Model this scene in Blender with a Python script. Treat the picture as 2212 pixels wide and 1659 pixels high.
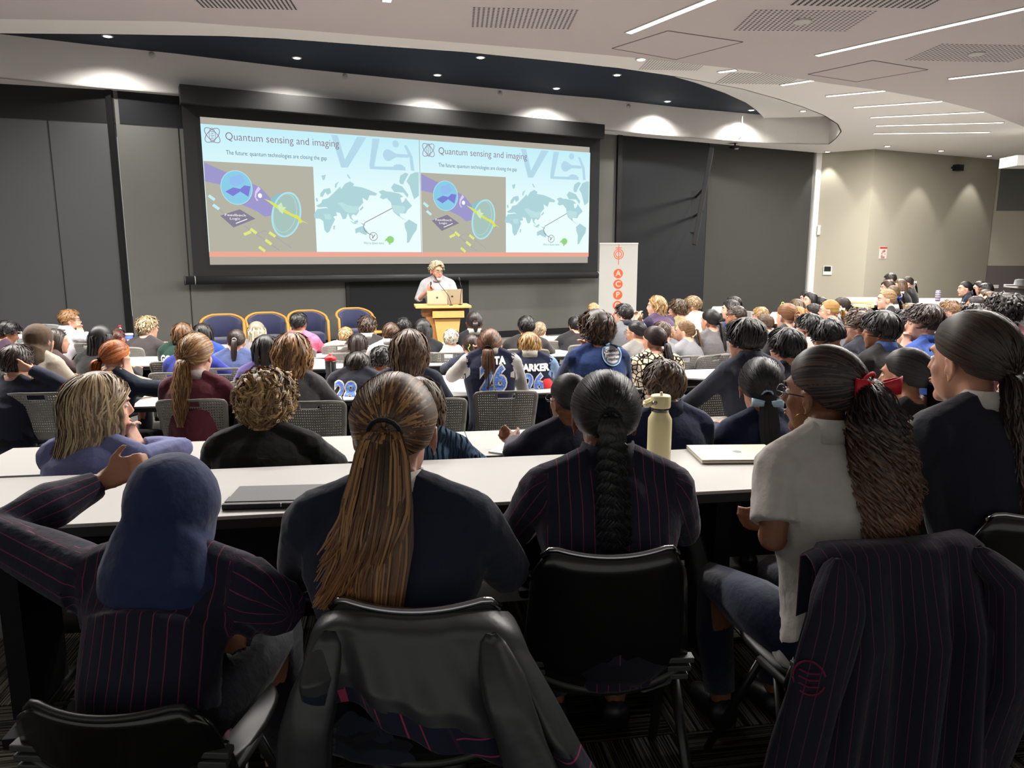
import bpy, bmesh, math, random
import numpy as np
from mathutils import Vector, Matrix, Euler
for _o in list(bpy.data.objects): bpy.data.objects.remove(_o)
SC = bpy.context.scene
COL = SC.collection
random.seed(7)
RNG = np.random.default_rng(11)
R = math.radians
# ---------------------------------------------------------------- camera
CAM_H = 1.76; FPX = 1600.0; PITCH = R(9.8); CX, CY = 1106.0, 829.5
cd = bpy.data.cameras.new('camera'); cam = bpy.data.objects.new('camera', cd); COL.objects.link(cam)
cd.sensor_width = 36.0; cd.lens = 36.0*FPX/2212.0; cd.clip_start = 0.05; cd.clip_end = 200
cam.location = (0, 0, CAM_H); cam.rotation_euler = (R(90)-PITCH, 0, 0)
SC.camera = cam
# ---------------------------------------------------------------- exposure, world
SC.view_settings.view_transform = 'Standard'; SC.view_settings.look = 'None'
SC.view_settings.exposure = 0.0; SC.view_settings.gamma = 1.0; SC.view_settings.use_curve_mapping = False
w = bpy.data.worlds.new('world'); SC.world = w; w.use_nodes = True
w.node_tree.nodes['Background'].inputs[0].default_value = (0.95, 0.93, 0.90, 1)
w.node_tree.nodes['Background'].inputs[1].default_value = 0.58

def ray(px, py):                                   # pixel of the 2212x1659 frame -> direction in the room
    x = (px-CX)/FPX; y = -(py-CY)/FPX
    return (x, math.cos(PITCH)+y*math.sin(PITCH), -math.sin(PITCH)+y*math.cos(PITCH))
def on_z(px, py, z):
    d = ray(px, py); t = (z-CAM_H)/d[2]; return (d[0]*t, d[1]*t)
def at_y(px, py, Y):
    d = ray(px, py); t = Y/d[1]; return (d[0]*t, Y, CAM_H+d[2]*t)
WU = (math.sin(R(62.9)), math.cos(R(62.9))); WN = (WU[1], -WU[0])     # front wall: along, and towards the room
WP = on_z(1240, 720, 0)
def wall_s(px, py, off=0.0):                       # distance along the front wall and height of a pixel on it
    q = (WP[0]+WN[0]*off, WP[1]+WN[1]*off); d = ray(px, py)
    det = -d[0]*WU[1]+WU[0]*d[1]
    t = (-q[0]*WU[1]+WU[0]*q[1])/det; s = (d[0]*q[1]-d[1]*q[0])/det
    return s, CAM_H+d[2]*t
def wall_p(s, z, off=0.0): return Vector((WP[0]+WU[0]*s+WN[0]*off, WP[1]+WU[1]*s+WN[1]*off, z))
WALL_M = Matrix(((WU[0], 0, WN[0], WP[0]), (WU[1], 0, WN[1], WP[1]), (0, 1, 0, 0), (0, 0, 0, 1)))  # local x along, y up, z out

# ---------------------------------------------------------------- lights
def lin(c):
    return tuple((v/255/12.92 if v/255 <= 0.04045 else ((v/255+0.055)/1.055)**2.4) for v in c)
Z1, Z2, Z3 = 4.35, 4.47, 5.12
STRIPS = [((835, 2), (848, -40), Z1), ((1358, 70), (1560, -12), Z1), ((1765, 119), (2225, 14), Z1), ((2050, 169), (2240, 147), Z1),
          ((1553, 155), (1590, 150), Z2), ((1688, 183), (1767, 171), Z2), ((1785, 207), (1912, 195), Z2), ((1845, 231), (2035, 218), Z2),
          ((1881, 253), (2125, 241), Z2), ((1893, 271), (2166, 264), Z2), ((1888, 288), (2136, 285), Z2)]
WARM = (1.0, 0.95, 0.89)
def area_light(name, a, b, z, power, width=0.09):
    l = bpy.data.lights.new(name, 'AREA'); l.shape = 'RECTANGLE'; l.energy = power; l.color = WARM
    L = math.dist(a, b); l.size = L; l.size_y = width
    o = bpy.data.objects.new(name, l); COL.objects.link(o)
    o.location = ((a[0]+b[0])/2, (a[1]+b[1])/2, z); o.rotation_euler = (0, 0, math.atan2(b[1]-a[1], b[0]-a[0]))
    return o
PW = 112.0
for (a, b, z) in STRIPS:
    A = on_z(*a, z); B = on_z(*b, z)
    area_light('strip_light_glow', A, B, z-0.03, PW*math.dist(A, B)*(1.0 if z == Z1 else 0.9))
SPOTS = [(232, 77, Z3, 60, 140), (641, 124, Z3, 60, 140), (945, 161, Z3, 60, 140), (1038, 123, Z3, 60, 140), (1202, 190, Z3, 60, 140),
         (1333, 161, Z3, 60, 140), (1442, 218, Z3, 60, 140), (1623, 237, Z3, 60, 140), (1385, 127, Z2, 50, 120), (1735, 239, 5.05, 50, 130),
         (1788, 327, Z2, 26, 70), (1917, 315, Z2, 26, 70), (2033, 325, Z2, 26, 70), (2137, 336, Z2, 26, 70)]
SPOT_POS = []
for (px, py, z, pw, cone) in SPOTS:
    x, y = on_z(px, py, z); SPOT_POS.append((x, y, z))
    l = bpy.data.lights.new('downlight_glow', 'SPOT'); l.energy = pw*(4.2 if z > 4.6 else 4.0); l.color = WARM; l.spot_size = R(cone); l.spot_blend = 0.9 if z > 4.6 else 0.4; l.shadow_soft_size = 0.05
    o = bpy.data.objects.new('downlight_glow', l); COL.objects.link(o); o.location = (x, y, z-0.04)
# extra unseen lamps added as fill over the hall, just behind the frame's top edge
for (x, y, L) in [(-6.5, 6.2, 3.0), (-3.6, 6.4, 3.0), (-0.6, 6.8, 3.0), (6.5, 6.0, 3.0), (3.2, 5.2, 3.0)]:
    area_light('strip_light_glow', (x-L*0.5, y-0.4), (x+L*0.5, y+0.4), Z1-0.03, PW*L)

# ---------------------------------------------------------------- materials
_M = {}
def mat(name, col, rough=0.6, spec=0.4, metal=0.0, bump=0.0, bscale=60.0, emit=None, estr=1.0, noise=0.0, nscale=8.0, sheen=0.0, trans=0.0, coat=0.0, alpha=1.0):
    if name in _M: return _M[name]
    m = bpy.data.materials.new(name); m.use_nodes = True; nt = m.node_tree; b = nt.nodes['Principled BSDF']
    c = lin(col) if max(col) > 1.0 else col
    b.inputs['Base Color'].default_value = (*c, 1); b.inputs['Roughness'].default_value = rough
    b.inputs['Specular IOR Level'].default_value = spec; b.inputs['Metallic'].default_value = metal
    b.inputs['Sheen Weight'].default_value = sheen; b.inputs['Transmission Weight'].default_value = trans
    b.inputs['Coat Weight'].default_value = coat; b.inputs['Alpha'].default_value = alpha
    if emit is not None:
        e = lin(emit) if max(emit) > 1.0 else emit
        b.inputs['Emission Color'].default_value = (*e, 1); b.inputs['Emission Strength'].default_value = estr
    tc = None
    if noise > 0 or bump > 0:
        tc = nt.nodes.new('ShaderNodeTexCoord')
    if noise > 0:
        n = nt.nodes.new('ShaderNodeTexNoise'); n.inputs['Scale'].default_value = nscale; n.inputs['Detail'].default_value = 5
        nt.links.new(tc.outputs['Object'], n.inputs['Vector'])
        mx = nt.nodes.new('ShaderNodeMix'); mx.data_type = 'RGBA'; mx.blend_type = 'MULTIPLY'; mx.inputs[0].default_value = 1.0
        mr = nt.nodes.new('ShaderNodeMapRange'); mr.inputs[3].default_value = 1-noise; mr.inputs[4].default_value = 1+noise
        nt.links.new(n.outputs['Fac'], mr.inputs[0]); mx.inputs[6].default_value = (*c, 1)
        nt.links.new(mr.outputs[0], mx.inputs[7]); nt.links.new(mx.outputs[2], b.inputs['Base Color'])
    if bump > 0:
        n2 = nt.nodes.new('ShaderNodeTexNoise'); n2.inputs['Scale'].default_value = bscale; n2.inputs['Detail'].default_value = 4
        nt.links.new(tc.outputs['Object'], n2.inputs['Vector'])
        bp = nt.nodes.new('ShaderNodeBump'); bp.inputs['Strength'].default_value = bump; bp.inputs['Distance'].default_value = 0.01
        nt.links.new(n2.outputs['Fac'], bp.inputs['Height']); nt.links.new(bp.outputs['Normal'], b.inputs['Normal'])
    _M[name] = m; return m
def cloth(col, rough=0.85):
    col = tuple(v*(1-0.16*min(1.0, v/200)) for v in col)
    return mat('cloth_%d_%d_%d' % tuple(int(v) for v in col), col, rough=rough, spec=0.15, bump=0.35, bscale=28, noise=0.12, nscale=30, sheen=0.15)
def stripe_mat(name, base, line, period=0.034, width=0.07, attr='st', wob=0.0):
    if name in _M: return _M[name]
    m = mat(name, base, rough=0.85, spec=0.15, bump=0.3, bscale=35, sheen=0.1); nt = m.node_tree; b = nt.nodes['Principled BSDF']
    a = nt.nodes.new('ShaderNodeAttribute'); a.attribute_name = attr
    d = nt.nodes.new('ShaderNodeMath'); d.operation = 'MULTIPLY'; d.inputs[1].default_value = 1/period; nt.links.new(a.outputs['Fac'], d.inputs[0])
    f = nt.nodes.new('ShaderNodeMath'); f.operation = 'FRACT'; nt.links.new(d.outputs[0], f.inputs[0])
    l = nt.nodes.new('ShaderNodeMath'); l.operation = 'LESS_THAN'; l.inputs[1].default_value = width; nt.links.new(f.outputs[0], l.inputs[0])
    mx = nt.nodes.new('ShaderNodeMix'); mx.data_type = 'RGBA'; mx.inputs[6].default_value = (*lin(base), 1); mx.inputs[7].default_value = (*lin(line), 1)
    nt.links.new(l.outputs[0], mx.inputs[0]); nt.links.new(mx.outputs[2], b.inputs['Base Color']); return m
def pattern_mat(name, cols, scale=40, kind='voronoi'):
    if name in _M: return _M[name]
    m = mat(name, cols[0], rough=0.85, spec=0.15, bump=0.3, bscale=28); nt = m.node_tree; b = nt.nodes['Principled BSDF']
    tc = nt.nodes.new('ShaderNodeTexCoord')
    cr = nt.nodes.new('ShaderNodeValToRGB'); cr.color_ramp.interpolation = 'CONSTANT'
    if kind == 'voronoi':
        v = nt.nodes.new('ShaderNodeTexVoronoi'); v.feature = 'DISTANCE_TO_EDGE'; v.inputs['Scale'].default_value = scale; out = v.outputs['Distance']
    elif kind == 'noise':
        v = nt.nodes.new('ShaderNodeTexNoise'); v.inputs['Scale'].default_value = scale; out = v.outputs['Fac']
    else:
        v = nt.nodes.new('ShaderNodeTexChecker'); v.inputs['Scale'].default_value = scale; out = v.outputs['Fac']
    nt.links.new(tc.outputs['Object'], v.inputs['Vector']); nt.links.new(out, cr.inputs[0])
    n = len(cols); el = cr.color_ramp.elements
    pos = {'voronoi': [0, 0.09, 0.2, 0.33], 'noise': [0, 0.5, 0.58, 0.64], 'checker': [0, 0.5, 0.7, 0.9]}[kind]
    while len(el) < n: el.new(0.5)
    for i in range(n): el[i].position = pos[i]; el[i].color = (*lin(cols[i]), 1)
    nt.links.new(cr.outputs[0], b.inputs['Base Color']); return m
def hair_mat(name, gloss=0.44, spec=0.42):
    if name in _M: return _M[name]
    m = bpy.data.materials.new(name); m.use_nodes = True; nt = m.node_tree; b = nt.nodes['Principled BSDF']
    a = nt.nodes.new('ShaderNodeAttribute'); a.attribute_name = 'hc'
    nt.links.new(a.outputs['Color'], b.inputs['Base Color']); b.inputs['Roughness'].default_value = gloss
    b.inputs['Specular IOR Level'].default_value = spec
    _M[name] = m; return m
HAIR = hair_mat('hair')
SKINS = {'pale': (212, 166, 144), 'fair': (192, 142, 118), 'tan': (164, 114, 86), 'olive': (188, 140, 106), 'brown': (118, 76, 52), 'dark': (72, 46, 34)}
def skin(k): return mat('skin_'+k, SKINS[k], rough=0.5, spec=0.35, noise=0.06, nscale=30, bump=0.05, bscale=120)

# ---------------------------------------------------------------- object helpers
def link(name, me, parent=None, m=None, loc=None, rot=None, smooth=False):
    o = bpy.data.objects.new(name, me); COL.objects.link(o)
    if parent is not None: o.parent = parent
    if m is not None and me is not None:
        for q in (m if isinstance(m, (list, tuple)) else [m]): me.materials.append(q)
    if loc is not None: o.location = loc
    if rot is not None: o.rotation_euler = rot
    if smooth and me is not None: me.polygons.foreach_set('use_smooth', [True]*len(me.polygons))
    return o
def thing(name, label, cat, loc=(0, 0, 0), rz=0.0, group=None):
    o = bpy.data.objects.new(name, None); COL.objects.link(o); o.empty_display_size = 0.1
    o.location = loc; o.rotation_euler = (0, 0, rz); tag(o, label, cat, group); return o
def tag(o, label, cat, group=None):
    o['label'] = label; o['category'] = cat
    if group: o['group'] = group
    return o
def struct(o): o['kind'] = 'structure'; return o
def me_np(name, V, Fc):
    me = bpy.data.meshes.new(name)
    me.from_pydata([tuple(v) for v in V], [], [tuple(int(i) for i in f) for f in Fc]); me.update(); return me
class G:                                            # geometry collector
    def __init__(s): s.V = []; s.F = []; s.mi = []; s.m = 0
    def add(s, V, Fc, M=None):
        b = len(s.V)
        for v in V:
            v = Vector(v); s.V.append(tuple(M @ v) if M is not None else tuple(v))
        for f in Fc: s.F.append(tuple(i+b for i in f)); s.mi.append(s.m)
        return s
    def box(s, c, d, M=None, bev=0.0):
        x, y, z = d[0]/2, d[1]/2, d[2]/2
        if bev <= 0:
            V = [(c[0]+i*x, c[1]+j*y, c[2]+k*z) for i in (-1, 1) for j in (-1, 1) for k in (-1, 1)]
            return s.add(V, [(0, 1, 3, 2), (4, 6, 7, 5), (0, 4, 5, 1), (2, 3, 7, 6), (0, 2, 6, 4), (1, 5, 7, 3)], M)
        bm = bmesh.new(); bmesh.ops.create_cube(bm, size=1)
        for v in bm.verts: v.co = Vector((v.co.x*d[0]+c[0], v.co.y*d[1]+c[1], v.co.z*d[2]+c[2]))
        bmesh.ops.bevel(bm, geom=bm.edges[:]+bm.verts[:], offset=bev, segments=2, affect='EDGES', profile=0.6)
        bm.verts.index_update(); V = [v.co[:] for v in bm.verts]; Fc = [[v.index for v in f.verts] for f in bm.faces]; bm.free()
        return s.add(V, Fc, M)
    def tube(s, pts, rad, n=8, M=None, cap=True, flat=None):
        P = np.array(pts, float); m = len(P)
        rad = [rad]*m if not hasattr(rad, '__len__') else rad
        T = np.gradient(P, axis=0); T /= np.linalg.norm(T, axis=1)[:, None]+1e-12
        up = np.array([0, 0, 1.0]) if abs(T[0][2]) < 0.9 else np.array([0, 1.0, 0]); V = []
        for i in range(m):
            u = np.cross(up, T[i]); u /= np.linalg.norm(u)+1e-12; v = np.cross(T[i], u); up = v
            rx, ry = (rad[i], rad[i]) if not hasattr(rad[i], '__len__') else rad[i]
            for k in range(n):
                a = 2*math.pi*k/n; V.append(P[i]+u*rx*math.cos(a)+v*ry*math.sin(a))
        Fc = [(i*n+k, i*n+(k+1) % n, (i+1)*n+(k+1) % n, (i+1)*n+k) for i in range(m-1) for k in range(n)]
        if cap: Fc += [tuple(range(n-1, -1, -1)), tuple(range((m-1)*n, m*n))]
        return s.add(V, Fc, M)
    def lathe(s, prof, n=20, M=None):
        V = []; m = len(prof)
        for (r, z) in prof:
            for k in range(n):
                a = 2*math.pi*k/n; V.append((r*math.cos(a), r*math.sin(a), z))
        Fc = [(i*n+k, i*n+(k+1) % n, (i+1)*n+(k+1) % n, (i+1)*n+k) for i in range(m-1) for k in range(n)]
        Fc += [tuple(range(n-1, -1, -1)), tuple(range((m-1)*n, m*n))]
        return s.add(V, Fc, M)
    def ell(s, c, r, n=10, M=None, rot=None):
        V = []; m = max(5, n*2//3)
        Rm = Euler(rot).to_matrix() if rot else None
        for i in range(1, m):
            p = math.pi*i/m
            for k in range(n):
                a = 2*math.pi*k/n; q = Vector((r[0]*math.sin(p)*math.cos(a), r[1]*math.sin(p)*math.sin(a), r[2]*math.cos(p)))
                if Rm: q = Rm @ q
                V.append((c[0]+q.x, c[1]+q.y, c[2]+q.z))
        Fc = [(i*n+k, (i+1)*n+k, (i+1)*n+(k+1) % n, i*n+(k+1) % n) for i in range(m-2) for k in range(n)]
        t = Vector((0, 0, r[2]));  t = Rm @ t if Rm else t
        V += [(c[0]+t.x, c[1]+t.y, c[2]+t.z), (c[0]-t.x, c[1]-t.y, c[2]-t.z)]; T0 = len(V)-2
        Fc += [(T0, k, (k+1) % n) for k in range(n)]+[(T0+1, (m-2)*n+(k+1) % n, (m-2)*n+k) for k in range(n)]
        return s.add(V, Fc, M)
    def prism(s, poly, z0, z1, M=None):               # polygon extruded in z
        n = len(poly); V = [(p[0], p[1], z0) for p in poly]+[(p[0], p[1], z1) for p in poly]
        Fc = [tuple(range(n-1, -1, -1)), tuple(range(n, 2*n))]+[(i, (i+1) % n, n+(i+1) % n, n+i) for i in range(n)]
        return s.add(V, Fc, M)
    def mesh(s, name):
        me = bpy.data.meshes.new(name); me.from_pydata(s.V, [], s.F); me.update()
        if any(s.mi): me.polygons.foreach_set('material_index', s.mi)
        return me
    def obj(s, name, m=None, parent=None, smooth=False, bevel=0.0):
        o = link(name, s.mesh(name), parent, m, smooth=smooth)
        if bevel > 0:
            b = o.modifiers.new('b', 'BEVEL'); b.width = bevel; b.segments = 2; b.limit_method = 'ANGLE'
        return o
def text_mesh(txt, size, bold=0.0, extrude=0.0, align='CENTER', sx=1.0, res=3):
    cu = bpy.data.curves.new('t', 'FONT'); cu.body = txt; cu.size = size; cu.align_x = align; cu.align_y = 'CENTER'
    cu.offset = bold; cu.extrude = extrude; cu.resolution_u = res
    o = bpy.data.objects.new('t', cu); COL.objects.link(o)
    me = bpy.data.meshes.new_from_object(o.evaluated_get(bpy.context.evaluated_depsgraph_get()))
    bpy.data.objects.remove(o)
    if sx != 1.0:
        for v in me.vertices: v.co.x *= sx
    me.materials.clear(); return me
def copy_tree(o, parent=None):
    c = o.copy(); COL.objects.link(c); c.parent = parent
    for ch in list(o.children): copy_tree(ch, c)
    return c
# ================================================================ the room
M_L1 = mat('ceiling_shaded_plaster', (206, 199, 200), rough=0.9, spec=0.1, bump=0.03, bscale=300)  # lower ceiling's weaker light is put into this darker, mauve tone
M_L2 = mat('ceiling_white_plaster', (246, 243, 240), rough=0.9, spec=0.1, bump=0.03, bscale=300)
M_DK = mat('ceiling_recess_paint', (42, 50, 62), rough=0.8, spec=0.2)
M_WG = mat('wall_grey_fabric', (108, 108, 104), rough=0.75, spec=0.25, bump=0.05, bscale=200, noise=0.04, nscale=2)
M_WG2 = mat('wall_grey_paint_far', (92, 92, 88), rough=0.8, spec=0.2, noise=0.05, nscale=2)
M_BF = mat('folding_wall_laminate', (84, 85, 88), rough=0.45, spec=0.4, noise=0.05, nscale=1.5)
M_DP = mat('dark_panel', (24, 27, 31), rough=0.6, spec=0.3)
M_CR = mat('wall_cream_paint', (156, 151, 137), rough=0.85, spec=0.15, bump=0.04, bscale=200)
M_BK = mat('black_trim', (18, 19, 21), rough=0.5, spec=0.4)
def strip_wall(name, pts, z0, z1, m, parent=None, thick=0.08, back=1):
    g = G(); n = len(pts); P = [Vector((p[0], p[1], 0)) for p in pts]; Q = []
    for i in range(n):
        t = (P[min(i+1, n-1)]-P[max(i-1, 0)]).normalized(); Q.append(P[i]+Vector((-t.y, t.x, 0))*thick*back)
    for i in range(n-1):
        a, b, c, d = P[i], P[i+1], Q[i+1], Q[i]
        V = [(p.x, p.y, z) for z in (z0, z1) for p in (a, b, c, d)]
        g.add(V, [(0, 1, 5, 4), (1, 2, 6, 5), (2, 3, 7, 6), (3, 0, 4, 7), (3, 2, 1, 0), (4, 5, 6, 7)])
    return g.obj(name, m, parent)
def flat_poly(name, loops, z, m, thick=0.03, parent=None):
    bm = bmesh.new(); ed = []
    for lp in loops:
        vs = [bm.verts.new((p[0], p[1], z)) for p in lp]
        ed += [bm.edges.new((vs[i], vs[(i+1) % len(vs)])) for i in range(len(vs))]
    bmesh.ops.triangle_fill(bm, use_beauty=True, use_dissolve=False, edges=ed)
    r = bmesh.ops.extrude_face_region(bm, geom=bm.faces[:])
    for v in [v for v in r['geom'] if isinstance(v, bmesh.types.BMVert)]: v.co.z += thick
    bmesh.ops.recalc_face_normals(bm, faces=bm.faces[:])
    me = bpy.data.meshes.new(name); bm.to_mesh(me); bm.free(); return link(name, me, parent, m)
WS = lambda px, py, off=0.0: wall_s(px, py, off)[0]
sL = WS(262, 400); sR = WS(1768, 333)
WL = wall_p(sL, 0); WRt = wall_p(sR, 0)
BD = Vector((math.sin(R(73)), math.cos(R(73)), 0)); BL_ = WL-BD*9.5
RC1 = on_z(1890, 322, Z2); RC2 = on_z(2157, 345, Z2)
r1 = (WRt.x+0.03, WRt.y+0.05)
struct(strip_wall('wall_front', [WL[:2], WRt[:2]], 0, Z3+0.3, M_WG))
struct(strip_wall('wall_left_folding', [BL_[:2], (WL-BD*0.02)[:2]], 0, Z3+0.3, M_BF))
struct(strip_wall('wall_left', [(BL_.x, -4.2), BL_[:2]], 0, Z3+0.3, M_WG2))
struct(strip_wall('wall_right_facet', [r1, RC1], 0, Z2+0.02, M_CR))
struct(strip_wall('wall_right_cream', [RC1, RC2], 0, Z2+0.02, M_CR))
RX = 21.0
struct(strip_wall('wall_right_end', [(RC2[0], RC2[1]+0.05), (RX, RC2[1]+0.05)], 0, Z3, M_CR))
struct(strip_wall('wall_right', [(RX, RC2[1]), (RX, -4.2)], 0, Z3, M_WG2))
# panels applied on the end wall at the far right: dark upper band and grey-purple lower band
def endwall(name, px0, py0, px1, py1, m, th=0.02):
    Y = RC2[1]+0.05
    a = at_y(px0, py0, Y); b = at_y(px1, py1, Y)
    g = G(); g.box(((a[0]+b[0])/2, Y-th/2-0.002, (a[2]+b[2])/2), (abs(b[0]-a[0]), th, abs(b[2]-a[2]))); return struct(g.obj(name, m))
endwall('trim_dark_panel_upper', 2152, 455, 2560, 335, M_WG2)
endwall('trim_purple_panel_lower', 2130, 574, 2560, 690, mat('purple_grey_laminate', (98, 90, 90), rough=0.6))
g = G(); g.box((0, 0, 0), (0.16, 0.02, 0.10), bev=0.004)
o = g.obj('wall_socket', mat('white_plastic', (215, 212, 205), rough=0.4)); p = at_y(2151, 619, RC2[1]+0.0); o.location = p
tag(o, 'white wall socket on the purple-grey panel by the far counter', 'socket')
# floor and two low tiers
floor_m = mat('carpet_base', (34, 33, 32), rough=0.95, spec=0.05, noise=0.5, nscale=60)
g = G(); g.add([(BL_.x, -4.2, 0), (RX, -4.2, 0), (RX, RC2[1]+0.1, 0), (BL_.x, RC2[1]+0.1, 0)], [(0, 1, 2, 3)])
struct(g.obj('floor', mat('carpet_grey', (126, 124, 120), rough=0.95, spec=0.05, noise=0.4, nscale=25)))
RD = Vector((math.cos(R(9)), math.sin(R(9)), 0)); RNm = Vector((-math.sin(R(9)), math.cos(R(9)), 0))   # row A: along and forward
TA, TB = 0.24, 0.10
def tier(name, f0, f1, z, m):
    c = [RD*(-14)+RNm*f0, RD*22+RNm*f0, RD*22+RNm*f1, RD*(-14)+RNm*f1]
    g = G(); g.prism([(max(BL_.x, min(RX, p.x)), max(-4.2, p.y)) for p in c], 0.001, z); return struct(g.obj(name, m))
tier('floor_tier_upper', -6, 2.9, TA, floor_m); tier('floor_tier_middle', 2.9, 4.15, TB, floor_m)
def tier_z(x, y):
    f = x*RNm.x+y*RNm.y
    return TA if f < 2.9 else (TB if f < 4.15 else 0.0)
# carpet planks of the nearest tier
def carpet_mat():
    m = mat('carpet_plank', (60, 58, 56), rough=0.97, spec=0.03); nt = m.node_tree; b = nt.nodes['Principled BSDF']
    tc = nt.nodes.new('ShaderNodeTexCoord'); mp = nt.nodes.new('ShaderNodeMapping'); mp.inputs['Scale'].default_value = (0.06, 5.5, 1)
    oi = nt.nodes.new('ShaderNodeObjectInfo'); ad = nt.nodes.new('ShaderNodeVectorMath'); ad.operation = 'ADD'
    nt.links.new(tc.outputs['Object'], mp.inputs[0]); nt.links.new(mp.outputs[0], ad.inputs[0]); nt.links.new(oi.outputs['Random'], ad.inputs[1])
    n = nt.nodes.new('ShaderNodeTexNoise'); n.inputs['Scale'].default_value = 28; n.inputs['Detail'].default_value = 3
    nt.links.new(ad.outputs[0], n.inputs['Vector'])
    w_ = nt.nodes.new('ShaderNodeTexNoise'); w_.inputs['Scale'].default_value = 300; nt.links.new(tc.outputs['Object'], w_.inputs['Vector'])
    cr = nt.nodes.new('ShaderNodeValToRGB'); e = cr.color_ramp.elements
    e[0].position = 0.42; e[0].color = (*lin((22, 21, 20)), 1); e[1].position = 0.60; e[1].color = (*lin((92, 88, 78)), 1)
    nt.links.new(n.outputs['Fac'], cr.inputs[0])
    hs = nt.nodes.new('ShaderNodeMapRange'); hs.inputs[3].default_value = 0.35; hs.inputs[4].default_value = 1.15; nt.links.new(oi.outputs['Random'], hs.inputs[0])
    mx = nt.nodes.new('ShaderNodeMix'); mx.data_type = 'RGBA'; mx.blend_type = 'MULTIPLY'; mx.inputs[0].default_value = 1
    nt.links.new(cr.outputs[0], mx.inputs[6]); nt.links.new(hs.outputs[0], mx.inputs[7]); nt.links.new(mx.outputs[2], b.inputs['Base Color'])
    bp = nt.nodes.new('ShaderNodeBump'); bp.inputs['Strength'].default_value = 0.6; bp.inputs['Distance'].default_value = 0.004
    nt.links.new(w_.outputs['Fac'], bp.inputs['Height']); nt.links.new(bp.outputs['Normal'], b.inputs['Normal']); return m
gp = G(); gp.box((0, 0, 0), (0.494, 0.244, 0.006), bev=0.0015); plank_me = gp.mesh('carpet_plank'); plank_me.materials.append(carpet_mat())
tierA = bpy.data.objects['floor_tier_upper']
for i in range(-5, 6):
    for j in range(-1, 7):
        k = (i+j) % 2; c = RD*(i*0.5+0.1)+RNm*(j*0.5-0.2)
        for q in range(2):
            off = (RNm if k == 0 else RD)*(0.125 if q else -0.125); pz = c+off
            if pz.y < -0.3: continue
            o = link('carpet_plank', plank_me, tierA, loc=(pz.x, pz.y, TA+0.003), rot=(0, 0, R(9)+(0 if k == 0 else math.pi/2)))
# ---- ceilings
L1c = [on_z(*p, Z1) for p in [(-700, 60), (-300, 40), (0, 41), (200, 44), (380, 46), (651, 65), (900, 85), (1200, 109), (1383, 126), (1593, 149), (1795, 181), (1914, 197), (2037, 219), (2129, 242), (2212, 274), (2260, 300)]]
L1c = L1c+[(RX, L1c[-1][1]+1.5)]
L1c[0] = (BL_.x, L1c[0][1])
struct(flat_poly('ceiling_lower', [[(p[0], p[1]) for p in L1c]+[(RX, -4.2), (BL_.x, -4.2)]], Z1, M_L1, Z2-Z1-0.004))
face = [(-13.0, 10.3), (-10.0, 11.35)]+[on_z(*p, Z2) for p in [(0, 169), (190, 187), (380, 203), (651, 229), (930, 252), (1200, 274), (1291, 280), (1480, 297), (1650, 309)]]
f2 = [on_z(*p, Z2) for p in [(1720, 311), (1790, 312)]]
lip = [on_z(*p, Z2) for p in [(1805, 299), (1816, 284), (1808, 268), (1780, 250), (1740, 234), (1680, 214), (1600, 192), (1474, 168), (1337, 148), (1200, 133), (1000, 113), (814, 100), (600, 84), (488, 79), (250, 75), (0, 73), (-200, 76)]]+[(-11.5, 10.2)]
hole = face+f2+lip
struct(flat_poly('ceiling_upper', [[(BL_.x, 4.0), (RX, 8.0), (RX, RC2[1]+0.06), RC2, RC1, r1, WRt[:2], WL[:2], (BL_.x, BL_.y+0.05)], hole], Z2, M_L2, 0.02))
struct(strip_wall('ceiling_bulkhead', face+f2+lip[:3], Z2, Z3, M_L2, thick=0.02))
struct(strip_wall('ceiling_recess_edge', lip[2:], Z2, Z3, M_L2, thick=0.02))
Dc = [on_z(*p, 5.05) for p in [(1100, 100), (1200, 115), (1337, 135), (1420, 155), (1500, 178), (1566, 201), (1612, 222), (1634, 238), (1646, 250), (1650, 255)]]
struct(flat_poly('ceiling_recess_white', [Dc+[on_z(1700, 254, 5.05), on_z(1800, 251, 5.05), (9.5, 17.5), (7.0, 12.5), (3, 10.5), (1, 10)]], 5.05, M_L2, 0.03))
g = G(); g.add([(BL_.x, 6, Z3), (RX, 6, Z3), (RX, RC2[1]+0.2, Z3), (BL_.x, RC2[1]+0.2, Z3)], [(3, 2, 1, 0)])
struct(g.obj('ceiling_recess_dark', M_DK))
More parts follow.
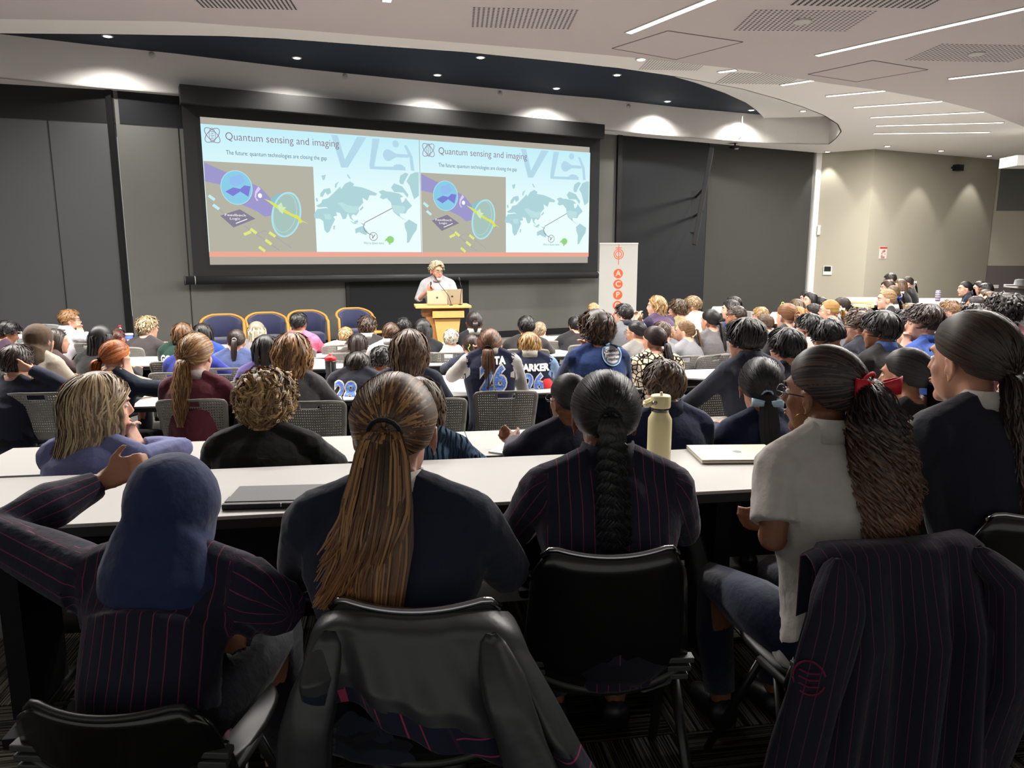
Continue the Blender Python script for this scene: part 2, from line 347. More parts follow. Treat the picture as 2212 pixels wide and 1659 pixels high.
# strip lights
M_EM = mat('strip_diffuser', (255, 250, 240), emit=(1.0, 0.96, 0.9), estr=3.5)
M_FR = mat('light_frame', (200, 198, 194), rough=0.5)
for i, (a, b, z) in enumerate(STRIPS):
    A = Vector((*on_z(*a, z), 0)); B = Vector((*on_z(*b, z), 0)); L = (B-A).length
    pos = ['short strip light at the top edge, left of the others', 'long strip light running off the top edge of the lower ceiling', 'longest strip light crossing the lower ceiling at top right', 'strip light of the lower ceiling cut by the right edge',
           'shortest strip light, tucked where the curved ceiling step starts', 'second strip light along the curved step, short', 'third strip light along the curved step', 'fourth strip light along the curved step', 'fifth strip light, two above the lowest of its ladder',
           'sixth strip light, just above the lowest of its ladder', 'lowest strip light of the ladder, above the cream wall'][i]
    t = thing('strip_light', pos, 'ceiling light', ((A+B)/2+Vector((0, 0, z)))[:], math.atan2(B.y-A.y, B.x-A.x), 'recessed strip lights')
    g = G(); g.box((0, 0, -0.006), (L, 0.085, 0.012)); g.obj('diffuser', M_EM, t)
    g = G(); g.box((0, 0.05, -0.005), (L+0.03, 0.012, 0.014)); g.box((0, -0.05, -0.005), (L+0.03, 0.012, 0.014)); g.box((L/2+0.008, 0, -0.005), (0.012, 0.1, 0.014)); g.box((-L/2-0.008, 0, -0.005), (0.012, 0.1, 0.014)); g.obj('frame', M_FR, t)
dl_lab = ['round downlight leftmost in the dark recess', 'round downlight second from left in the dark recess', 'round downlight in the recess above the left half of the screen, close to the bulkhead', 'round downlight at the front rim of the recess, centre', 'round downlight in the recess close above the bulkhead, right of centre',
          'round downlight near the curved rim of the recess', 'round downlight in the recess, third from its right tip', 'round downlight at the right tip of the dark recess', 'round downlight in the white band before the recess', 'round downlight in the white niche beside the recess tip',
          'round downlight over the corner of the cream wall', 'round downlight over the first wide cream wall panel', 'round downlight above the wall speaker, left of it', 'round downlight above the wall speaker, far right']
M_DE = mat('downlight_lens', (255, 250, 240), emit=(1, 0.97, 0.92), estr=9.0)
for i, (x, y, z) in enumerate(SPOT_POS):
    t = thing('downlight', dl_lab[i], 'downlight', (x, y, z-0.001), 0, 'recessed downlights')
    g = G(); g.lathe([(0.085, 0), (0.085, -0.012), (0.06, -0.014), (0.06, 0)], 20); g.obj('trim_ring', M_FR, t, True)
    g = G(); g.lathe([(0.058, -0.004), (0.055, -0.016), (0.02, -0.02)], 16); g.obj('lens', M_DE, t, True)
# perforated ceiling grilles, real recessed holes as dark discs of one part
def grille(cx, cy, z, w_, d_, rot, label, nx=22, ny=14, speaker=False):
    p = on_z(cx, cy, z); t = thing('ceiling_grille', label, 'grille', (p[0], p[1], z-0.001), rot, 'perforated ceiling grilles')
    g = G(); n = 6
    for i in range(nx):
        for j in range(ny):
            x = (i-(nx-1)/2)*w_/nx; y = (j-(ny-1)/2)*d_/ny; r = w_/nx*0.3
            g.add([(x+r*math.cos(k*math.pi/3), y+r*math.sin(k*math.pi/3), -0.0015) for k in range(n)], [tuple(range(n))])
    o = g.obj('perforations', M_BK, t); o['kind'] = 'stuff'
    g = G(); g.box((0, 0, 0.0), (w_, d_, 0.001)); g.obj('plate', M_L1 if z == Z1 else M_L2, t)
    if speaker:
        g = G(); g.lathe([(0.10, 0), (0.10, -0.014), (0.085, -0.02)], 20); g.obj('speaker_disc', M_FR, t, True)
LR = R(33)
grille(1733, 45, Z1, 1.35, 0.75, LR-0.55, 'perforated grille with round speaker in the lower ceiling', 24, 14, True)
grille(1130, 40, Z1, 1.15, 0.7, LR-0.5, 'perforated grille at the top edge, right of the short strip light')
grille(2110, 115, Z1, 1.5, 0.8, LR-0.5, 'perforated grille between the two strip lights at top right', 24, 14, True)
grille(1880, -3, Z1, 1.5, 0.5, LR-0.5, 'perforated grille cut by the top edge above the speaker one')
grille(530, 5, Z1, 1.0, 0.4, LR-0.5, 'perforated grille at the top edge on the left')
grille(1640, 170, Z2, 1.2, 0.7, LR-0.5, 'faint perforated grille between the two shortest strip lights')
grille(1455, 140, Z2, 0.9, 0.6, LR-0.5, 'faint perforated grille left of the shortest strip light')
# access panels in the lower ceiling
def access(pts, label):
    q = [Vector((*on_z(*p, Z1), Z1)) for p in pts]; g = G()
    for i in range(4):
        a, b = q[i], q[(i+1) % 4]; g.tube([a-Vector((0, 0, 0.002)), b-Vector((0, 0, 0.002))], 0.006, 4)
    c = sum(q, Vector())/4
    t = thing('access_panel', label, 'ceiling panel', c[:], 0, 'access panels')
    o = g.obj('frame', mat('access_gap', (120, 112, 108), rough=0.9), t); o.location = (-c.x, -c.y, -c.z)
    g2 = G(); g2.add([(v.x*0.985, v.y*0.985, -0.003) for v in [p_-c for p_ in q]], [(0, 1, 2, 3)]); g2.obj('lid', M_L1, t)
access([(1322, 104), (1443, 66), (1605, 90), (1460, 128)], 'square access panel in the lower ceiling beside the speaker grille')
access([(1745, 160), (1885, 130), (2005, 150), (1850, 176)], 'square access panel right of the ladder of strip lights')
# small sprinklers on the bulkhead face
for i, (px, py, lb) in enumerate([(328, 119, 'left'), (745, 165, 'centre-left'), (1080, 202, 'centre'), (1357, 230, 'right')]):
    bx, by = on_z(px, 252+0, Z2) if False else (0, 0)
    # intersect with the bulkhead plane through neighbouring face points
    d = ray(px, py); best = None
    for a, b in zip(face[:-1], face[1:]):
        ux, uy = b[0]-a[0], b[1]-a[1]; det = -d[0]*uy+ux*d[1]
        if abs(det) < 1e-9: continue
        t_ = (-a[0]*uy+ux*a[1])/det; s_ = (d[0]*a[1]-d[1]*a[0])/det
        if 0 <= s_ <= 1 and t_ > 0: best = (d[0]*t_, d[1]*t_, CAM_H+d[2]*t_, math.atan2(uy, ux))
    g = G(); g.lathe([(0.05, 0), (0.05, 0.015), (0.02, 0.03), (0.012, 0.06), (0.02, 0.065)], 12, Matrix.Rotation(R(90), 4, 'X'))
    o = g.obj('sprinkler', M_FR); o.location = best[:3]; o.rotation_euler = (0, 0, best[3]); tag(o, 'small round sprinkler on the white bulkhead, '+lb+' one of four', 'sprinkler', 'bulkhead sprinklers')
# camera dome hanging under the soffit
p = on_z(1588, 309, Z2); t = thing('ceiling_camera', 'small dark camera dome hanging under the white soffit', 'camera', (p[0], p[1], Z2-0.001))
g = G(); g.lathe([(0.02, 0), (0.02, -0.05), (0.12, -0.07), (0.14, -0.10), (0.09, -0.13)], 20); g.obj('body', M_BK, t, True)
g = G(); g.lathe([(0.06, -0.125), (0.05, -0.145), (0.02, -0.15)], 14, Matrix.Translation((0.03, -0.02, 0))); g.obj('lens', M_FR, t, True)
p = Vector((*on_z(1600, 302, Z2), 0)); g = G(); g.tube([(p.x, p.y-0.03, 5.0), (p.x, p.y-0.04, 4.85), (p.x+0.05, p.y-0.05, 4.7), (p.x+0.02, p.y-0.05, 4.55), (p.x-0.06, p.y-0.05, 4.47)], 0.012, 6)
o = g.obj('white_cable', M_FR, smooth=True); tag(o, 'loose white cable down the bulkhead above the ceiling camera', 'cable')
# ---- front wall dress
def wbox(name, px0, py0, px1, py1, off0, off1, m, z0=None, z1=None, parent=None, st=True):
    s0, za = wall_s(px0, py0, off0); s1, zb = wall_s(px1, py1, off0)
    if z0 is not None: za = z0
    if z1 is not None: zb = z1
    g = G(); g.box(((s0+s1)/2, (za+zb)/2, (off0+off1)/2), (abs(s1-s0), abs(zb-za), off1-off0), WALL_M)
    o = g.obj(name, m, parent)
    if st: struct(o)
    return o
wbox('trim_black_mullion_1', 747, 640, 754, 640, 0.0, 0.05, M_BK, 0.0, 2.4)
wbox('trim_dark_panel_1', 754, 640, 1012, 640, 0.0, 0.02, M_DP, 0.12, 2.4)
wbox('trim_black_mullion_2', 1330, 400, 1339, 400, 0.0, 0.07, M_BK, 0.0, Z2)
wbox('trim_dark_panel_2', 1339, 400, 1527, 400, 0.0, 0.02, M_DP, 0.12, Z2)
wbox('trim_dark_grey_panel', 1528, 400, 1753, 400, 0.0, 0.015, mat('dark_grey_fabric', (58, 58, 55), rough=0.8, spec=0.2, noise=0.05, nscale=2), 0.12, Z2)
wbox('trim_seam_1', 393, 400, 395, 400, 0.0, 0.01, M_BK, 0.12, Z2)
wbox('baseboard_front', 262, 700, 1768, 700, 0.0, 0.03, M_BK, 0.0, 0.14)
wbox('trim_dark_upper_band', 262, 300, 437, 300, 0.0, 0.012, M_DP, 3.95, Z2)
wbox('trim_white_corner', 1754, 450, 1768, 450, 0.0, 0.05, mat('white_trim', (214, 212, 210), rough=0.6), 0.0, Z2)
g = G()
for (px, wd) in [(258, 0.06)]:
    b = WL-BD*0.06; g.box((b.x, b.y-0.03, Z2/2), (0.09, 0.05, Z2))
struct(g.obj('trim_folding_wall_track', M_BK))
for k, (d_, lb) in enumerate([(1.0, 1), (3.2, 2)]):
    b = WL-BD*d_; g = G(); g.box((0, 0, 2.0), (0.012, 0.01, 4.0)); o = g.obj('trim_folding_seam_%d' % lb, M_BK); o.location = (b.x+0.0, b.y-0.008, 0); o.rotation_euler = (0, 0, R(17)); struct(o)
b0 = WL-BD*9; g = G(); V = [(b0.x, b0.y-0.012, 3.95), (WL.x, WL.y-0.012, 3.95), (WL.x, WL.y-0.012, Z2), (b0.x, b0.y-0.012, Z2)]; g.add(V, [(0, 1, 2, 3)]); struct(g.obj('trim_folding_header', M_BK))
# small things on the right walls
def on_line(px, py, a, b):
    d = ray(px, py); ux, uy = b[0]-a[0], b[1]-a[1]; det = -d[0]*uy+ux*d[1]
    t_ = (-a[0]*uy+ux*a[1])/det; return Vector((d[0]*t_, d[1]*t_, CAM_H+d[2]*t_)), math.atan2(uy, ux)
def wallthing(px, py, a, b, w_, h_, d_, name, label, cat, m, extra=None):
    p, ang = on_line(px, py, a, b); t = thing(name, label, cat, p[:], ang)
    g = G(); g.box((0, -d_/2, 0), (w_, d_, h_), bev=0.004); g.obj('body', m, t)
    if extra: extra(t, d_)
    return t
WPl = M_FR
def _tp(t, d_):
    g = G(); g.box((0, -d_-0.003, 0.04), (0.17, 0.006, 0.13)); g.obj('screen', M_BK, t)
wallthing(1788, 584, r1, RC1, 0.22, 0.24, 0.03, 'touch_panel', 'white framed control panel with black screen on cream wall', 'control panel', WPl, _tp)
def _nt(t, d_):
    g = G(); g.box((0, -d_-0.002, 0.13), (0.28, 0.003, 0.05)); g.obj('red_header', mat('red_print', (170, 60, 60)), t)
    g = G(); random.seed(3)
    for k in range(9): g.box((random.uniform(-.1, .1), -d_-0.002, random.uniform(-.13, .07)), (random.uniform(.02, .08), 0.003, random.uniform(.01, .07)))
    g.obj('floor_plan_print', mat('pink_print', (170, 120, 118)), t)
wallthing(1907, 546, RC1, RC2, 0.28, 0.32, 0.012, 'evacuation_notice', 'small framed evacuation plan with red header on cream wall', 'notice', mat('notice_paper', (205, 190, 180)), _nt)
def _sp(t, d_):
    g = G(); g.box((0, -d_-0.004, 0), (0.20, 0.01, 0.11)); g.obj('grille', M_DP, t)
    g = G(); g.box((-0.16, -0.05, 0.0), (0.05, 0.1, 0.05)); g.obj('bracket', M_BK, t)
wallthing(2064, 363, RC1, RC2, 0.25, 0.16, 0.16, 'wall_speaker', 'small black speaker mounted high on the cream wall', 'speaker', M_BK, _sp)
wallthing(1770, 497, r1, RC1, 0.07, 0.26, 0.08, 'wall_intercom', 'slim white handset box beside the corner of the cream wall', 'intercom', WPl)
# wall mounted television seen edge-on
p = wall_p(WS(1517, 440), 0); 
t = thing('television', 'flat black television tilted on a wall bracket seen edge-on', 'television')
n3 = Vector((WN[0], WN[1], 0))
c0 = Vector(at_y(1518, 430, 15.9)); t.location = c0
g = G(); Mt = Matrix.Rotation(R(-9), 4, 'Y'); 
dirv = Vector((c0.x, c0.y, 0)).normalized(); ang = math.atan2(dirv.y, dirv.x)
g.box((0, 0, 0), (1.35, 0.09, 1.9), Matrix.Rotation(ang, 4, 'Z') @ Matrix.Rotation(R(8), 4, 'X'), bev=0.01); g.obj('panel', M_BK, t)
q = wall_p(WS(1500, 440), 0, 0.05)-c0
g = G(); g.tube([(0, 0, 0.2), (q.x, q.y, 0.25)], 0.03, 6); g.tube([(0, 0, -0.25), (q.x, q.y, -0.2)], 0.03, 6); g.box((q.x, q.y, -0.1), (0.3, 0.06, 1.0)); g.obj('bracket', M_BK, t)
# white header box at the far right edge
g = G(); Yh = 17.0; a = at_y(2178, 345, Yh); g.box((a[0]+1.0, Yh, a[2]-0.05), (2.0, 0.6, 0.22), bev=0.01); o = g.obj('projector_screen_housing', M_FR); tag(o, 'white box housing under the ceiling cut by the right edge', 'screen housing')
# ================================================================ projector screen
SO = 0.30
sc_s0, sc_z0 = wall_s(454, 572, SO); sc_s1 = wall_s(1274, 318, SO)[0]; sc_z1 = wall_s(432, 252, SO)[1]
SCR = thing('projection_screen', 'wide pull-down projection screen showing two copies of one slide', 'projection screen')
SCR.matrix_world = WALL_M @ Matrix.Translation((sc_s0, sc_z0, SO))
SW, SH = sc_s1-sc_s0, sc_z1-sc_z0
def smat(name, col, k=1.0):
    if name in _M: return _M[name]
    m = bpy.data.materials.new(name); m.use_nodes = True; nt = m.node_tree; nt.nodes.clear()
    e = nt.nodes.new('ShaderNodeEmission'); o = nt.nodes.new('ShaderNodeOutputMaterial')
    e.inputs[0].default_value = (*lin(col), 1); e.inputs[1].default_value = k; nt.links.new(e.outputs[0], o.inputs[0]); _M[name] = m; return m
blk = mat('screen_black_border', (30, 31, 33), rough=0.7)
g = G(); g.box((SW/2, SH/2+0.02, -0.03), (SW+0.56, SH+0.62, 0.02)); g.obj('black_border', blk, SCR)
g = G(); g.box((SW/2, SH/2, -0.012), (SW, SH, 0.012)); g.obj('screen_surface', smat('screen_grey_glow', (178, 172, 160)), SCR)
g = G(); g.box((SW/2, SH+0.33, 0.0), (SW+0.60, 0.30, 0.26), bev=0.01); g.obj('housing', mat('housing_dark', (52, 52, 52), rough=0.6), SCR)
g = G(); g.tube([(-0.42, -0.27, 0), (SW+0.42, -0.27, 0)], 0.075, 16); g.obj('bottom_bar', mat('bar_black', (36, 37, 40), rough=0.45), SCR, True)
for sx in (-0.42, SW+0.42):
    sg = -1 if sx < 0 else 1
    g = G(); g.tube([(sx-sg*0.16, -0.27, 0), (sx-sg*0.15, -0.27, 0)], 0.078, 16); g.obj('white_ring', M_FR, SCR, True)
    g = G(); g.tube([(sx, -0.27, 0), (sx+sg*0.02, -0.27, 0)], 0.085, 16); g.obj('end_cap', mat('cap_grey', (70, 70, 70), rough=0.5), SCR, True)
def c3(cx, cy):
    s, z = wall_s(430+cx/4.514, 250+cy/4.514, SO); return (s, z)
SL0 = c3(12, 78); SL1 = c3(2143, 240); SLW = SL1[0]-SL0[0]; SLT = SL0[1]; SLB = c3(400, 1376)[1]; SLH = SLT-SLB
def L(cx, cy): s, z = c3(cx, cy); return (s-SL0[0], z-SLT)
def flat(name, pts, m, layer, tr=True):
    g = G(); P = [L(*p) if tr else p for p in pts]
    bm = bmesh.new(); vs = [bm.verts.new((p[0], p[1], layer*0.003)) for p in P]
    ed = [bm.edges.new((vs[i], vs[(i+1) % len(vs)])) for i in range(len(vs))]
    bmesh.ops.triangle_fill(bm, use_beauty=True, edges=ed); bmesh.ops.recalc_face_normals(bm, faces=bm.faces[:])
    me = bpy.data.meshes.new(name); bm.to_mesh(me); bm.free(); me.materials.append(m); return me
def ribbon(pts, wd, layer, closed=False, g=None):
    g = g or G(); P = [Vector(p) for p in pts]; n = len(P); V = []
    for i in range(n):
        a = P[(i-1) % n] if closed or i > 0 else P[i]; b = P[(i+1) % n] if closed or i < n-1 else P[i]
        t = (b-a).normalized(); nn = Vector((-t.y, t.x))*wd/2; V += [(P[i].x+nn.x, P[i].y+nn.y, layer*0.003), (P[i].x-nn.x, P[i].y-nn.y, layer*0.003)]
    Fc = [(2*i, 2*i+1, 2*((i+1) % n)+1, 2*((i+1) % n)) for i in range(n if closed else n-1)]
    g.add(V, Fc); return g
def ell_pts(cx, cy, rx, ry, rot=0, n=28, a0=0, a1=360):
    c = L(cx, cy); out = []
    for k in range(n):
        a = R(a0+(a1-a0)*k/(n if a1-a0 == 360 else n-1)); x, y = rx*math.cos(a), ry*math.sin(a)
        out.append((c[0]+x*math.cos(R(rot))-y*math.sin(R(rot)), c[1]+x*math.sin(R(rot))+y*math.cos(R(rot))))
    return out
parts = []   # (name, mesh)
bgm = bpy.data.materials.new('slide_background'); bgm.use_nodes = True; nt = bgm.node_tree; nt.nodes.clear()
e = nt.nodes.new('ShaderNodeEmission'); o_ = nt.nodes.new('ShaderNodeOutputMaterial'); tc = nt.nodes.new('ShaderNodeTexCoord'); sp_ = nt.nodes.new('ShaderNodeSeparateXYZ'); cr = nt.nodes.new('ShaderNodeValToRGB')
nt.links.new(tc.outputs['Generated'], sp_.inputs[0]); nt.links.new(sp_.outputs['Y'], cr.inputs[0]); nt.links.new(cr.outputs[0], e.inputs[0]); nt.links.new(e.outputs[0], o_.inputs[0])
cr.color_ramp.elements[0].position = 0.45; cr.color_ramp.elements[0].color = (*lin((236, 254, 254)), 1); cr.color_ramp.elements[1].position = 1.0; cr.color_ramp.elements[1].color = (*lin((196, 240, 250)), 1)
TLp, BRz = (0, 0), -SLH
parts.append(('slide_background', flat('slide_background', [(0, 0), (SLW, 0), (SLW, -SLH), (0, -SLH)], bgm, 1, False)))
parts.append(('red_band', flat('red_band', [(0, L(400, 1326)[1]), (SLW, L(400, 1326)[1]), (SLW, -SLH), (0, -SLH)], smat('slide_salmon', (238, 170, 150)), 3, False)))
parts.append(('picture_panel', flat('picture_panel', [(0, L(50, 442)[1]), L(1100, 492), L(1130, 1326), (0, L(400, 1326)[1])], smat('slide_taupe', (182, 180, 165)), 2, True) if False else flat('picture_panel', [(0.01, L(50, 442)[1]), (L(1100, 492)[0]+0.02, L(50, 442)[1]), (L(1100, 492)[0]+0.02, L(400, 1326)[1]), (0.01, L(400, 1326)[1])], smat('slide_taupe', (182, 180, 165)), 2, False)))
wm = smat('slide_watermark', (182, 218, 234))
wmk = G()
def addm(g, me):
    g.add([v.co[:] for v in me.vertices], [tuple(p.vertices) for p in me.polygons]); bpy.data.meshes.remove(me)
addm(wmk, flat('w', [(1285, 187), (1350, 192), (1420, 430), (1540, 205), (1630, 212), (1450, 505), (1385, 505)], wm, 2))
addm(wmk, flat('w', [(1690, 222), (1760, 226), (1705, 495), (2010, 500), (2012, 535), (1665, 520), (1660, 480)], wm, 2))
addm(wmk, flat('w', ell_pts(1915, 275, 0.065, 0.065, n=20), wm, 2, False))
addm(wmk, flat('w', ell_pts(1840, 385, 0.10, 0.11, n=20), wm, 2, False))
addm(wmk, flat('w', [(1860, 335), (1920, 372), (2050, 380), (2040, 412), (1920, 405), (1860, 440)], wm, 2))
addm(wmk, flat('w', ell_pts(1945, 500, 0.11, 0.05, n=16), wm, 2, False))
addm(wmk, flat('w', [(1995, 290), (2020, 285), (2080, 400), (2098, 538), (2065, 535), (2050, 410)], wm, 2))
me = wmk.mesh('watermark'); me.materials.append(wm); parts.append(('watermark', me))
# logo
g = G(); lc = smat('slide_mauve_line', (150, 120, 145))
ribbon(ell_pts(128, 192, 0.155, 0.075, 45), 0.011, 4, True, g); ribbon(ell_pts(128, 192, 0.155, 0.075, -45), 0.011, 4, True, g)
ribbon(ell_pts(128, 192, 0.05, 0.12, 0), 0.008, 4, True, g)
for k in range(5): c = L(128, 158+k*17); ribbon([(c[0]-0.03+0.012*(k % 2), c[1]), (c[0]+0.03-0.012*(k % 2), c[1])], 0.009, 4, False, g)
me = g.mesh('logo'); me.materials.append(lc); parts.append(('logo', me))
def txt_part(name, s_, a, b, h, m, layer=4, bold=0.0):
    me = text_mesh(s_, 1.0, bold=bold, align='LEFT', res=4); xs = [v.co.x for v in me.vertices]; x0, x1 = min(xs), max(xs)
    A = L(*a); B = L(*b); k = (B[0]-A[0])/(x1-x0)
    for v in me.vertices: v.co = ((v.co.x-x0)*k+A[0], v.co.y*h+(A[1]+B[1])/2, layer*0.003)
    me.materials.append(m); parts.append((name, me))
txt_part('title_text', 'Quantum sensing and imaging', (256, 205), (1362, 275), 0.185, smat('slide_title_ink', (140, 108, 128)), bold=-0.006)
txt_part('subtitle_text', 'The future: quantum technologies are closing the gap', (262, 362), (1243, 415), 0.105, smat('slide_sub_ink', (100, 118, 138)))
# laser-optics drawing
def poly(name, pts, col, layer=4): parts.append((name, flat(name, pts, smat('slide_%d_%d_%d' % col, col), layer)))
poly('violet_beam', [(48, 455), (250, 545), (600, 700), (690, 800), (760, 960), (640, 985), (560, 930), (400, 860), (200, 670), (55, 640)], (158, 154, 206), 3)
parts.append(('blue_disc', flat('blue_disc', ell_pts(365, 702, 0.262, 0.29, 0), smat('slide_disc', (140, 206, 232)), 4, False)))
g = G(); ribbon(ell_pts(365, 702, 0.262, 0.29, 0), 0.014, 6, True, g); me = g.mesh('disc_rim'); me.materials.append(smat('slide_rim', (178, 228, 238))); parts.append(('disc_rim', me))
poly('disc_reflection', [(255, 740), (330, 700), (400, 715), (440, 680), (500, 690), (480, 790), (400, 740), (330, 785)], (128, 128, 214), 5)
poly('disc_reflection', [(300, 600), (400, 570), (450, 640), (370, 690), (300, 670)], (150, 190, 240), 5)
parts.append(('atom_glow', flat('atom_glow', ell_pts(592, 780, 0.036, 0.042), smat('slide_white', (255, 255, 255)), 6, False)))
poly('atom_flare', [(575, 690), (600, 715), (560, 760), (555, 800), (580, 830), (560, 830), (540, 790), (545, 740)], (225, 205, 240), 5)
poly('yellow_signal', [(630, 810), (690, 830), (780, 880), (900, 955), (965, 975), (1000, 1020), (1065, 1058), (1010, 1035), (985, 1052), (960, 1010), (880, 970), (770, 915), (680, 845)], (222, 228, 96), 6)
poly('splash', [(760, 880), (800, 845), (815, 890), (850, 895), (820, 920), (815, 960), (780, 930)], (210, 236, 190), 7)
parts.append(('glass_ring', None)); parts.pop()
g = G(); ribbon(ell_pts(850, 965, 0.245, 0.40, -14, 40), 0.03, 5, True, g); ribbon(ell_pts(835, 950, 0.20, 0.35, -14, 40), 0.008, 5, True, g); me = g.mesh('glass_ring'); me.materials.append(smat('slide_rim', (178, 228, 238))); parts.append(('glass_ring', me))
parts.append(('glass_ring_face', flat('glass_ring_face', ell_pts(850, 965, 0.245, 0.40, -14, 40), smat('slide_glass', (168, 198, 190)), 4, False)))
poly('glass_ring_side', [(700, 810), (760, 765), (830, 758), (880, 780), (800, 800), (740, 860), (700, 850)], (140, 196, 206), 3)
poly('logic_chip', [(205, 975), (395, 912), (548, 1005), (335, 1090)], (135, 130, 150), 4)
txt_part('chip_text', 'Feedback', (250, 965), (460, 975), 0.06, smat('slide_white', (255, 255, 255)), 5)
txt_part('chip_text', 'Logic', (300, 1000), (400, 1008), 0.06, smat('slide_white', (255, 255, 255)), 5)
g = G(); ribbon([L(358, 1050), L(468, 1008)], 0.014, 5, False, g); me = g.mesh('chip_mark'); me.materials.append(smat('slide_white', (255, 255, 255))); parts.append(('chip_mark', me))
def dash(cx, cy, col, dx=30, dy=22, wd=0.05):
    g = G(); ribbon([L(cx-dx, cy-dy), L(cx+dx, cy+dy)], wd, 5, False, g); me = g.mesh('signal_dash'); me.materials.append(smat('slide_%d_%d_%d' % col, col)); parts.append(('signal_dash', me))
for c in [(122, 800), (165, 890)]: dash(*c, (196, 238, 246))
for c in [(712, 1158), (675, 1232), (612, 1300), (530, 1125)]: dash(*c, (226, 234, 130))
dash(470, 1145, (226, 234, 130), 34, -14)
g = G(); ribbon([L(90, 830), L(250, 960)], 0.006, 4, False, g); ribbon([L(440, 1075), L(780, 1310)], 0.008, 4, False, g); ribbon([L(560, 1150), L(640, 1120), L(700, 1150), L(900, 1290)], 0.006, 4, False, g)
me = g.mesh('circuit_lines'); me.materials.append(smat('slide_line2', (155, 155, 190))); parts.append(('circuit_lines', me))
# world map
MAPS = {
 'asia_europe': [(1255, 805), (1330, 735), (1375, 690), (1385, 715), (1420, 665), (1470, 640), (1510, 665), (1500, 685), (1590, 700), (1660, 725), (1735, 760), (1720, 780), (1660, 775), (1650, 805), (1640, 830), (1590, 800), (1600, 850), (1570, 880), (1548, 905), (1560, 930), (1530, 975), (1500, 960), (1480, 985), (1510, 1030), (1470, 1000), (1450, 950), (1430, 1005), (1400, 1010), (1375, 950), (1335, 940), (1345, 975), (1300, 985), (1270, 920), (1240, 890), (1165, 895), (1140, 880), (1190, 850), (1200, 820)],
 'scandinavia': [(1180, 760), (1215, 715), (1275, 705), (1285, 750), (1250, 775), (1230, 745), (1205, 790), (1180, 790)],
 'africa': [(1118, 965), (1150, 910), (1240, 900), (1290, 925), (1310, 990), (1325, 1010), (1300, 1060), (1270, 1130), (1245, 1145), (1220, 1110), (1210, 1030), (1180, 1005), (1125, 1000)],
 'madagascar': [(1308, 1075), (1325, 1070), (1320, 1110), (1308, 1108)],
 'australia': [(1520, 1105), (1560, 1085), (1600, 1075), (1640, 1130), (1630, 1165), (1590, 1150), (1560, 1135), (1525, 1148)],
 'indonesia': [(1465, 1015), (1500, 1040), (1560, 1060), (1500, 1052)], 'borneo': [(1505, 1035), (1545, 1015), (1550, 1040), (1520, 1048)], 'new_guinea': [(1570, 1045), (1605, 1052), (1625, 1075), (1590, 1062)],
 'north_america': [(1750, 740), (1790, 725), (1830, 740), (1870, 742), (1950, 760), (1990, 790), (1960, 800), (1975, 850), (2000, 830), (2010, 800), (2075, 880), (2030, 920), (2010, 955), (1950, 950), (1960, 985), (2000, 1010), (2030, 1025), (1990, 1010), (1930, 970), (1895, 940), (1878, 900), (1870, 850), (1830, 805), (1790, 815), (1760, 800), (1775, 770)],
 'arctic_islands': [(1870, 700), (1900, 660), (1980, 690), (2040, 770), (2030, 800), (1990, 750), (1900, 745)], 'ellesmere': [(1950, 640), (1960, 585), (2010, 555), (2040, 570), (2000, 640), (1990, 670), (1960, 665)],
 'greenland': [(2020, 640), (2060, 570), (2110, 552), (2140, 552), (2142, 780), (2095, 815), (2075, 760), (2050, 680)],
 'south_america': [(2000, 1050), (2045, 1012), (2125, 1060), (2120, 1110), (2085, 1160), (2045, 1235), (2025, 1240), (2025, 1140), (2005, 1090)],
 'novaya_zemlya': [(1322, 700), (1325, 665), (1365, 640), (1345, 670), (1335, 705)], 'svalbard': [(1190, 585), (1235, 575), (1225, 620), (1205, 630)], 'severnaya': [(1438, 575), (1450, 572), (1478, 615), (1460, 612)], 'japan': [(1560, 918), (1595, 880), (1600, 900), (1575, 925)], 'britain': [(1135, 810), (1150, 800), (1160, 835), (1142, 838)]}
g = G()
for k, v in MAPS.items(): addm(g, flat('w', v, wm, 3))
me = g.mesh('world_map'); me.materials.append(smat('slide_land', (176, 214, 220))); parts.append(('world_map', me))
g = G()
for v in [[(1350, 850), (1400, 845), (1440, 870), (1500, 885), (1545, 880), (1560, 900), (1530, 950), (1440, 945), (1400, 905)], [(1875, 870), (1990, 880), (2010, 900), (1990, 945), (1930, 960), (1890, 920)], [(1215, 960), (1280, 960), (1290, 1010), (1230, 1010)]]: addm(g, flat('w', v, wm, 4))
me = g.mesh('map_lighter_countries'); me.materials.append(smat('slide_land2', (190, 226, 228))); parts.append(('map_lighter_countries', me))
g = G(); ribbon([L(1878, 903), L(1615, 1042), L(1600, 1075), L(1610, 1115), L(1650, 1150), L(1690, 1165), L(1688, 1195)], 0.012, 5, False, g); ribbon(ell_pts(1698, 1178, 0.077, 0.077), 0.010, 5, True, g); ribbon([L(1688, 1195), L(1712, 1160)], 0.014, 5, False, g)
me = g.mesh('map_route_line'); me.materials.append(smat('slide_route', (128, 120, 132))); parts.append(('map_route_line', me))
txt_part('map_text', "We're down here", (1602, 1240), (1800, 1246), 0.065, smat('slide_map_ink', (140, 196, 190)), 5, 0.01)
g = G(); addm(g, flat('w', ell_pts(1862, 1208, 0.075, 0.07, 0, 18), wm, 5, False)); addm(g, flat('w', [(1820, 1195), (1840, 1210), (1805, 1228)], wm, 5)); addm(g, flat('w', [(1850, 1230), (1868, 1232), (1862, 1258), (1848, 1255)], wm, 5))
me = g.mesh('green_bird'); me.materials.append(smat('slide_green', (150, 214, 128))); parts.append(('green_bird', me))
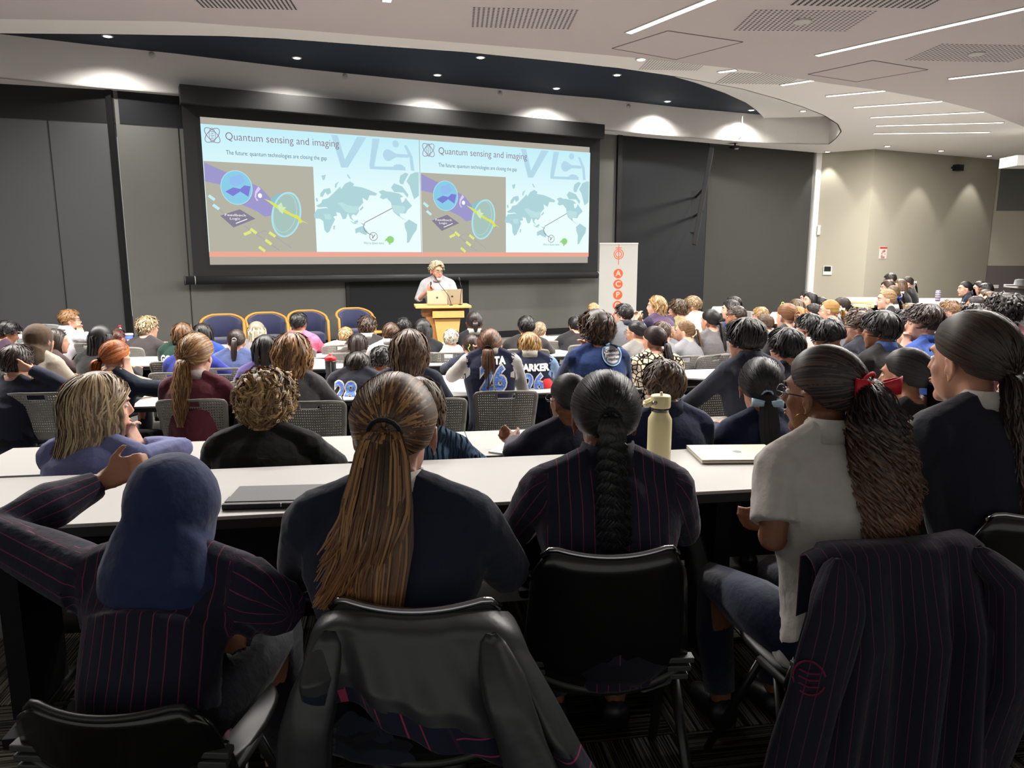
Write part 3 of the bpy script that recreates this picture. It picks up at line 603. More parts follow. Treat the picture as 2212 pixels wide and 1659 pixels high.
for k in range(2):
    sl = bpy.data.objects.new('slide', None); COL.objects.link(sl); sl.parent = SCR
    sl['label'] = ['left copy of the slide', 'right copy of the slide'][k]
    sl.location = (SL0[0]-sc_s0+k*(SLW+0.012), SLT-sc_z0, 0.004)
    for (nm, me) in parts:
        o = bpy.data.objects.new(nm, me); COL.objects.link(o); o.parent = sl
# ================================================================ roll-up banner
bp = at_y(1337, 525, 14.6); bt = thing('rollup_banner', 'white roll-up banner with orange emblem and letters in discs', 'banner', (bp[0], bp[1], 0), R(3))
bw = 82*14.6/1600; zt = bp[2]
g = G(); g.box((0, 0, zt/2+0.03), (bw, 0.006, zt-0.06)); g.obj('banner_sheet', mat('banner_white', (180, 180, 176), rough=0.6), bt)
g = G(); g.box((0, 0, zt-0.01), (bw+0.01, 0.025, 0.03)); g.obj('top_rail', M_FR, bt)
g = G(); g.box((0, 0, 0.04), (bw+0.04, 0.2, 0.08), bev=0.01); g.obj('base', mat('alu', (160, 160, 165), rough=0.35, metal=0.8), bt)
OR = mat('banner_orange', (226, 88, 46), rough=0.6)
def zpx(py): return at_y(1337, py, 14.6)[2]
TX = Matrix.Rotation(R(90), 4, 'X')
for i, (ch, py) in enumerate([('A', 591), ('C', 614), ('P', 637), ('O', 660), ('O', 683)]):
    z = zpx(py); g = G(); r = 0.092
    g.add([(r*math.cos(2*math.pi*k/28), -0.005, z+r*math.sin(2*math.pi*k/28)) for k in range(28)], [tuple(range(28))]); d = g.obj('disc', OR, bt)
    me = text_mesh(ch, 0.15, bold=0.004); me.transform(Matrix.Translation((0, -0.008, z)) @ TX); link('letter', me, d, mat('banner_white', (180, 180, 176)))
g = G(); z = zpx(549)
for (r, wd) in [(0.092, 0.014), (0.058, 0.014)]:
    n = 32; V = []
    for k in range(n):
        a = 2*math.pi*k/n; V += [((r+wd/2)*math.cos(a), -0.006, z+(r+wd/2)*math.sin(a)), ((r-wd/2)*math.cos(a), -0.006, z+(r-wd/2)*math.sin(a))]
    g.add(V, [(2*k, 2*k+1, 2*((k+1) % n)+1, 2*((k+1) % n)) for k in range(n)])
g.box((0, -0.006, z), (0.012, 0.002, 0.40)); g.box((0.03, -0.006, z+0.12), (0.06, 0.002, 0.012)); g.box((-0.03, -0.006, z+0.12), (0.06, 0.002, 0.012))
g.obj('emblem', OR, bt)
# ================================================================ lectern and what is on it
OAK = mat('light_oak', (206, 160, 96), rough=0.45, noise=0.12, nscale=6, bump=0.03, bscale=40)
OAK2 = mat('darker_oak', (150, 104, 60), rough=0.5, noise=0.15, nscale=6)
lx, ly = at_y(955, 657, 9.55)[:2]
lec = thing('lectern', 'light oak lectern with tapering front panel and wide top', 'lectern', (lx, ly, 0), R(10))
g = G(); g.box((0, 0, 1.13), (0.70, 0.5, 0.03), bev=0.006); g.obj('top', OAK, lec)
g = G(); g.box((0.0, 0.03, 1.06), (0.52, 0.38, 0.11)); g.obj('neck', OAK2, lec)
g = G(); g.box((0.06, -0.2, 1.035), (0.40, 0.05, 0.085), bev=0.004); g.obj('front_rail', OAK, lec)
def frust(w0, w1, z0, z1, y0, y1, cx=0.0):
    V = [(cx-w0/2, y0, z0), (cx+w0/2, y0, z0), (cx+w0/2, y1, z0), (cx-w0/2, y1, z0), (cx-w1/2, y0, z1), (cx+w1/2, y0, z1), (cx+w1/2, y1, z1), (cx-w1/2, y1, z1)]
    return V, [(3, 2, 1, 0), (4, 5, 6, 7), (0, 1, 5, 4), (1, 2, 6, 5), (2, 3, 7, 6), (3, 0, 4, 7)]
g = G(); g.add(*frust(0.22, 0.44, 0.1, 1.005, -0.16, 0.2)); g.obj('body', OAK2, lec)
g = G(); g.add(*frust(0.16, 0.33, 0.35, 0.98, -0.185, -0.162, 0.05)); g.obj('front_panel', OAK, lec)
g = G(); g.box((0.03, -0.17, 0.25), (0.2, 0.03, 0.12)); g.obj('lower_rail', OAK, lec)
g = G(); g.box((0, 0.02, 0.04), (0.5, 0.45, 0.08), bev=0.01); g.obj('foot', OAK, lec)
ZL = 1.146
SIL = mat('laptop_silver', (176, 160, 132), rough=0.35, metal=0.6)
def laptop(name, label, loc, rz, w_=0.31, open_=True, m=SIL, ang=105):
    t = thing(name, label, 'laptop', loc, rz)
    g = G(); g.box((0, 0, 0.008), (w_, w_*0.7, 0.014), bev=0.003); g.obj('base', m, t)
    g = G()
    if open_:
        Mx = Matrix.Translation((0, -w_*0.35, 0.014)) @ Matrix.Rotation(R(180-ang-90), 4, 'X')
        g.box((0, 0, w_*0.34), (w_, 0.006, w_*0.68), Mx, bev=0.002); lid = g.obj('lid', m, t)
    else:
        g.box((0, 0, 0.0185), (w_, w_*0.7, 0.005), bev=0.002); lid = g.obj('lid', m, t)
    g = G(); c = 0.014
    if open_: g.ell((0, -0.0042, w_*0.34), (c, 0.001, c), 10, Mx)
    else: g.ell((0, 0, 0.0215), (c*1.3, c*1.3, 0.0008), 10)
    g.obj('round_badge', mat('badge_dark', (60, 52, 44), rough=0.3) if open_ else mat('badge_pale', (235, 235, 228), rough=0.2), lid, True); return t
def rel(t, x, y, z): return Vector((t.location.x, t.location.y, z)) + Matrix.Rotation(t.rotation_euler.z, 4, 'Z') @ Vector((x, y, 0))
laptop('laptop', 'silver laptop open on the left half of the lectern', rel(lec, -0.07, -0.06, ZL), R(8), 0.25)
laptop('laptop', 'second silver laptop standing open at the right of the lectern', rel(lec, 0.12, 0.04, ZL), R(14), 0.27, ang=95)
def gooseneck(x0, y0, pts, label):
    t = thing('gooseneck_microphone', label, 'microphone', rel(lec, x0, y0, ZL))
    g = G(); g.lathe([(0.025, 0), (0.02, 0.01)], 12); g.obj('foot', M_BK, t, True)
    g = G(); g.tube([(0, 0, 0.01)]+pts, 0.004, 6); g.obj('stem', M_BK, t, True)
    a = Vector(pts[-2]); b = Vector(pts[-1]); d = (b-a).normalized()
    g = G(); g.tube([b, b+d*0.05], [0.008, 0.009], 8); g.obj('capsule', mat('mic_grey', (40, 40, 42), rough=0.6), t, True)
gooseneck(0.10, -0.18, [(-0.03, 0, 0.12), (-0.14, 0.02, 0.26), (-0.19, 0.03, 0.34)], 'long black microphone leaning across the speaker shirt')
gooseneck(0.22, -0.12, [(0.01, 0, 0.12), (0.02, 0, 0.22), (0.0, 0.0, 0.30)], 'thin upright microphone at the right end of the lectern')
# ================================================================ armchairs and side table
NAVY = mat('armchair_navy', (58, 62, 92), rough=0.9, spec=0.15, bump=0.2, bscale=120, sheen=0.3)
def armchair(px, pyt, Y, label, rz):
    x, y, _ = at_y(px, pyt, Y); t = thing('tub_armchair', label, 'armchair', (x, y, 0), rz, 'navy tub armchairs')
    # faces -Y (towards the audience)
    def arc(r, zt, n=17, k0=0):
        out = []
        for i in range(n):
            a = R(-100+200*i/(n-1)); q = abs(i-(n-1)/2)/((n-1)/2)
            out.append((r*math.sin(a), r*0.86*math.cos(a), zt-0.20*max(0, q-0.25)**1.3))
        return out
    rail = arc(0.33, 0.80); g = G(); g.tube([(rail[0][0], rail[0][1]-0.16, 0.0), (rail[0][0], rail[0][1]-0.14, 0.45)]+[(rail[0][0], rail[0][1]-0.12, rail[0][2]-0.02)]+rail+[(rail[-1][0], rail[-1][1]-0.12, rail[-1][2]-0.02), (rail[-1][0], rail[-1][1]-0.14, 0.45), (rail[-1][0], rail[-1][1]-0.16, 0.0)], [(0.024, 0.018)]*23, 8); g.obj('wood_rail', mat('honey_wood', (222, 158, 74), rough=0.35), t, True)
    g = G(); top = arc(0.305, 0.785); n = len(top)
    V = [(x_, y_, z_) for x_, y_, z_ in top]+[(x_*0.95, y_*0.95, 0.22) for x_, y_, z_ in top]+[(x_*0.80, y_*0.80, z_-0.01) for x_, y_, z_ in top]+[(x_*0.78, y_*0.78, 0.22) for x_, y_, z_ in top]
    Fc = []
    for i in range(n-1): Fc += [(i, i+1, n+i+1, n+i), (2*n+i+1, 2*n+i, 3*n+i, 3*n+i+1), (i+1, i, 2*n+i, 2*n+i+1), (n+i, n+i+1, 3*n+i+1, 3*n+i)]
    Fc += [(0, n, 3*n, 2*n), (n-1, 3*n-1, 4*n-1, 2*n-1)]
    g.add(V, Fc); g.obj('upholstered_shell', NAVY, t, True)
    g = G(); g.box((0, -0.05, 0.36), (0.50, 0.50, 0.16), bev=0.04); g.obj('seat_cushion', NAVY, t, True)
    for sx in (-1, 1):
        g = G(); g.tube([(sx*0.22, 0.2, 0.24), (sx*0.24, 0.24, 0)], [0.02, 0.015], 8); g.obj('leg', mat('honey_wood', (222, 158, 74)), t, True)
armchair(480, 688, 12.1, 'navy tub armchair with honey wood rail, leftmost of the row', R(22))
armchair(575, 685, 12.5, 'navy tub armchair, second from left in the row', R(24))
armchair(664, 682, 13.0, 'navy tub armchair directly behind the tall black-haired person', R(24))
armchair(766, 677, 13.6, 'navy tub armchair nearest the lectern', R(25))
x, y, _ = at_y(806, 720, 12.3); t = thing('side_table', 'small round honey wood side table beside the rightmost armchair', 'side table', (x, y, 0))
g = G(); g.lathe([(0.15, 0.50), (0.155, 0.51), (0.15, 0.53)], 24); g.obj('tabletop', mat('honey_wood', (222, 158, 74)), t, True)
g = G(); g.lathe([(0.02, 0.0), (0.02, 0.5)], 10); g.obj('column', M_BK, t, True)
g = G(); g.lathe([(0.14, 0.0), (0.14, 0.015), (0.02, 0.03)], 20); g.obj('base', M_BK, t, True)
# ================================================================ tables
T_TOP = mat('table_white_laminate', (168, 166, 163), rough=0.38, spec=0.4)
T_EDGE = mat('table_black_edge', (34, 35, 36), rough=0.6)
T_MOD = mat('table_black_modesty', (16, 16, 17), rough=0.7, spec=0.2)
T_LEG = mat('table_grey_leg', (168, 168, 165), rough=0.45)
def table(label, nl, nr, fr, fl, z, legs=True, group=None, mod=True, legm=None):
    """corners as floor-plan points: near left, near right, far right, far left"""
    P = [Vector((*p, 0)) for p in (nl, nr, fr, fl)]; c = sum(P, Vector())/4; ang = math.atan2(P[1].y-P[0].y, P[1].x-P[0].x)
    tz = tier_z(c.x, c.y); tz = min(tz, z-0.6)
    t = thing('lecture_table', label, 'table', (c.x, c.y, tz), ang, group or 'white lecture tables'); Mi = Matrix.Rotation(-ang, 4, 'Z')
    q = [Mi @ (p-c) for p in P]; zt = z-tz
    g = G(); g.prism([(p.x, p.y) for p in q], zt-0.012, zt); g.obj('tabletop', T_TOP, t, bevel=0.002)
    g = G(); g.prism([(p.x*0.9985, p.y*0.995) for p in q], zt-0.042, zt-0.0125); g.obj('edge', T_EDGE, t)
    x0 = max(q[0].x, q[3].x)+0.25; x1 = min(q[1].x, q[2].x)-0.25; ym = (q[2].y+q[0].y)/2; d = abs(q[2].y-q[0].y)
    if mod:
        g = G(); g.box(((x0+x1)/2, q[2].y-0.12*min(1, d), zt-0.25), (max(0.2, x1-x0+0.3), 0.018, 0.40)); g.obj('modesty_panel', T_MOD, t)
    n = max(2, int((x1-x0)/1.6)+1)
    for i in range(n):
        x = x0+(x1-x0)*i/(n-1)
        g = G(); g.box((x, ym, (zt-0.04)/2+0.02), (0.06, min(0.3, d*0.5), zt-0.09)); g.box((x, ym, 0.015), (0.06, d*0.8, 0.03), bev=0.004); g.obj('leg', legm or T_LEG, t)
    return t
def tpx(label, a, b, c, d, z=0.74, **k): return table(label, on_z(*a, z), on_z(*b, z), on_z(*c, z), on_z(*d, z), z, **k)
ZA = 0.74+TA; ZB = 0.74+TB
def rowp(f, s): p = RD*s+RNm*f; return (p.x, p.y)
nfA = 2.262; ffA = 2.80
s_l = -1.42; 
table('long white table in front of the nearest row, left part', rowp(nfA, -1.47), rowp(nfA, 0.90), rowp(ffA, 0.90), rowp(ffA, -1.47), ZA, legm=T_MOD, group='nearest row tables')
table('long white table in front of the nearest row, right part with laptop', rowp(nfA, 0.903), rowp(nfA, 3.6), rowp(ffA, 3.6), rowp(ffA, 0.903), ZA, legm=T_MOD, group='nearest row tables')
fB = Vector((*on_z(400, 957, ZB), 0)).dot(RNm); fB2 = Vector((*on_z(1153, 924, ZB), 0)).dot(RNm); fB = (fB+fB2)/2
table('white table of the second row, left part', rowp(fB-0.5, -1.85), rowp(fB-0.5, 0.35), rowp(fB, 0.35), rowp(fB, -1.85), ZB, legm=T_MOD, group='second row tables')
table('white table of the second row, right part', rowp(fB-0.5, 0.353), rowp(fB-0.5, 3.6), rowp(fB, 3.6), rowp(fB, 0.353), ZB, legm=T_MOD, group='second row tables')
tpx('white table before the maroon jumper person, third row', (282, 879), (740, 864), (728, 826), (350, 824))
tpx('white table before the navy 26 jersey, third row', (742, 864), (1240, 846), (1200, 808), (729, 813))
tpx('white table with the open laptop, third row right', (1242, 846), (1660, 826), (1600, 795), (1202, 808))
tpx('white table at the left edge under the ginger person\'s elbow', (-80, 859), (272, 854), (285, 823), (-40, 826))
tpx('white table with black front behind the ginger person', (150, 792), (560, 787), (560, 768), (175, 771))
tpx('white table behind the red-lidded bottle', (565, 800), (985, 788), (975, 768), (563, 775))
tpx('white front table at far left with water bottles', (-40, 752), (300, 748), (300, 732), (-10, 735))
tpx('white front table before the armchairs', (440, 761), (735, 777), (745, 744), (455, 744))
tpx('white front table before the lectern', (740, 777), (1020, 760), (1010, 738), (747, 744))
tpx('white angled table in front of the dark-suited person', (1052, 772), (1240, 768), (1230, 742), (1065, 748))
tpx('white empty table end near the dark skirting', (1198, 738), (1292, 733), (1285, 720), (1165, 728))
tpx('white table end with grey leg behind the floral blouse', (1457, 749), (1600, 738), (1560, 722), (1434, 732))
tpx('white table carrying loose papers right of the grey chair', (1600, 783), (1860, 765), (1830, 745), (1600, 762))
tpx('white table before the charcoal-jacket person', (1636, 730), (1800, 722), (1780, 702), (1640, 710), z=0.78)
tpx('white table at the far dark wall', (1530, 676), (1600, 674), (1590, 661), (1540, 662), z=0.85, mod=False)
tpx('white table beneath the green-lidded bottle', (1640, 705), (1740, 702), (1725, 672), (1668, 674), z=0.78, mod=False)
def raised(label, a, b, c, d, Yn, Yf):
    A = at_y(*a, Yn); B = at_y(*b, Yn); C_ = at_y(*c, Yf); D_ = at_y(*d, Yf)
    return table(label, A[:2], B[:2], C_[:2], D_[:2], (A[2]+B[2]+C_[2]+D_[2])/4, mod=True)
raised('pale desk with yellow folders by the cream wall', (1850, 664), (1945, 664), (1915, 640), (1823, 634), 13.0, 15.4)
raised('pale desk with the striped can by the cream wall', (1968, 664), (2140, 664), (2105, 643), (1965, 639), 13.0, 15.4)
# ================================================================ people
JOBS = []
def raw(name, g, voxel, smooth_it, m, parent=None, post=None, fac=0.5, dec=0.27):
    o = g.obj(name, None, parent); md = o.modifiers.new('r', 'REMESH'); md.mode = 'VOXEL'; md.voxel_size = voxel; md.use_smooth_shade = True
    if smooth_it: s = o.modifiers.new('s', 'SMOOTH'); s.factor = fac; s.iterations = smooth_it
    if dec: dm = o.modifiers.new('d', 'DECIMATE'); dm.ratio = dec
    JOBS.append((o, m, post)); return o
def flush_jobs():
    dg = bpy.context.evaluated_depsgraph_get()
    for (o, m, post) in JOBS:
        me = bpy.data.meshes.new_from_object(o.evaluated_get(dg)); old = o.data
        o.modifiers.clear(); o.data = me; me.name = o.name; bpy.data.meshes.remove(old); me.materials.clear()
        for q in (m if isinstance(m, (list, tuple)) else [m]): me.materials.append(q)
        n = len(me.vertices); V = np.empty(n*3); me.vertices.foreach_get('co', V); V = V.reshape(-1, 3)
        if post: post(o, me, V)
        me.polygons.foreach_set('use_smooth', [True]*len(me.polygons)); me.update()
    JOBS.clear()
def seg_dist(V, a, b):
    a = np.array(a); b = np.array(b); ab = b-a; t = np.clip(((V-a) @ ab)/(ab @ ab+1e-9), 0, 1); q = a+t[:, None]*ab
    return np.linalg.norm(V-q, axis=1), t
def set_attr(me, name, vals):
    at = me.attributes.new(name, 'FLOAT', 'POINT'); at.data.foreach_set('value', np.asarray(vals, np.float32))
def folds(V, N, amp, seed, fz=9.0):
    r = np.random.default_rng(seed); d = np.zeros(len(V))
    for k in range(7):
        w_ = r.normal(size=3)*np.array([1.0, 1.0, 0.8])*fz*(1+k*0.45); q = V @ w_+r.uniform(0, 6.28)
        q += 1.3*np.sin(V @ (r.normal(size=3)*fz*0.8)+r.uniform(0, 6))
        d += (1-2*np.abs(np.sin(q)))**1/(1+k*0.5)
    return V+N*(d*amp/3)[:, None]
def normals(me):
    n = len(me.vertices); N = np.empty(n*3, np.float32); me.vertex_normals.foreach_get('vector', N); return N.reshape(-1, 3).astype(float)
def put(me, V): me.vertices.foreach_set('co', V.ravel()); me.update()
# ---- head and hair in head coordinates (face +Y, centre between the ears)
HA, HB, HC_, HO = 0.079, 0.098, 0.093, (0.0, -0.013, 0.030)
def hull(az, ph, off):
    s, c = np.sin(ph), np.cos(ph)
    return np.stack([(HA+off)*s*np.sin(az)+HO[0], (HB+off)*s*np.cos(az)+HO[1], (HC_+off)*c+HO[2]], -1)
def hairline(az, back=126, front=50, side=96):
    a = np.abs(np.degrees((az+math.pi) % (2*math.pi)-math.pi))
    return np.radians(np.interp(a, [0, 34, 52, 66, 80, 96, 112, 130, 180], [front+4, front+6, front+20, 84, side-6, side+2, (side+back)/2+4, (side+back)/2+8, back]))
def strands(name, P, W, C, ns, m=None):
    """P (n,m,3) paths, W (n,m) half widths, C (n,3) colours -> one mesh of thin locks"""
    n, k, _ = P.shape; T = np.gradient(P, axis=1); T /= np.linalg.norm(T, axis=2, keepdims=True)+1e-9
    up = np.where(np.abs(T[..., 2:3]) > 0.9, np.array([0, 1.0, 0]), np.array([0, 0, 1.0]))
    # keep frame stable: use outward vector from the head axis
    ctr = np.array([0, -0.02, 0.0]); out = P-ctr; out[..., 2] *= 0.3; u = np.cross(out, T); nu = np.linalg.norm(u, axis=2, keepdims=True)
    u = np.where(nu > 1e-4, u/(nu+1e-9), np.cross(up, T)); v = np.cross(T, u)
    V = np.stack([P-W[..., None]*u, P+W[..., None]*u+W[..., None]*v*0.25], 2).reshape(-1, 3)
    i = np.arange(n)[:, None]*(k*2); j = np.arange(k-1)[None, :]*2; Fc = np.stack([i+j, i+j+1, i+j+3, i+j+2], -1).reshape(-1, 4)
    return V, Fc, np.repeat(C, k*2, axis=0)
def mesh_fast(name, V, Fq, C=None):
    me = bpy.data.meshes.new(name); me.vertices.add(len(V)); me.vertices.foreach_set('co', np.asarray(V, np.float32).ravel())
    nf = len(Fq); me.loops.add(nf*4); me.polygons.add(nf)
    me.loops.foreach_set('vertex_index', np.asarray(Fq, np.int32).ravel()); me.polygons.foreach_set('loop_start', np.arange(nf, dtype=np.int32)*4)
    me.update(calc_edges=True); me.polygons.foreach_set('use_smooth', [True]*nf)
    if C is not None:
        at = me.color_attributes.new('hc', 'FLOAT_COLOR', 'POINT'); at.data.foreach_set('color', np.concatenate([C, np.ones((len(C), 1))], 1).astype(np.float32).ravel())
    return me
LODS = {0: (2100, 12, 0.0020, 2), 1: (760, 8, 0.0034, 2), 2: (230, 5, 0.0065, 2)}
def make_hair(parent, Hm, style, col, lod, seed, kw):
    rg = np.random.default_rng(seed); n, m, wd, ns = LODS[lod]; kind = style
    P = dict(vol=0.014, L=0.055, wave=0.0, wl=0.05, curl=0.0, zend=-0.2, pinch=0.1, backoff=0.0, tie=(180, 92), tl=0.3, tr=0.03, sway=0.0, front=50, back=126, side=96, var=0.25, n=1.0, turns=2.5)
    PRE = {'short': dict(vol=0.015, L=0.05), 'buzz': dict(vol=0.006, L=0.02), 'thick': dict(vol=0.026, L=0.085, side=102), 'bowl': dict(vol=0.028, L=0.10, front=58, side=104),
           'wavy': dict(vol=0.036, L=0.12, wave=0.008, wl=0.06, back=134), 'curly': dict(vol=0.042, L=0.07, curl=0.009, back=130), 'bigcurly': dict(vol=0.054, L=0.11, curl=0.020, var=0.4, back=136, side=106, turns=2.2),
           'long': dict(vol=0.016, zend=-0.34, wave=0.004, pinch=0.15), 'bob': dict(vol=0.022, zend=-0.15, pinch=0.10, wave=0.003), 'shaggy': dict(vol=0.022, zend=-0.17, pinch=0.0, wave=0.012, wl=0.11),
           'pony': dict(vol=0.008), 'bun': dict(vol=0.008, tie=(180, 100)), 'braid': dict(vol=0.010, tl=0.42)}
    P.update(PRE.get(kind, {})); P.update({k_: v for k_, v in kw.items() if k_ in P}); col = np.array(lin(col))*0.8; n = int(n*P['n'])
    Vs, Fs, Cs = [], [], []; nv = 0
    def addp(path, W, C):
        nonlocal nv
        V, Fq, CC = strands('h', path, W, C, ns); Vs.append(V); Fs.append(Fq+nv); Cs.append(CC); nv += len(V)
    def cols(k, dark=1.0):
        ck = (np.arange(k)//5)*5; f = 1+P['var']*(0.75*rg.normal(size=(k, 1))[ck]+0.5*rg.normal(size=(k, 1))); hl = kw.get('hl'); c = col[None]*np.clip(f, 0.35, 2.2)*dark
        if hl is not None:
            w_ = (rg.random((k, 1))[ck] < 0.3)*0.7; c = c*(1-w_)+np.array(lin(hl))[None]*w_
        return c
    # cap
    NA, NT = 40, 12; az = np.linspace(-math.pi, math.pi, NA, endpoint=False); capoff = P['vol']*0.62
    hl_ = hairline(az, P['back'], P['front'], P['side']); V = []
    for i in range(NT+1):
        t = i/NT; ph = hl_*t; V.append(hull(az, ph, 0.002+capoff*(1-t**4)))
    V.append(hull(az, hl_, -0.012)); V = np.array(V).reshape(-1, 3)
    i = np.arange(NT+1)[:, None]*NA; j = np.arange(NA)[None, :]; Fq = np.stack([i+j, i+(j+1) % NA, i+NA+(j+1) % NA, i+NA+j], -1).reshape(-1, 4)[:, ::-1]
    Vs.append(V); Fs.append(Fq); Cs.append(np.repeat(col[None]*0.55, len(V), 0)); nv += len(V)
    t = np.linspace(0, 1, m)[None, :]
    kc = {'short': 2, 'thick': 2, 'bowl': 2, 'wavy': 4, 'curly': 5, 'bigcurly': 7, 'long': 5, 'bob': 6, 'shaggy': 8}.get(kind, 1); kc = kc if lod < 2 else max(1, kc//3)
    ci = (np.arange(n)//kc)*kc; cl = lambda q: q[ci]
    sp3 = rg.normal(size=(n, 1, 3))*(0.0035 if kc > 1 else 0.0)*np.sin(np.pi*np.linspace(0.12, 0.92, m))[None, :, None]
    az0 = cl(rg.uniform(-math.pi, math.pi, n))+(0.012*rg.normal(size=n) if kc > 1 else 0); HLn = hairline(az0, P['back'], P['front'], P['side'])
    if kind in ('short', 'buzz', 'thick', 'bowl', 'wavy', 'curly', 'bigcurly'):
        ph0 = cl(np.sqrt(rg.random(n)))*(HLn-R(4)); L = P['L']*cl(rg.uniform(0.8, 1.1, n))*rg.uniform(0.93, 1.04, n)
        if kind in ('curly', 'bigcurly'): ph0 = np.arccos(1-cl(rg.random(n))*(1-np.cos(HLn-R(6))))
        dph = L/0.095; ph = ph0[:, None]+dph[:, None]*t; ph = np.minimum(ph, (HLn+R(7 if kind != 'buzz' else 0))[:, None]+0.25*0)
        vol = P['vol']*np.interp(np.degrees(ph), [0, 55, 100, 130], [1, 1, 0.7, 0.25 if 'curly' not in kind and kind != 'wavy' else 0.7])
        off = vol*(0.35+0.65*t**0.7)*cl(rg.uniform(0.75, 1.15, n))[:, None]+0.002
        a = az0[:, None]+(0.30*cl(rg.normal(size=n))[:, None]+0.18)*t
        if P['wave'] > 0:
            q = 2*math.pi*(L[:, None]*t)/P['wl']+cl(rg.uniform(0, 6.28, n))[:, None]; a = a+P['wave']/0.09*np.sin(q); off = off+P['wave']*0.7*np.cos(q)
        path = hull(a, ph, off)+sp3
        if P['curl'] > 0:
            q = 2*math.pi*P['turns']*t+cl(rg.uniform(0, 6.28, n))[:, None]; e1 = cl(rg.normal(size=(n, 1, 3))); e1 /= np.linalg.norm(e1, axis=2, keepdims=True)
            e2 = cl(rg.normal(size=(n, 1, 3))); e2 -= (e1*e2).sum(2, keepdims=True)*e1; e2 /= np.linalg.norm(e2, axis=2, keepdims=True)
            path = path+P['curl']*(e1*np.cos(q)[..., None]+e2*np.sin(q)[..., None])*cl(rg.uniform(0.6, 1.3, (n, 1, 1)))
        W = wd*(1.25 if kind == 'bigcurly' else 1.0)*(0.75+0.5*np.sin(math.pi*t)-0.45*t**3)*rg.uniform(0.7, 1.2, (n, 1)); addp(path, np.broadcast_to(W, (n, m)), cols(n))
    elif kind in ('long', 'bob', 'shaggy'):
        ph0 = np.radians(cl(rg.uniform(2, 62, n))); aa = np.abs(az0); sg = np.sign(az0); phr = np.radians(np.interp(np.degrees(aa), [0, 90, 180], [98, 96, 104]))
        tgt = np.where(aa < R(84), sg*(R(84)+rg.uniform(0, 0.25, n)), az0); zr = HO[2]+(HC_+P['vol'])*np.cos(phr)
        Lh = 0.098*(phr-ph0); Lf = np.maximum(0.01, zr-(P['zend']+0.022*cl(rg.normal(size=n))+0.012*rg.normal(size=n)+(0.05 if kind == 'shaggy' else 0)*cl(rg.random(n)))); S = (Lh+Lf)[:, None]*t
        ph = np.minimum(ph0[:, None]+S/0.098, phr[:, None]); fall = np.maximum(0, S-Lh[:, None]); u_ = np.clip((ph-ph0[:, None])/(phr-ph0)[:, None], 0, 1)
        a = az0[:, None]+(tgt-az0)[:, None]*u_**0.8+0.10*cl(rg.normal(size=n))[:, None]*u_
        off = P['vol']*(0.4+0.6*u_)*cl(rg.uniform(0.6, 1.15, n))[:, None]+0.003
        if P['wave'] > 0:
            q = 2*math.pi*S/P['wl']+cl(rg.uniform(0, 6.28, n))[:, None]*(0.5 if kind != 'shaggy' else 1); a = a+P['wave']/0.1*np.sin(q)*u_; off = off+P['wave']*0.8*np.cos(q)*u_
        path = hull(a, ph, off)+sp3*1.6; f2 = fall/(np.abs(P['zend'])+0.05); path[..., 2] -= fall
        path[..., 0] *= 1-P['pinch']*np.minimum(f2, 1.0); path[..., 1] -= P['backoff']*f2+np.interp(fall, [0, 0.08, 0.2, 0.4], [0, 0.0, 0.045, 0.07])*(path[..., 1] < 0)
        if kind == 'shaggy': path[..., 0] += np.sign(path[..., 0])*0.02*np.clip(f2-0.6, 0, 1)
        W = wd*(0.8+0.5*np.sin(math.pi*t)-0.5*t**4)*rg.uniform(0.8, 1.3, (n, 1))*1.1; addp(path, np.broadcast_to(W, (n, m)), cols(n))
    else:  # gathered styles
        ta, tp = R(P['tie'][0]), R(P['tie'][1]); D = lambda a, p: np.stack([np.sin(p)*np.sin(a), np.sin(p)*np.cos(a), np.cos(p)], -1)
        td = D(np.array(ta), np.array(tp)); ph0 = HLn*np.where(rg.random(n) < 0.45, 0.98, rg.random(n)**0.6); d0 = D(az0, ph0)
        om = np.arccos(np.clip((d0*td).sum(1), -0.999, 0.999)); so = np.sin(om); tt = t*0.985
        dd = (np.sin((1-tt)*om[:, None])/so[:, None])[..., None]*d0[:, None, :]+(np.sin(tt*om[:, None])/so[:, None])[..., None]*td
        off = P['vol']*(0.45+0.7*np.sin(math.pi*np.clip(t, 0, 1))*rg.uniform(0.3, 1.2, n)[:, None])+0.001
        path = np.stack([(HA+off)*dd[..., 0], (HB+off)*dd[..., 1]+HO[1], (HC_+off)*dd[..., 2]+HO[2]], -1)
        W = wd*(1.15-0.45*t)*rg.uniform(0.8, 1.2, (n, 1)); addp(path, np.broadcast_to(W, (n, m)), cols(n))
        T0 = np.array([HA*td[0], HB*td[1]+HO[1], HC_*td[2]+HO[2]]); outd = np.array([td[0], td[1], 0]); outd /= np.linalg.norm(outd)
        if kind == 'bun':
            nb = max(60, n//4); c = T0+outd*0.03; tb = np.linspace(0, 1, m)[None, :]; r0 = P['tr']
            q = rg.uniform(0, 6.28, nb)[:, None]+tb*4.5; pb = rg.uniform(-1.3, 1.3, nb)[:, None]+0.4*tb; rr = r0*rg.uniform(0.85, 1.05, nb)[:, None]
            path = np.stack([c[0]+rr*np.cos(pb)*np.cos(q), c[1]+rr*0.8*np.sin(pb), c[2]+rr*np.cos(pb)*np.sin(q)], -1)
            addp(path, np.broadcast_to(wd*1.5*np.ones((1, m)), (nb, m)), cols(nb))
        else:
            nt_ = int(max(60, n*(0.5 if kind == 'pony' else 0.45)*kw.get('td', 1))); mt = int(m*1.4) if kind != 'braid' and P['curl'] == 0 else int(m*3.2); tb = np.linspace(0, 1, mt)[None, :]; Lt = P['tl']*(1-0.35*rg.random(nt_)**2)[:, None] if kind == 'pony' else P['tl']*np.ones((nt_, 1))
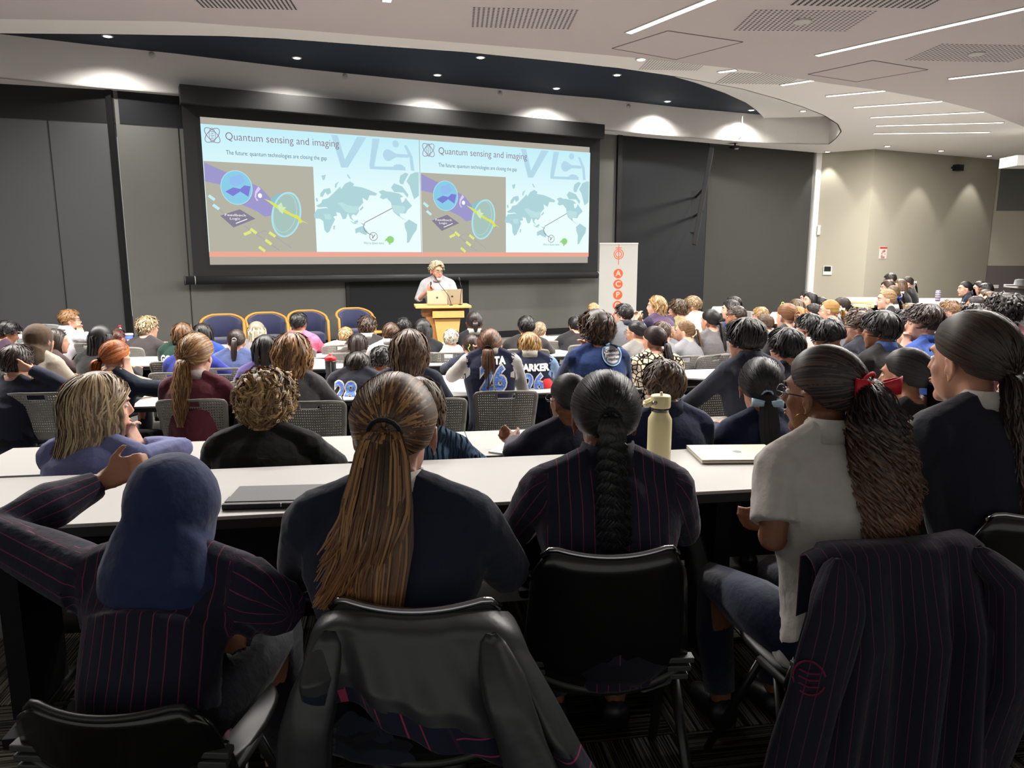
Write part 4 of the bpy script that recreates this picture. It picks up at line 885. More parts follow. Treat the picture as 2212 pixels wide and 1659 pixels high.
            dep = Lt*tb; yo = np.interp(dep, [0, 0.03, 0.10], [0.008, 0.034, 0.042]); dl = R(kw.get('delta', 0)); pb_ = np.interp(dep, [0.04, 0.16, 0.26, 0.7], [0, 0.025, 0.055, 0.085])*(1+2.2*(1-math.cos(dl)))
            yo = yo*kw.get('yout', 1.0)
            cx_ = T0[0]+outd[0]*yo+P['sway']*(dep/P['tl'])**1.6+pb_*math.sin(dl); cy_ = T0[1]+outd[1]*yo-pb_*math.cos(dl); cz_ = T0[2]-dep+0.012*np.sin(np.minimum(dep/0.05, 1)*math.pi)
            rad = P['tr']*np.interp(tb, [0, 0.12, 0.45, 0.8, 1], [0.42, 0.75, 1.0, 0.75, 0.35])
            kt = 14 if P['curl'] > 0 else (1 if kind == 'braid' else 4); cj = (np.arange(nt_)//kt)*kt; th = rg.uniform(0, 6.28, nt_)[cj][:, None]+0.25*rg.normal(size=(nt_, 1))*(kt > 1); rq = np.sqrt(rg.random(nt_))[cj][:, None]*(1+0.06*rg.normal(size=(nt_, 1)))
            if kind == 'braid':
                grp = rg.integers(0, 3, nt_)[:, None]; ph_ = 2*math.pi*(dep/0.085)+grp*2*math.pi/3; ok = np.clip(dep/0.06, 0, 1)
                cx_ = cx_+P['tr']*0.42*np.sin(ph_)*ok; cy_ = cy_-P['tr']*0.22*np.sin(2*ph_)*ok; rad = rad*(1-0.42*ok)
            wv = P['wave']*np.sin(2*math.pi*dep/P['wl']+rg.uniform(0, 6.28, nt_)[cj][:, None]); wv2 = P['wave']*np.cos(2*math.pi*dep/P['wl']+rg.uniform(0, 6.28, nt_)[cj][:, None])
            path = np.stack([cx_+rad*rq*np.cos(th)+wv*np.clip(tb*4, 0, 1), cy_+rad*0.7*rq*np.sin(th)-0.0+wv2*0.6*np.clip(tb*4, 0, 1), np.broadcast_to(cz_, rad.shape if False else (nt_, mt))], -1)
            if kw.get('flick'):
                fl_ = (rg.random((nt_, 1)) < 0.3)*rg.uniform(0.05, 1.0, (nt_, 1)); sh_ = 1-0.35*(fl_ > 0); dz_ = path[..., 2]-path[:, :1, 2]; path[..., 2] = path[:, :1, 2]+dz_*sh_
                path[..., 0] += kw['flick']*fl_*np.clip(tb-0.3, 0, 1)**2.2*2.2; path[..., 2] += abs(kw['flick'])*0.35*fl_*np.clip(tb-0.6, 0, 1)
            if P['curl'] > 0:
                q = 2*math.pi*P['turns']*tb*2+rg.uniform(0, 6.28, nt_)[cj][:, None]+0.25*rg.normal(size=(nt_, 1)); am = P['curl']*rg.uniform(0.6, 1.3, nt_)[cj][:, None]*(1+0.15*rg.normal(size=(nt_, 1))); path[..., 0] += am*np.cos(q)*np.clip(tb*4, 0, 1); path[..., 1] += am*np.sin(q)*np.clip(tb*4, 0, 1); path[..., 2] += 0.006*rg.normal(size=(nt_, 1))
            W = wd*(1.0-0.55*tb**2)*rg.uniform(0.8, 1.3, (nt_, 1))*1.15
            cc = cols(nt_); addp(path, np.broadcast_to(W, (nt_, mt)), cc)
            if kw.get('tipcol') is not None:
                arr = Cs[-1].reshape(nt_, mt, ns, 3); tcx = np.array(lin(kw['tipcol'])); f = (np.clip(tb*1.5-0.35, 0, 1)*0.75*(0.4+0.6*rg.random((nt_, 1))))[..., None, None]; arr[:] = arr*(1-f)+tcx*f
            tie = G(); ax = Vector(outd*0.6+np.array([0, 0, -0.25])).normalized(); c = Vector(T0)+ax*0.012
            qd = ax.to_track_quat('Z', 'Y'); rt = P['tr']*0.42+0.006; pts = [c+qd @ Vector((rt*math.cos(a_), rt*math.sin(a_), 0)) for a_ in [2*math.pi*i_/14 for i_ in range(15)]]
            tie.tube([Hm @ p_ for p_ in pts], 0.0055, 6, cap=False); tie.obj('hair_tie', mat('tie_%s' % str(kw.get('tiecol', (16, 16, 18))), kw.get('tiecol', (16, 16, 18)), rough=0.8), parent, True)
    V = np.concatenate(Vs); Fq = np.concatenate(Fs); C = np.clip(np.concatenate(Cs), 0.002, 1)
    Mx = np.array(Hm); V = V @ Mx[:3, :3].T+Mx[:3, 3]
    me = mesh_fast('hair', V, Fq, C); me.materials.append(HAIR); o = bpy.data.objects.new('hair', me); COL.objects.link(o); o.parent = parent; return o
def head_raw(g, M, ears=True):
    g.ell((0, -0.012, 0.030), (0.075, 0.093, 0.088), 14, M); g.ell((0, 0.022, -0.030), (0.058, 0.062, 0.080), 12, M)
    g.ell((0, 0.058, -0.092), (0.026, 0.024, 0.020), 8, M); g.ell((0, 0.02, -0.072), (0.050, 0.048, 0.034), 10, M)
    g.tube([M @ Vector(p) for p in [(0, 0.080, 0.022), (0, 0.091, -0.002), (0, 0.098, -0.019), (0, 0.086, -0.026)]], [0.008, 0.010, 0.012, 0.011], 8)
    g.ell((0, 0.072, 0.036), (0.050, 0.018, 0.012), 8, M); g.ell((0, 0.078, -0.054), (0.024, 0.013, 0.012), 8, M)
    for s in (-1, 1):
        g.ell((s*0.040, 0.050, -0.018), (0.020, 0.020, 0.026), 8, M)
        if ears:
            g.tube([M @ Vector((s*(0.078+0.008*k_[2]), -0.006-0.017*math.cos(k_[0]), -0.004+0.028*math.sin(k_[0])-0.006*(k_[0] < -1.2))) for k_ in [(-1.9, 0, 0), (-1.3, 0, .2), (-0.6, 0, .6), (0, 0, 1), (0.6, 0, 1.1), (1.2, 0, .9), (1.8, 0, .4), (2.5, 0, 0)]], 0.0068, 6); g.ell((s*0.078, -0.004, -0.006), (0.006, 0.013, 0.022), 8, M, rot=(0.2, 0, s*-0.3))
def hand_raw(g, W, d, lat, curl=0.5, r=0.0085, side=1):
    """wrist point, pointing direction, direction across the knuckles towards the thumb"""
    W = Vector(W); d = Vector(d).normalized(); lat = Vector(lat); lat = (lat-d*lat.dot(d)).normalized(); nrm = d.cross(lat)
    g.tube([W-d*0.02, W+d*0.02, W+d*0.055, W+d*0.085], [(0.022, 0.018), (0.030, 0.017), (0.037, 0.015), (0.035, 0.012)], 8) if False else None
    for k in range(4):
        o = lat*(0.028-0.0185*k); g.tube([W-d*0.015+o*0.55, W+d*0.03+o*0.85, W+d*0.082+o], [0.0135, 0.0135, 0.0105], 7)
    for k, Lf in enumerate([0.068, 0.076, 0.070, 0.054]):
        p = W+d*0.080+lat*(0.029-0.0195*k); dd = d.copy(); pts = [p-d*0.01, p]; a = curl*(0.8+0.1*k)
        for q, f in enumerate((0.45, 0.32, 0.23)):
            dd = Matrix.Rotation(a*(0.7 if q == 0 else 1.0), 3, lat*side) @ dd; p = p+dd*Lf*f; pts.append(p)
        g.tube(pts, [r*1.05, r*1.05, r*0.98, r*0.9, r*0.72], 7)
    p = W+d*0.018+lat*0.022; t1 = (d*0.65+lat*0.75).normalized(); t2 = (d*0.95+lat*0.25).normalized()
    g.tube([p-lat*0.012, p+t1*0.03, p+t1*0.045+t2*0.022, p+t1*0.045+t2*0.045], [r*1.5, r*1.35, r*1.1, r*0.8], 7)
PEOPLE = []
def person(label, x, y, ztop, yaw=0, hyaw=0, pitch=0, roll=0, style='short', hair=(40, 30, 25), sk='fair', top=None, sleeve='long', arms=('desk', 'desk'), b=1.0, lod=2,
           lean=0.08, collar=None, pants=(24, 26, 34), face=False, glasses=False, stand=False, seed=0, hs=1.0, cloth_post=None, folds_amp=0.0, nobody=False, voxel=None, armw=1.0, sleeve_mat=None, coat_name='shirt', torso=(1, 1), hipx=0.0, **kw):
    if top is None: top = (60, 60, 70)
    tz = 0.0 if kw.get('tz') is None else kw['tz']
    vx = voxel or {0: 0.0075, 1: 0.0105, 2: 0.0150}[lod]
    sh = ztop-0.292*hs+kw.get('shup', 0.0); HCz = ztop-0.135*hs; l = lean; HCy = l+0.070+kw.get('hfwd', 0.0)
    z0 = 0.50 if not stand else 0.92
    Hm = Matrix.Translation((kw.get('hx', 0), HCy, HCz)) @ Matrix.Rotation(-R(hyaw-yaw), 4, 'Z') @ Matrix.Rotation(-R(pitch), 4, 'X') @ Matrix.Rotation(R(roll), 4, 'Y') @ Matrix.Scale(hs, 4)
    g = G(); head_raw(g, Hm, kw.get('ears', True))
    def torso_(g, e, bot=0.0):
        tx, ty = torso
        S = [(z0-0.05, 0, 0.165, 0.125), (z0+0.08, 0.0, 0.15, 0.115), (z0+0.2, l*0.35, 0.150, 0.112), (sh-0.13, l*0.72, 0.172*b, 0.118), (sh-0.05, l*0.9, 0.172*b, 0.108), (sh+0.005, l, 0.140*b, 0.085), (sh+0.045, l+0.008, 0.085*b, 0.062), (sh+0.085, l+0.012, 0.052, 0.05)]
        if e: S = S[:-1]+[(sh+0.072, l+0.01, 0.060, 0.052)]
        g.tube([(hipx*(1-i_/7), s_[1], s_[0]) for i_, s_ in enumerate(S)], [((s_[2]+e)*tx, (s_[3]+e)*ty) for s_ in S], 16)
        for s in (-1, 1):
            g.ell((s*0.158*b, l, sh-0.012), (0.058+e, 0.058+e, 0.055+e), 8)
            g.tube([(s*0.04, l+0.0, sh+0.085), (s*0.10*b, l, sh+0.045), (s*0.155*b, l, sh+0.012)], [0.030+e*0.6, 0.036+e*0.7, 0.040+e], 8)
            g.ell((s*0.085*b, l-0.062, sh-0.10), (0.065+e, 0.045+e, 0.085+e), 8)
    g.tube([(0, l, sh+0.02), (0, (l+HCy)/2-0.008+0.0, (sh+HCz)/2+0.0), tuple(Hm @ Vector((0, -0.022, -0.04)))], [0.055, 0.050, 0.053], 12)
    torso_(g, 0.0)
    AR = {}
    for s, ps in ((-1, arms[0]), (1, arms[1])):
        S = Vector((s*0.165*b, l, sh-0.02))
        zt_ = kw.get('ztab', 0.79); curl = 0.6; hd = None; lat = (-s, 0.2, 0.3)
        if isinstance(ps, tuple): E, Wr = Vector(ps[0]), Vector(ps[1]); hd = Vector(ps[2]) if len(ps) > 2 else None; lat = ps[3] if len(ps) > 3 else lat; curl = ps[4] if len(ps) > 4 else 0.6
        elif ps == 'desk': E = Vector((s*0.232*b, l+0.11, zt_-0.035)); Wr = Vector((s*0.10, l+0.33, zt_))
        elif ps == 'lap': E = Vector((s*0.235*b, l-0.02, 0.74 if not stand else 1.12)); Wr = Vector((s*0.13, l+0.2, 0.62 if not stand else 0.95))
        elif ps == 'side': E = Vector((s*0.24*b, l-0.02, sh-0.27)); Wr = Vector((s*0.23, l+0.06, sh-0.5))
        elif ps == 'chin': E = Vector((s*0.22, l+0.25, zt_+0.05)); Wr = Hm @ Vector((s*0.045, 0.105, -0.150)); hd = Vector((-s*0.3, -0.25, 1)); lat = (0, -1, 0.2); curl = 1.0
        elif ps == 'ear': E = Vector((s*0.30, l+0.17, zt_+0.06)); Wr = Hm @ Vector((s*0.115, 0.015, -0.11)); hd = Vector((-s*0.15, -0.2, 1)); lat = (0, -1, 0); curl = 0.35
        elif ps == 'clasp': E = Vector((s*0.26, l+0.22, zt_+0.03)); Wr = Vector((s*0.035, l+0.36, sh-0.02)); hd = Vector((-s*0.25, 0.1, 1)); lat = (0, -1, 0); curl = 1.1
        AR[s] = (S, E, Wr)
        mid = (S+E)/2
        g.tube([S, mid, E, (E+Wr)/2, Wr], [0.047*armw, 0.042*armw, 0.036*armw, 0.033*armw, 0.024], 8)
        hand_raw(g, Wr, hd if hd is not None else (Wr-E), lat, curl, 0.0085 if lod < 2 else 0.0095, -s if hd is not None else s)
    if not stand:
        for s in (-1, 1):
            g.tube([(s*0.09, 0, z0), (s*0.11, 0.25, z0+0.0), (s*0.11, 0.42, z0-0.02), (s*0.11, 0.43, 0.3), (s*0.10, 0.40, 0.09)], [0.072, 0.066, 0.055, 0.048, 0.036], 8); g.tube([(s*0.10, 0.38, 0.05), (s*0.10, 0.55, 0.035)], [0.04, 0.03], 8)
    else:
        for s in (-1, 1): g.tube([(s*0.09, 0, z0), (s*0.09, 0.01, 0.5), (s*0.09, 0, 0.09)], [0.08, 0.055, 0.036], 8); g.tube([(s*0.09, -0.02, 0.045), (s*0.09, 0.15, 0.035)], [0.04, 0.03], 8)
    body = raw('person', g, vx, 4 if lod == 0 else (2 if lod < 2 else 1), skin(sk)); body.location = (x, y, tz); body.rotation_euler = (0, 0, -R(yaw)); tag(body, label, 'person', kw.get('group'))
    # clothes
    e = kw.get('ease', 0.014); g = G(); torso_(g, e)
    for s in (-1, 1):
        S, E, Wr = AR[s]; mid = (S+E)/2
        if sleeve == 'long': g.tube([S, mid, E, E.lerp(Wr, 0.5), E.lerp(Wr, 0.93)], [(0.047*armw+e)*1.05, 0.043*armw+e, 0.041*armw+e, 0.038*armw+e, 0.029+e], 10)
        elif sleeve == 'rolled': g.tube([S, mid, E, E.lerp(Wr, 0.18)], [0.049*armw+e, 0.046*armw+e, 0.044*armw+e, 0.044*armw+e], 10)
        elif sleeve == 'short': g.tube([S, S.lerp(E, 0.35), S.lerp(E, 0.75)], [0.050*armw+e, 0.050*armw+e, 0.052*armw+e], 10)
    tm = top if not isinstance(top, tuple) else cloth(top); mats = [tm]
    if sleeve_mat is not None: mats.append(sleeve_mat if not isinstance(sleeve_mat, tuple) else cloth(sleeve_mat))
    def post(o, me, V, AR=AR, l=l, sh=sh, ztop=ztop):
        N = normals(me)
        if lod < 2 or folds_amp: V = folds(V, N, folds_amp or (0.004 if lod else 0.005), seed+5, 7.0)
        put(me, V)
        dt = np.maximum(np.abs(V[:, 0])-0.13*b, 0)+np.where(V[:, 2] < sh-0.02, 0, 0.02); best = dt; st = V[:, 0]*1.0; isarm = np.zeros(len(V), bool)
        for s in (-1, 1):
            S, E, Wr = AR[s]; ax0 = np.array(S); 
            for (A_, B_) in ((S, E), (E, Wr)):
                d, t_ = seg_dist(V, A_, B_); a = np.array(B_-A_); a /= np.linalg.norm(a); q = V-np.array(A_); q -= (q @ a)[:, None]*a; r1_ = np.cross(a, [0, 1, 0.2]); r1_ /= np.linalg.norm(r1_); r2_ = np.cross(a, r1_)
                ang_ = np.arctan2(q @ r2_, q @ r1_)*0.055
                mk = ((d < 0.09) & (np.abs(V[:, 0]) > 0.155*b)) | ((d < 0.075) & (V[:, 1] > l+0.13)); mk &= (d < np.where(isarm, best, 9)); st = np.where(mk, ang_, st); best = np.where(mk, d, best); isarm |= mk
        set_attr(me, 'st', st)
        if len(me.materials) > 1:
            loops = np.empty(len(me.polygons), np.int32); me.polygons.foreach_get('loop_start', loops); vi = np.empty(len(me.loops), np.int32); me.loops.foreach_get('vertex_index', vi)
            me.polygons.foreach_set('material_index', isarm[vi[loops]].astype(np.int32))
        if cloth_post: cloth_post(o, me, V)
    sh_o = raw(coat_name, g, vx*1.15, 3 if lod < 2 else 2, mats, body, post)
    # trousers or skirt
    g = G()
    if not stand:
        for s in (-1, 1): g.tube([(s*0.08, -0.06, z0), (s*0.11, 0.25, z0), (s*0.11, 0.44, z0-0.02), (s*0.11, 0.44, 0.3), (s*0.10, 0.41, 0.12)], [0.095, 0.085, 0.070, 0.062, 0.052], 8)
        g.ell((0, -0.01, z0), (0.175, 0.14, 0.085), 10)
    else:
        for s in (-1, 1): g.tube([(s*0.085, 0, z0), (s*0.09, 0.01, 0.5), (s*0.09, 0, 0.09)], [0.10, 0.075, 0.06], 8)
    g.obj('trousers', cloth(pants), body, True)
    if lod < 2:
        for s in (-1, 1):
            g = G(); fy = 0.36 if not stand else -0.04
            g.tube([(s*0.10, fy, 0.055), (s*0.10, fy+0.05, 0.052), (s*0.10, fy+0.14, 0.040), (s*0.10, fy+0.20, 0.032)], [(0.044, 0.052), (0.048, 0.050), (0.050, 0.038), (0.034, 0.026)], 10); g.obj('shoe', mat('shoe_black', (20, 20, 22), rough=0.4), body, True)
    # collar
    if collar is not None:
        g = G(); n = 20; c0_ = Vector((0, l+0.012, sh+0.078)); V = []
        for k in range(n):
            a = 2*math.pi*k/n; fr = max(0, math.cos(a-math.pi/2)); hgt = 0.038-0.02*fr
            for (rr, zz) in ((0.064, hgt), (0.069, hgt), (0.088, -0.022-0.012*fr), (0.079, -0.020)): V.append((rr*math.cos(a), c0_.y+rr*0.92*math.sin(a), c0_.z+zz-0.03*fr))
        Fc = [(k*4+j, k*4+(j+1) % 4, ((k+1) % n)*4+(j+1) % 4, ((k+1) % n)*4+j) for k in range(n) for j in range(4)]
        g.add(V, Fc); g.obj('collar', collar if not isinstance(collar, tuple) else cloth(collar), body, True)
    if style == 'hijab': pass
    elif style != 'bald': make_hair(body, Hm, style, hair, lod, seed+17, dict(kw, delta=hyaw-yaw))
    if face:
        ew = mat('eye_white', (220, 215, 208), rough=0.3); ei = mat('eye_iris', (40, 28, 22), rough=0.2)
        g = G()
        for s in (-1, 1): g.m = 0; g.ell((s*0.028, 0.0690, 0.010), (0.0110, 0.0115, 0.0070), 10, Hm); g.m = 1; g.ell((s*0.028, 0.0762, 0.010), (0.0062, 0.0050, 0.0062), 8, Hm)
        g.obj('eyes', [ew, ei], body, True)
        g = G()
        for s in (-1, 1): g.tube([Hm @ Vector(p) for p in [(s*0.014, 0.0865, 0.030), (s*0.030, 0.084, 0.036), (s*0.048, 0.071, 0.030)]], [(0.004, 0.003), (0.0045, 0.003), (0.002, 0.002)], 6)
        g.obj('eyebrows', mat('brow_%d' % hair[0], tuple(int(v*0.7) for v in hair), rough=0.8), body, True)
        g = G(); g.ell((0, 0.0850, -0.050), (0.021, 0.006, 0.0045), 10, Hm); g.ell((0, 0.0845, -0.058), (0.018, 0.006, 0.005), 10, Hm); g.obj('lips', mat('lips', (168, 96, 88), rough=0.45), body, True)
    if glasses:
        g = G()
        for s in (-1, 1):
            g.tube([Hm @ Vector((s*0.032+0.023*math.cos(a_), 0.096-0.004*abs(math.cos(a_)), 0.008+0.018*math.sin(a_))) for a_ in [2*math.pi*k/14 for k in range(15)]], 0.0018, 5, cap=False)
            g.tube([Hm @ Vector(p) for p in [(s*0.055, 0.092, 0.012), (s*0.078, 0.06, 0.012), (s*0.082, 0.0, 0.010)]], 0.0018, 5)
        g.tube([Hm @ Vector((-0.01, 0.098, 0.012)), Hm @ Vector((0.01, 0.098, 0.012))], 0.0016, 5); g.obj('glasses', mat('glasses_frame', kw.get('gcol', (30, 26, 24)), rough=0.3), body, True)
    res = (body, Hm, sh_o, dict(sh=sh, l=l, HCz=HCz, HCy=HCy, AR=AR, zt=ztop)); PEOPLE.append((body, label, x, y, res)); return res
# ---- chairs
M_CH = mat('chair_grey_plastic', (126, 124, 119), rough=0.5, spec=0.35); M_CHL = mat('chair_light_plastic', (160, 162, 158), rough=0.5, spec=0.35)
def back_mesh():
    NX, NZ = 30, 19; V = []; Fc = []
    def P(u, v):
        u_, v_ = u*2-1, v; hw = 0.205+0.028*v_; 
        if v_ > 0.86: hw *= 1-0.10*((v_-0.86)/0.14)**3
        if v_ < 0.06: hw *= 0.98
        x = u_*hw; z = 0.50+0.345*v_-0.012*abs(u_)**5*(v_ > 0.5); y = -0.215-0.055*v_-0.02*v_*v_+0.05*(u_**2); return (x, y, z)
    idx = {}
    def pt(u, v):
        k = (round(u, 5), round(v, 5))
        if k not in idx: idx[k] = len(V); V.append(P(*k))
        return idx[k]
    for i in range(NX):
        for j in range(NZ):
            u0, u1, v0, v1 = i/NX, (i+1)/NX, j/NZ, (j+1)/NZ; c = [pt(u0, v0), pt(u1, v0), pt(u1, v1), pt(u0, v1)]; um, vm = (u0+u1)/2, (v0+v1)/2
            if 2 <= i < NX-2 and 3 <= j < NZ-1 and not (j >= NZ-3 and abs(um-0.5) < 0.17):
                du, dv = 0.33/NX, 0.30/NZ; q = [pt(um, vm-dv), pt(um+du, vm), pt(um, vm+dv), pt(um-du, vm)]
                Fc += [(c[0], c[1], q[0]), (c[1], c[2], q[1]), (c[2], c[3], q[2]), (c[3], c[0], q[3]), (c[0], q[0], q[3]), (c[1], q[1], q[0]), (c[2], q[2], q[1]), (c[3], q[3], q[2])]
            elif j >= NZ-3 and j < NZ-1 and abs(um-0.5) < 0.125: pass
            else: Fc.append(tuple(c))
    bm = bmesh.new(); vs = [bm.verts.new(v) for v in V]
    for f in Fc: bm.faces.new([vs[i] for i in f])
    bmesh.ops.recalc_face_normals(bm, faces=bm.faces[:]); bmesh.ops.solidify(bm, geom=bm.faces[:], thickness=0.006)
    me = bpy.data.meshes.new('backrest'); bm.to_mesh(me); bm.free(); me.polygons.foreach_set('use_smooth', [True]*len(me.polygons)); return me
_cb = back_mesh(); _cbl = _cb.copy(); _cb.materials.append(M_CH); _cbl.materials.append(M_CHL)
g = G(); g.box((0, 0, 0.445), (0.44, 0.42, 0.03), bev=0.012); _cs = g.mesh('seat'); _cs.materials.append(mat('seat_black', (24, 24, 26), rough=0.8))
STEEL = mat('steel_leg', (150, 150, 150), rough=0.3, metal=0.8); _legs = []
for sx in (-1, 1):
    for sy in (-1, 1):
        g = G(); g.tube([(sx*0.19, sy*0.12, 0.44), (sx*0.225, sy*0.20, 0.02)], 0.011, 7); g.ell((sx*0.226, sy*0.203, 0.015), (0.015, 0.015, 0.015), 6); me = g.mesh('leg'); me.materials.append(STEEL); _legs.append(me)
g = G()
for sx in (-1, 1): g.tube([(sx*0.2, -0.02, 0.44), (sx*0.215, -0.19, 0.46), (sx*0.19, -0.235, 0.55)], 0.011, 7)
_up = g.mesh('back_support'); _up.materials.append(STEEL)
def grey_chair(x, y, tz, yaw, label, light=False):
    t = thing('lecture_chair', label, 'chair', (x, y, tz), -R(yaw), 'grey perforated lecture chairs')
    for nm, me in [('backrest', _cbl if light else _cb), ('seat', _cs), ('back_support', _up)]+[('leg', q) for q in _legs]:
        o = bpy.data.objects.new(nm, me); COL.objects.link(o); o.parent = t
    return t

def chair_at(px, pyt, label, yaw=-8, light=False):
    d = ray(px, pyt)
    x, y = on_z(px, pyt, 0.84); f = math.hypot(x, y); b_ = R(yaw)
    return grey_chair(x+0.28*math.sin(b_), y+0.28*math.cos(b_), tier_z(x, y+0.3), yaw, label, light)
# ================================================================ who sits where
WID = {'short': 0.185, 'buzz': 0.168, 'thick': 0.205, 'bowl': 0.21, 'wavy': 0.225, 'curly': 0.235, 'bigcurly': 0.29, 'long': 0.195, 'bob': 0.205, 'shaggy': 0.205, 'pony': 0.172, 'bun': 0.172, 'braid': 0.18, 'bald': 0.155, 'hijab': 0.24}
ADDTOP = {'short': 0.015, 'buzz': 0.004, 'thick': 0.024, 'bowl': 0.026, 'wavy': 0.034, 'curly': 0.045, 'bigcurly': 0.062, 'long': 0.015, 'bob': 0.02, 'shaggy': 0.02, 'pony': 0.01, 'bun': 0.01, 'braid': 0.012, 'bald': 0.0, 'hijab': 0.03}
PN = [0]
def P(px, py, hw, label, style, hair, sk, top, yaw=0, hyaw=None, Y=None, chair=True, lo=1.15, hi=1.36, **kw):
    PN[0] += 1; hyaw = yaw if hyaw is None else hyaw
    side = abs(math.sin(R(hyaw-math.degrees(math.atan2(px-CX, FPX))))); W = WID[style]+0.035*side
    if Y is None: Y = (W*FPX/hw-0.45*0.17)/0.985
    x, y, z = at_y(px, py, Y); tz = tier_z(x, y); hs = 1.0
    for _ in range(3):
        zt = z-tz; want = min(hi, max(lo, zt))
        if abs(want-zt) > 0.005 and kw.get('fix', True):
            d = ray(px, py); Y2 = (want+tz-CAM_H)/(d[2]/d[1]) if abs(d[2]) > 1e-3 and (want+tz-CAM_H)/(d[2]/d[1]) > 0 else Y
            Y2 = min(Y*1.15, max(Y*0.87, Y2)); hs = min(1.12, max(0.9, Y2/Y)); x, y, z = at_y(px, py, Y2); tz = tier_z(x, y)
        break
    zt = z-tz-ADDTOP[style]*0.8
    hs = kw.pop('hs', hs)
    lod = kw.pop('lod', 0 if Y < 2.3 else (1 if Y < 4.3 else 2)); kw.pop('fix', None)
    lean = kw.pop('lean', 0.08); l = lean+0.070+kw.get('hfwd', 0)
    # put the head, not the hips, under the pixel
    cx_ = l*math.sin(R(yaw)); cy_ = l*math.cos(R(yaw))
    bx, by = x-cx_, y-cy_
    r = person(label, bx, by, zt, yaw=yaw, hyaw=hyaw, style=style, hair=hair, sk=sk, top=top, lod=lod, lean=lean, seed=PN[0]*13, hs=hs, tz=tz, **kw)
    if chair:
        cl = 'light' if chair == 'light' else None
        who = label.replace('person ', 'the person ', 1); who = ' '.join(who.split()[:13])
        if y > 3.0: grey_chair(bx, by, tz, yaw, 'grey chair of '+who, cl == 'light')
    return r
BK = (24, 22, 22); DB = (46, 34, 28); BR = (84, 58, 40); LB = (132, 98, 66); BL = (186, 152, 104); GR = (168, 158, 140); GI = (176, 96, 44)
NV = (28, 34, 60); NV2 = (22, 26, 42); CH_ = (44, 44, 48); GY = (112, 112, 114); LG = (150, 148, 146); WH = (226, 222, 214)
# ---- front rows, left to right
P(150, 665, 43, 'person in white shirt with glasses, chin on hand, far left', 'short', (150, 112, 70), 'pale', (222, 216, 222), 25, 62, arms=('desk', 'chin'), collar=(222, 216, 222), glasses=True, face=True, back=112, lod=1, lean=0.16)
P(15, 688, 52, 'person in plum top looking down at left edge', 'wavy', BK, 'tan', (58, 40, 56), 30, 55, pitch=22, sleeve='long')
hj1 = P(86, 692, 58, 'person in brown hijab and beige blouse', 'hijab', BR, 'fair', (178, 168, 152), 10, 15, Y=5.7, folds_amp=0.006)
P(120, 706, 34, 'person with brown bob half hidden by brown hijab', 'bob', DB, 'fair', (60, 44, 44), 30, 50, Y=7.0)
P(220, 697, 58, 'person with long black hair in black top', 'long', BK, 'tan', (30, 28, 30), 10, 20, zend=-0.36, wave=0.008)
P(253, 707, 26, 'person with reddish brown hair glimpsed behind black hair', 'short', (92, 52, 40), 'fair', (60, 60, 70), 15, 20, Y=9.5)
P(318, 677, 54, 'person with curly grey-blond hair in dark grey tee', 'curly', (168, 148, 112), 'pale', (62, 58, 58), 12, 40, sleeve='short', hl=(206, 190, 156), vol=0.035, back=120)
P(394, 693, 45, 'person with brown hair in green jersey', 'shaggy', (118, 86, 58), 'fair', (24, 56, 46), 0, 5, zend=-0.11, collar=(18, 20, 20), chair=False)
P(438, 694, 42, 'person with straight black bob in royal blue', 'bob', BK, 'fair', (44, 74, 168), -5, 0, zend=-0.16)
P(418, 711, 50, 'person in cobalt blue top behind the maroon jumper', 'long', (86, 62, 44), 'fair', (42, 54, 150), 0, 0, zend=-0.2, b=1.15)
P(510, 708, 39, 'person with dark low ponytail in slate blue', 'pony', (56, 44, 38), 'fair', (82, 96, 146), -5, -5, tl=0.24, tr=0.028, tiecol=(190, 190, 190), tie=(175, 82))
P(554, 691, 42, 'person with long silver-blond hair', 'long', (176, 164, 138), 'pale', (130, 128, 130), 0, 0, zend=-0.3, hl=(216, 208, 190))
P(573, 718, 47, 'person with black hair in lilac tee by the tumbler', 'bob', BK, 'fair', (98, 84, 150), -10, 0, zend=-0.12, Y=5.9)
pl = pattern_mat('pink_plaid', [(190, 110, 140), (228, 180, 196), (60, 40, 90), (200, 90, 120)], 14, 'checker')
P(645, 671, 41, 'person with short black hair in pink plaid shirt', 'short', BK, 'tan', pl, -5, 10, side=90, back=122, hi=1.42)
P(747, 703, 34, 'person with short blond hair in white shirt, front middle', 'short', (184, 154, 108), 'pale', (222, 218, 206), -8, 8, collar=(222, 218, 206), back=118, hl=(210, 184, 140))
P(773, 716, 26, 'person with dark hair between blond boy and charcoal blazer', 'bob', DB, 'fair', (60, 50, 48), 0, 10, Y=8.6)
P(793, 676, 48, 'person with dark curly hair in charcoal blazer', 'curly', (62, 46, 36), 'fair', (52, 50, 52), -4, 5, collar=(222, 220, 214), vol=0.036, b=1.08, hl=(96, 70, 50))
P(844, 693, 38, 'person with short brown hair, white collar, left of lectern', 'short', (92, 66, 46), 'fair', (206, 204, 198), 0, 0, back=120, collar=(214, 212, 206))
P(872, 683, 35, 'person with short black hair left of the lectern', 'short', BK, 'tan', (30, 30, 36), 0, 20, vol=0.02)
P(913, 685, 42, 'person with long black hair in black jacket below lectern', 'long', BK, 'tan', (30, 30, 34), -3, 0, zend=-0.3, collar=(26, 28, 36))
P(975, 707, 35, 'person with short white-grey hair below the lectern', 'short', (196, 188, 172), 'pale', (206, 204, 200), -3, 0, vol=0.016, back=118, hl=(226, 220, 206))
P(1024, 669, 37, 'person with cropped dark hair and ribbon in black blazer', 'pony', (40, 30, 30), 'brown', (26, 26, 30), -5, -8, tl=0.10, tr=0.02, tiecol=(96, 36, 44), collar=(214, 212, 206), hi=1.42)
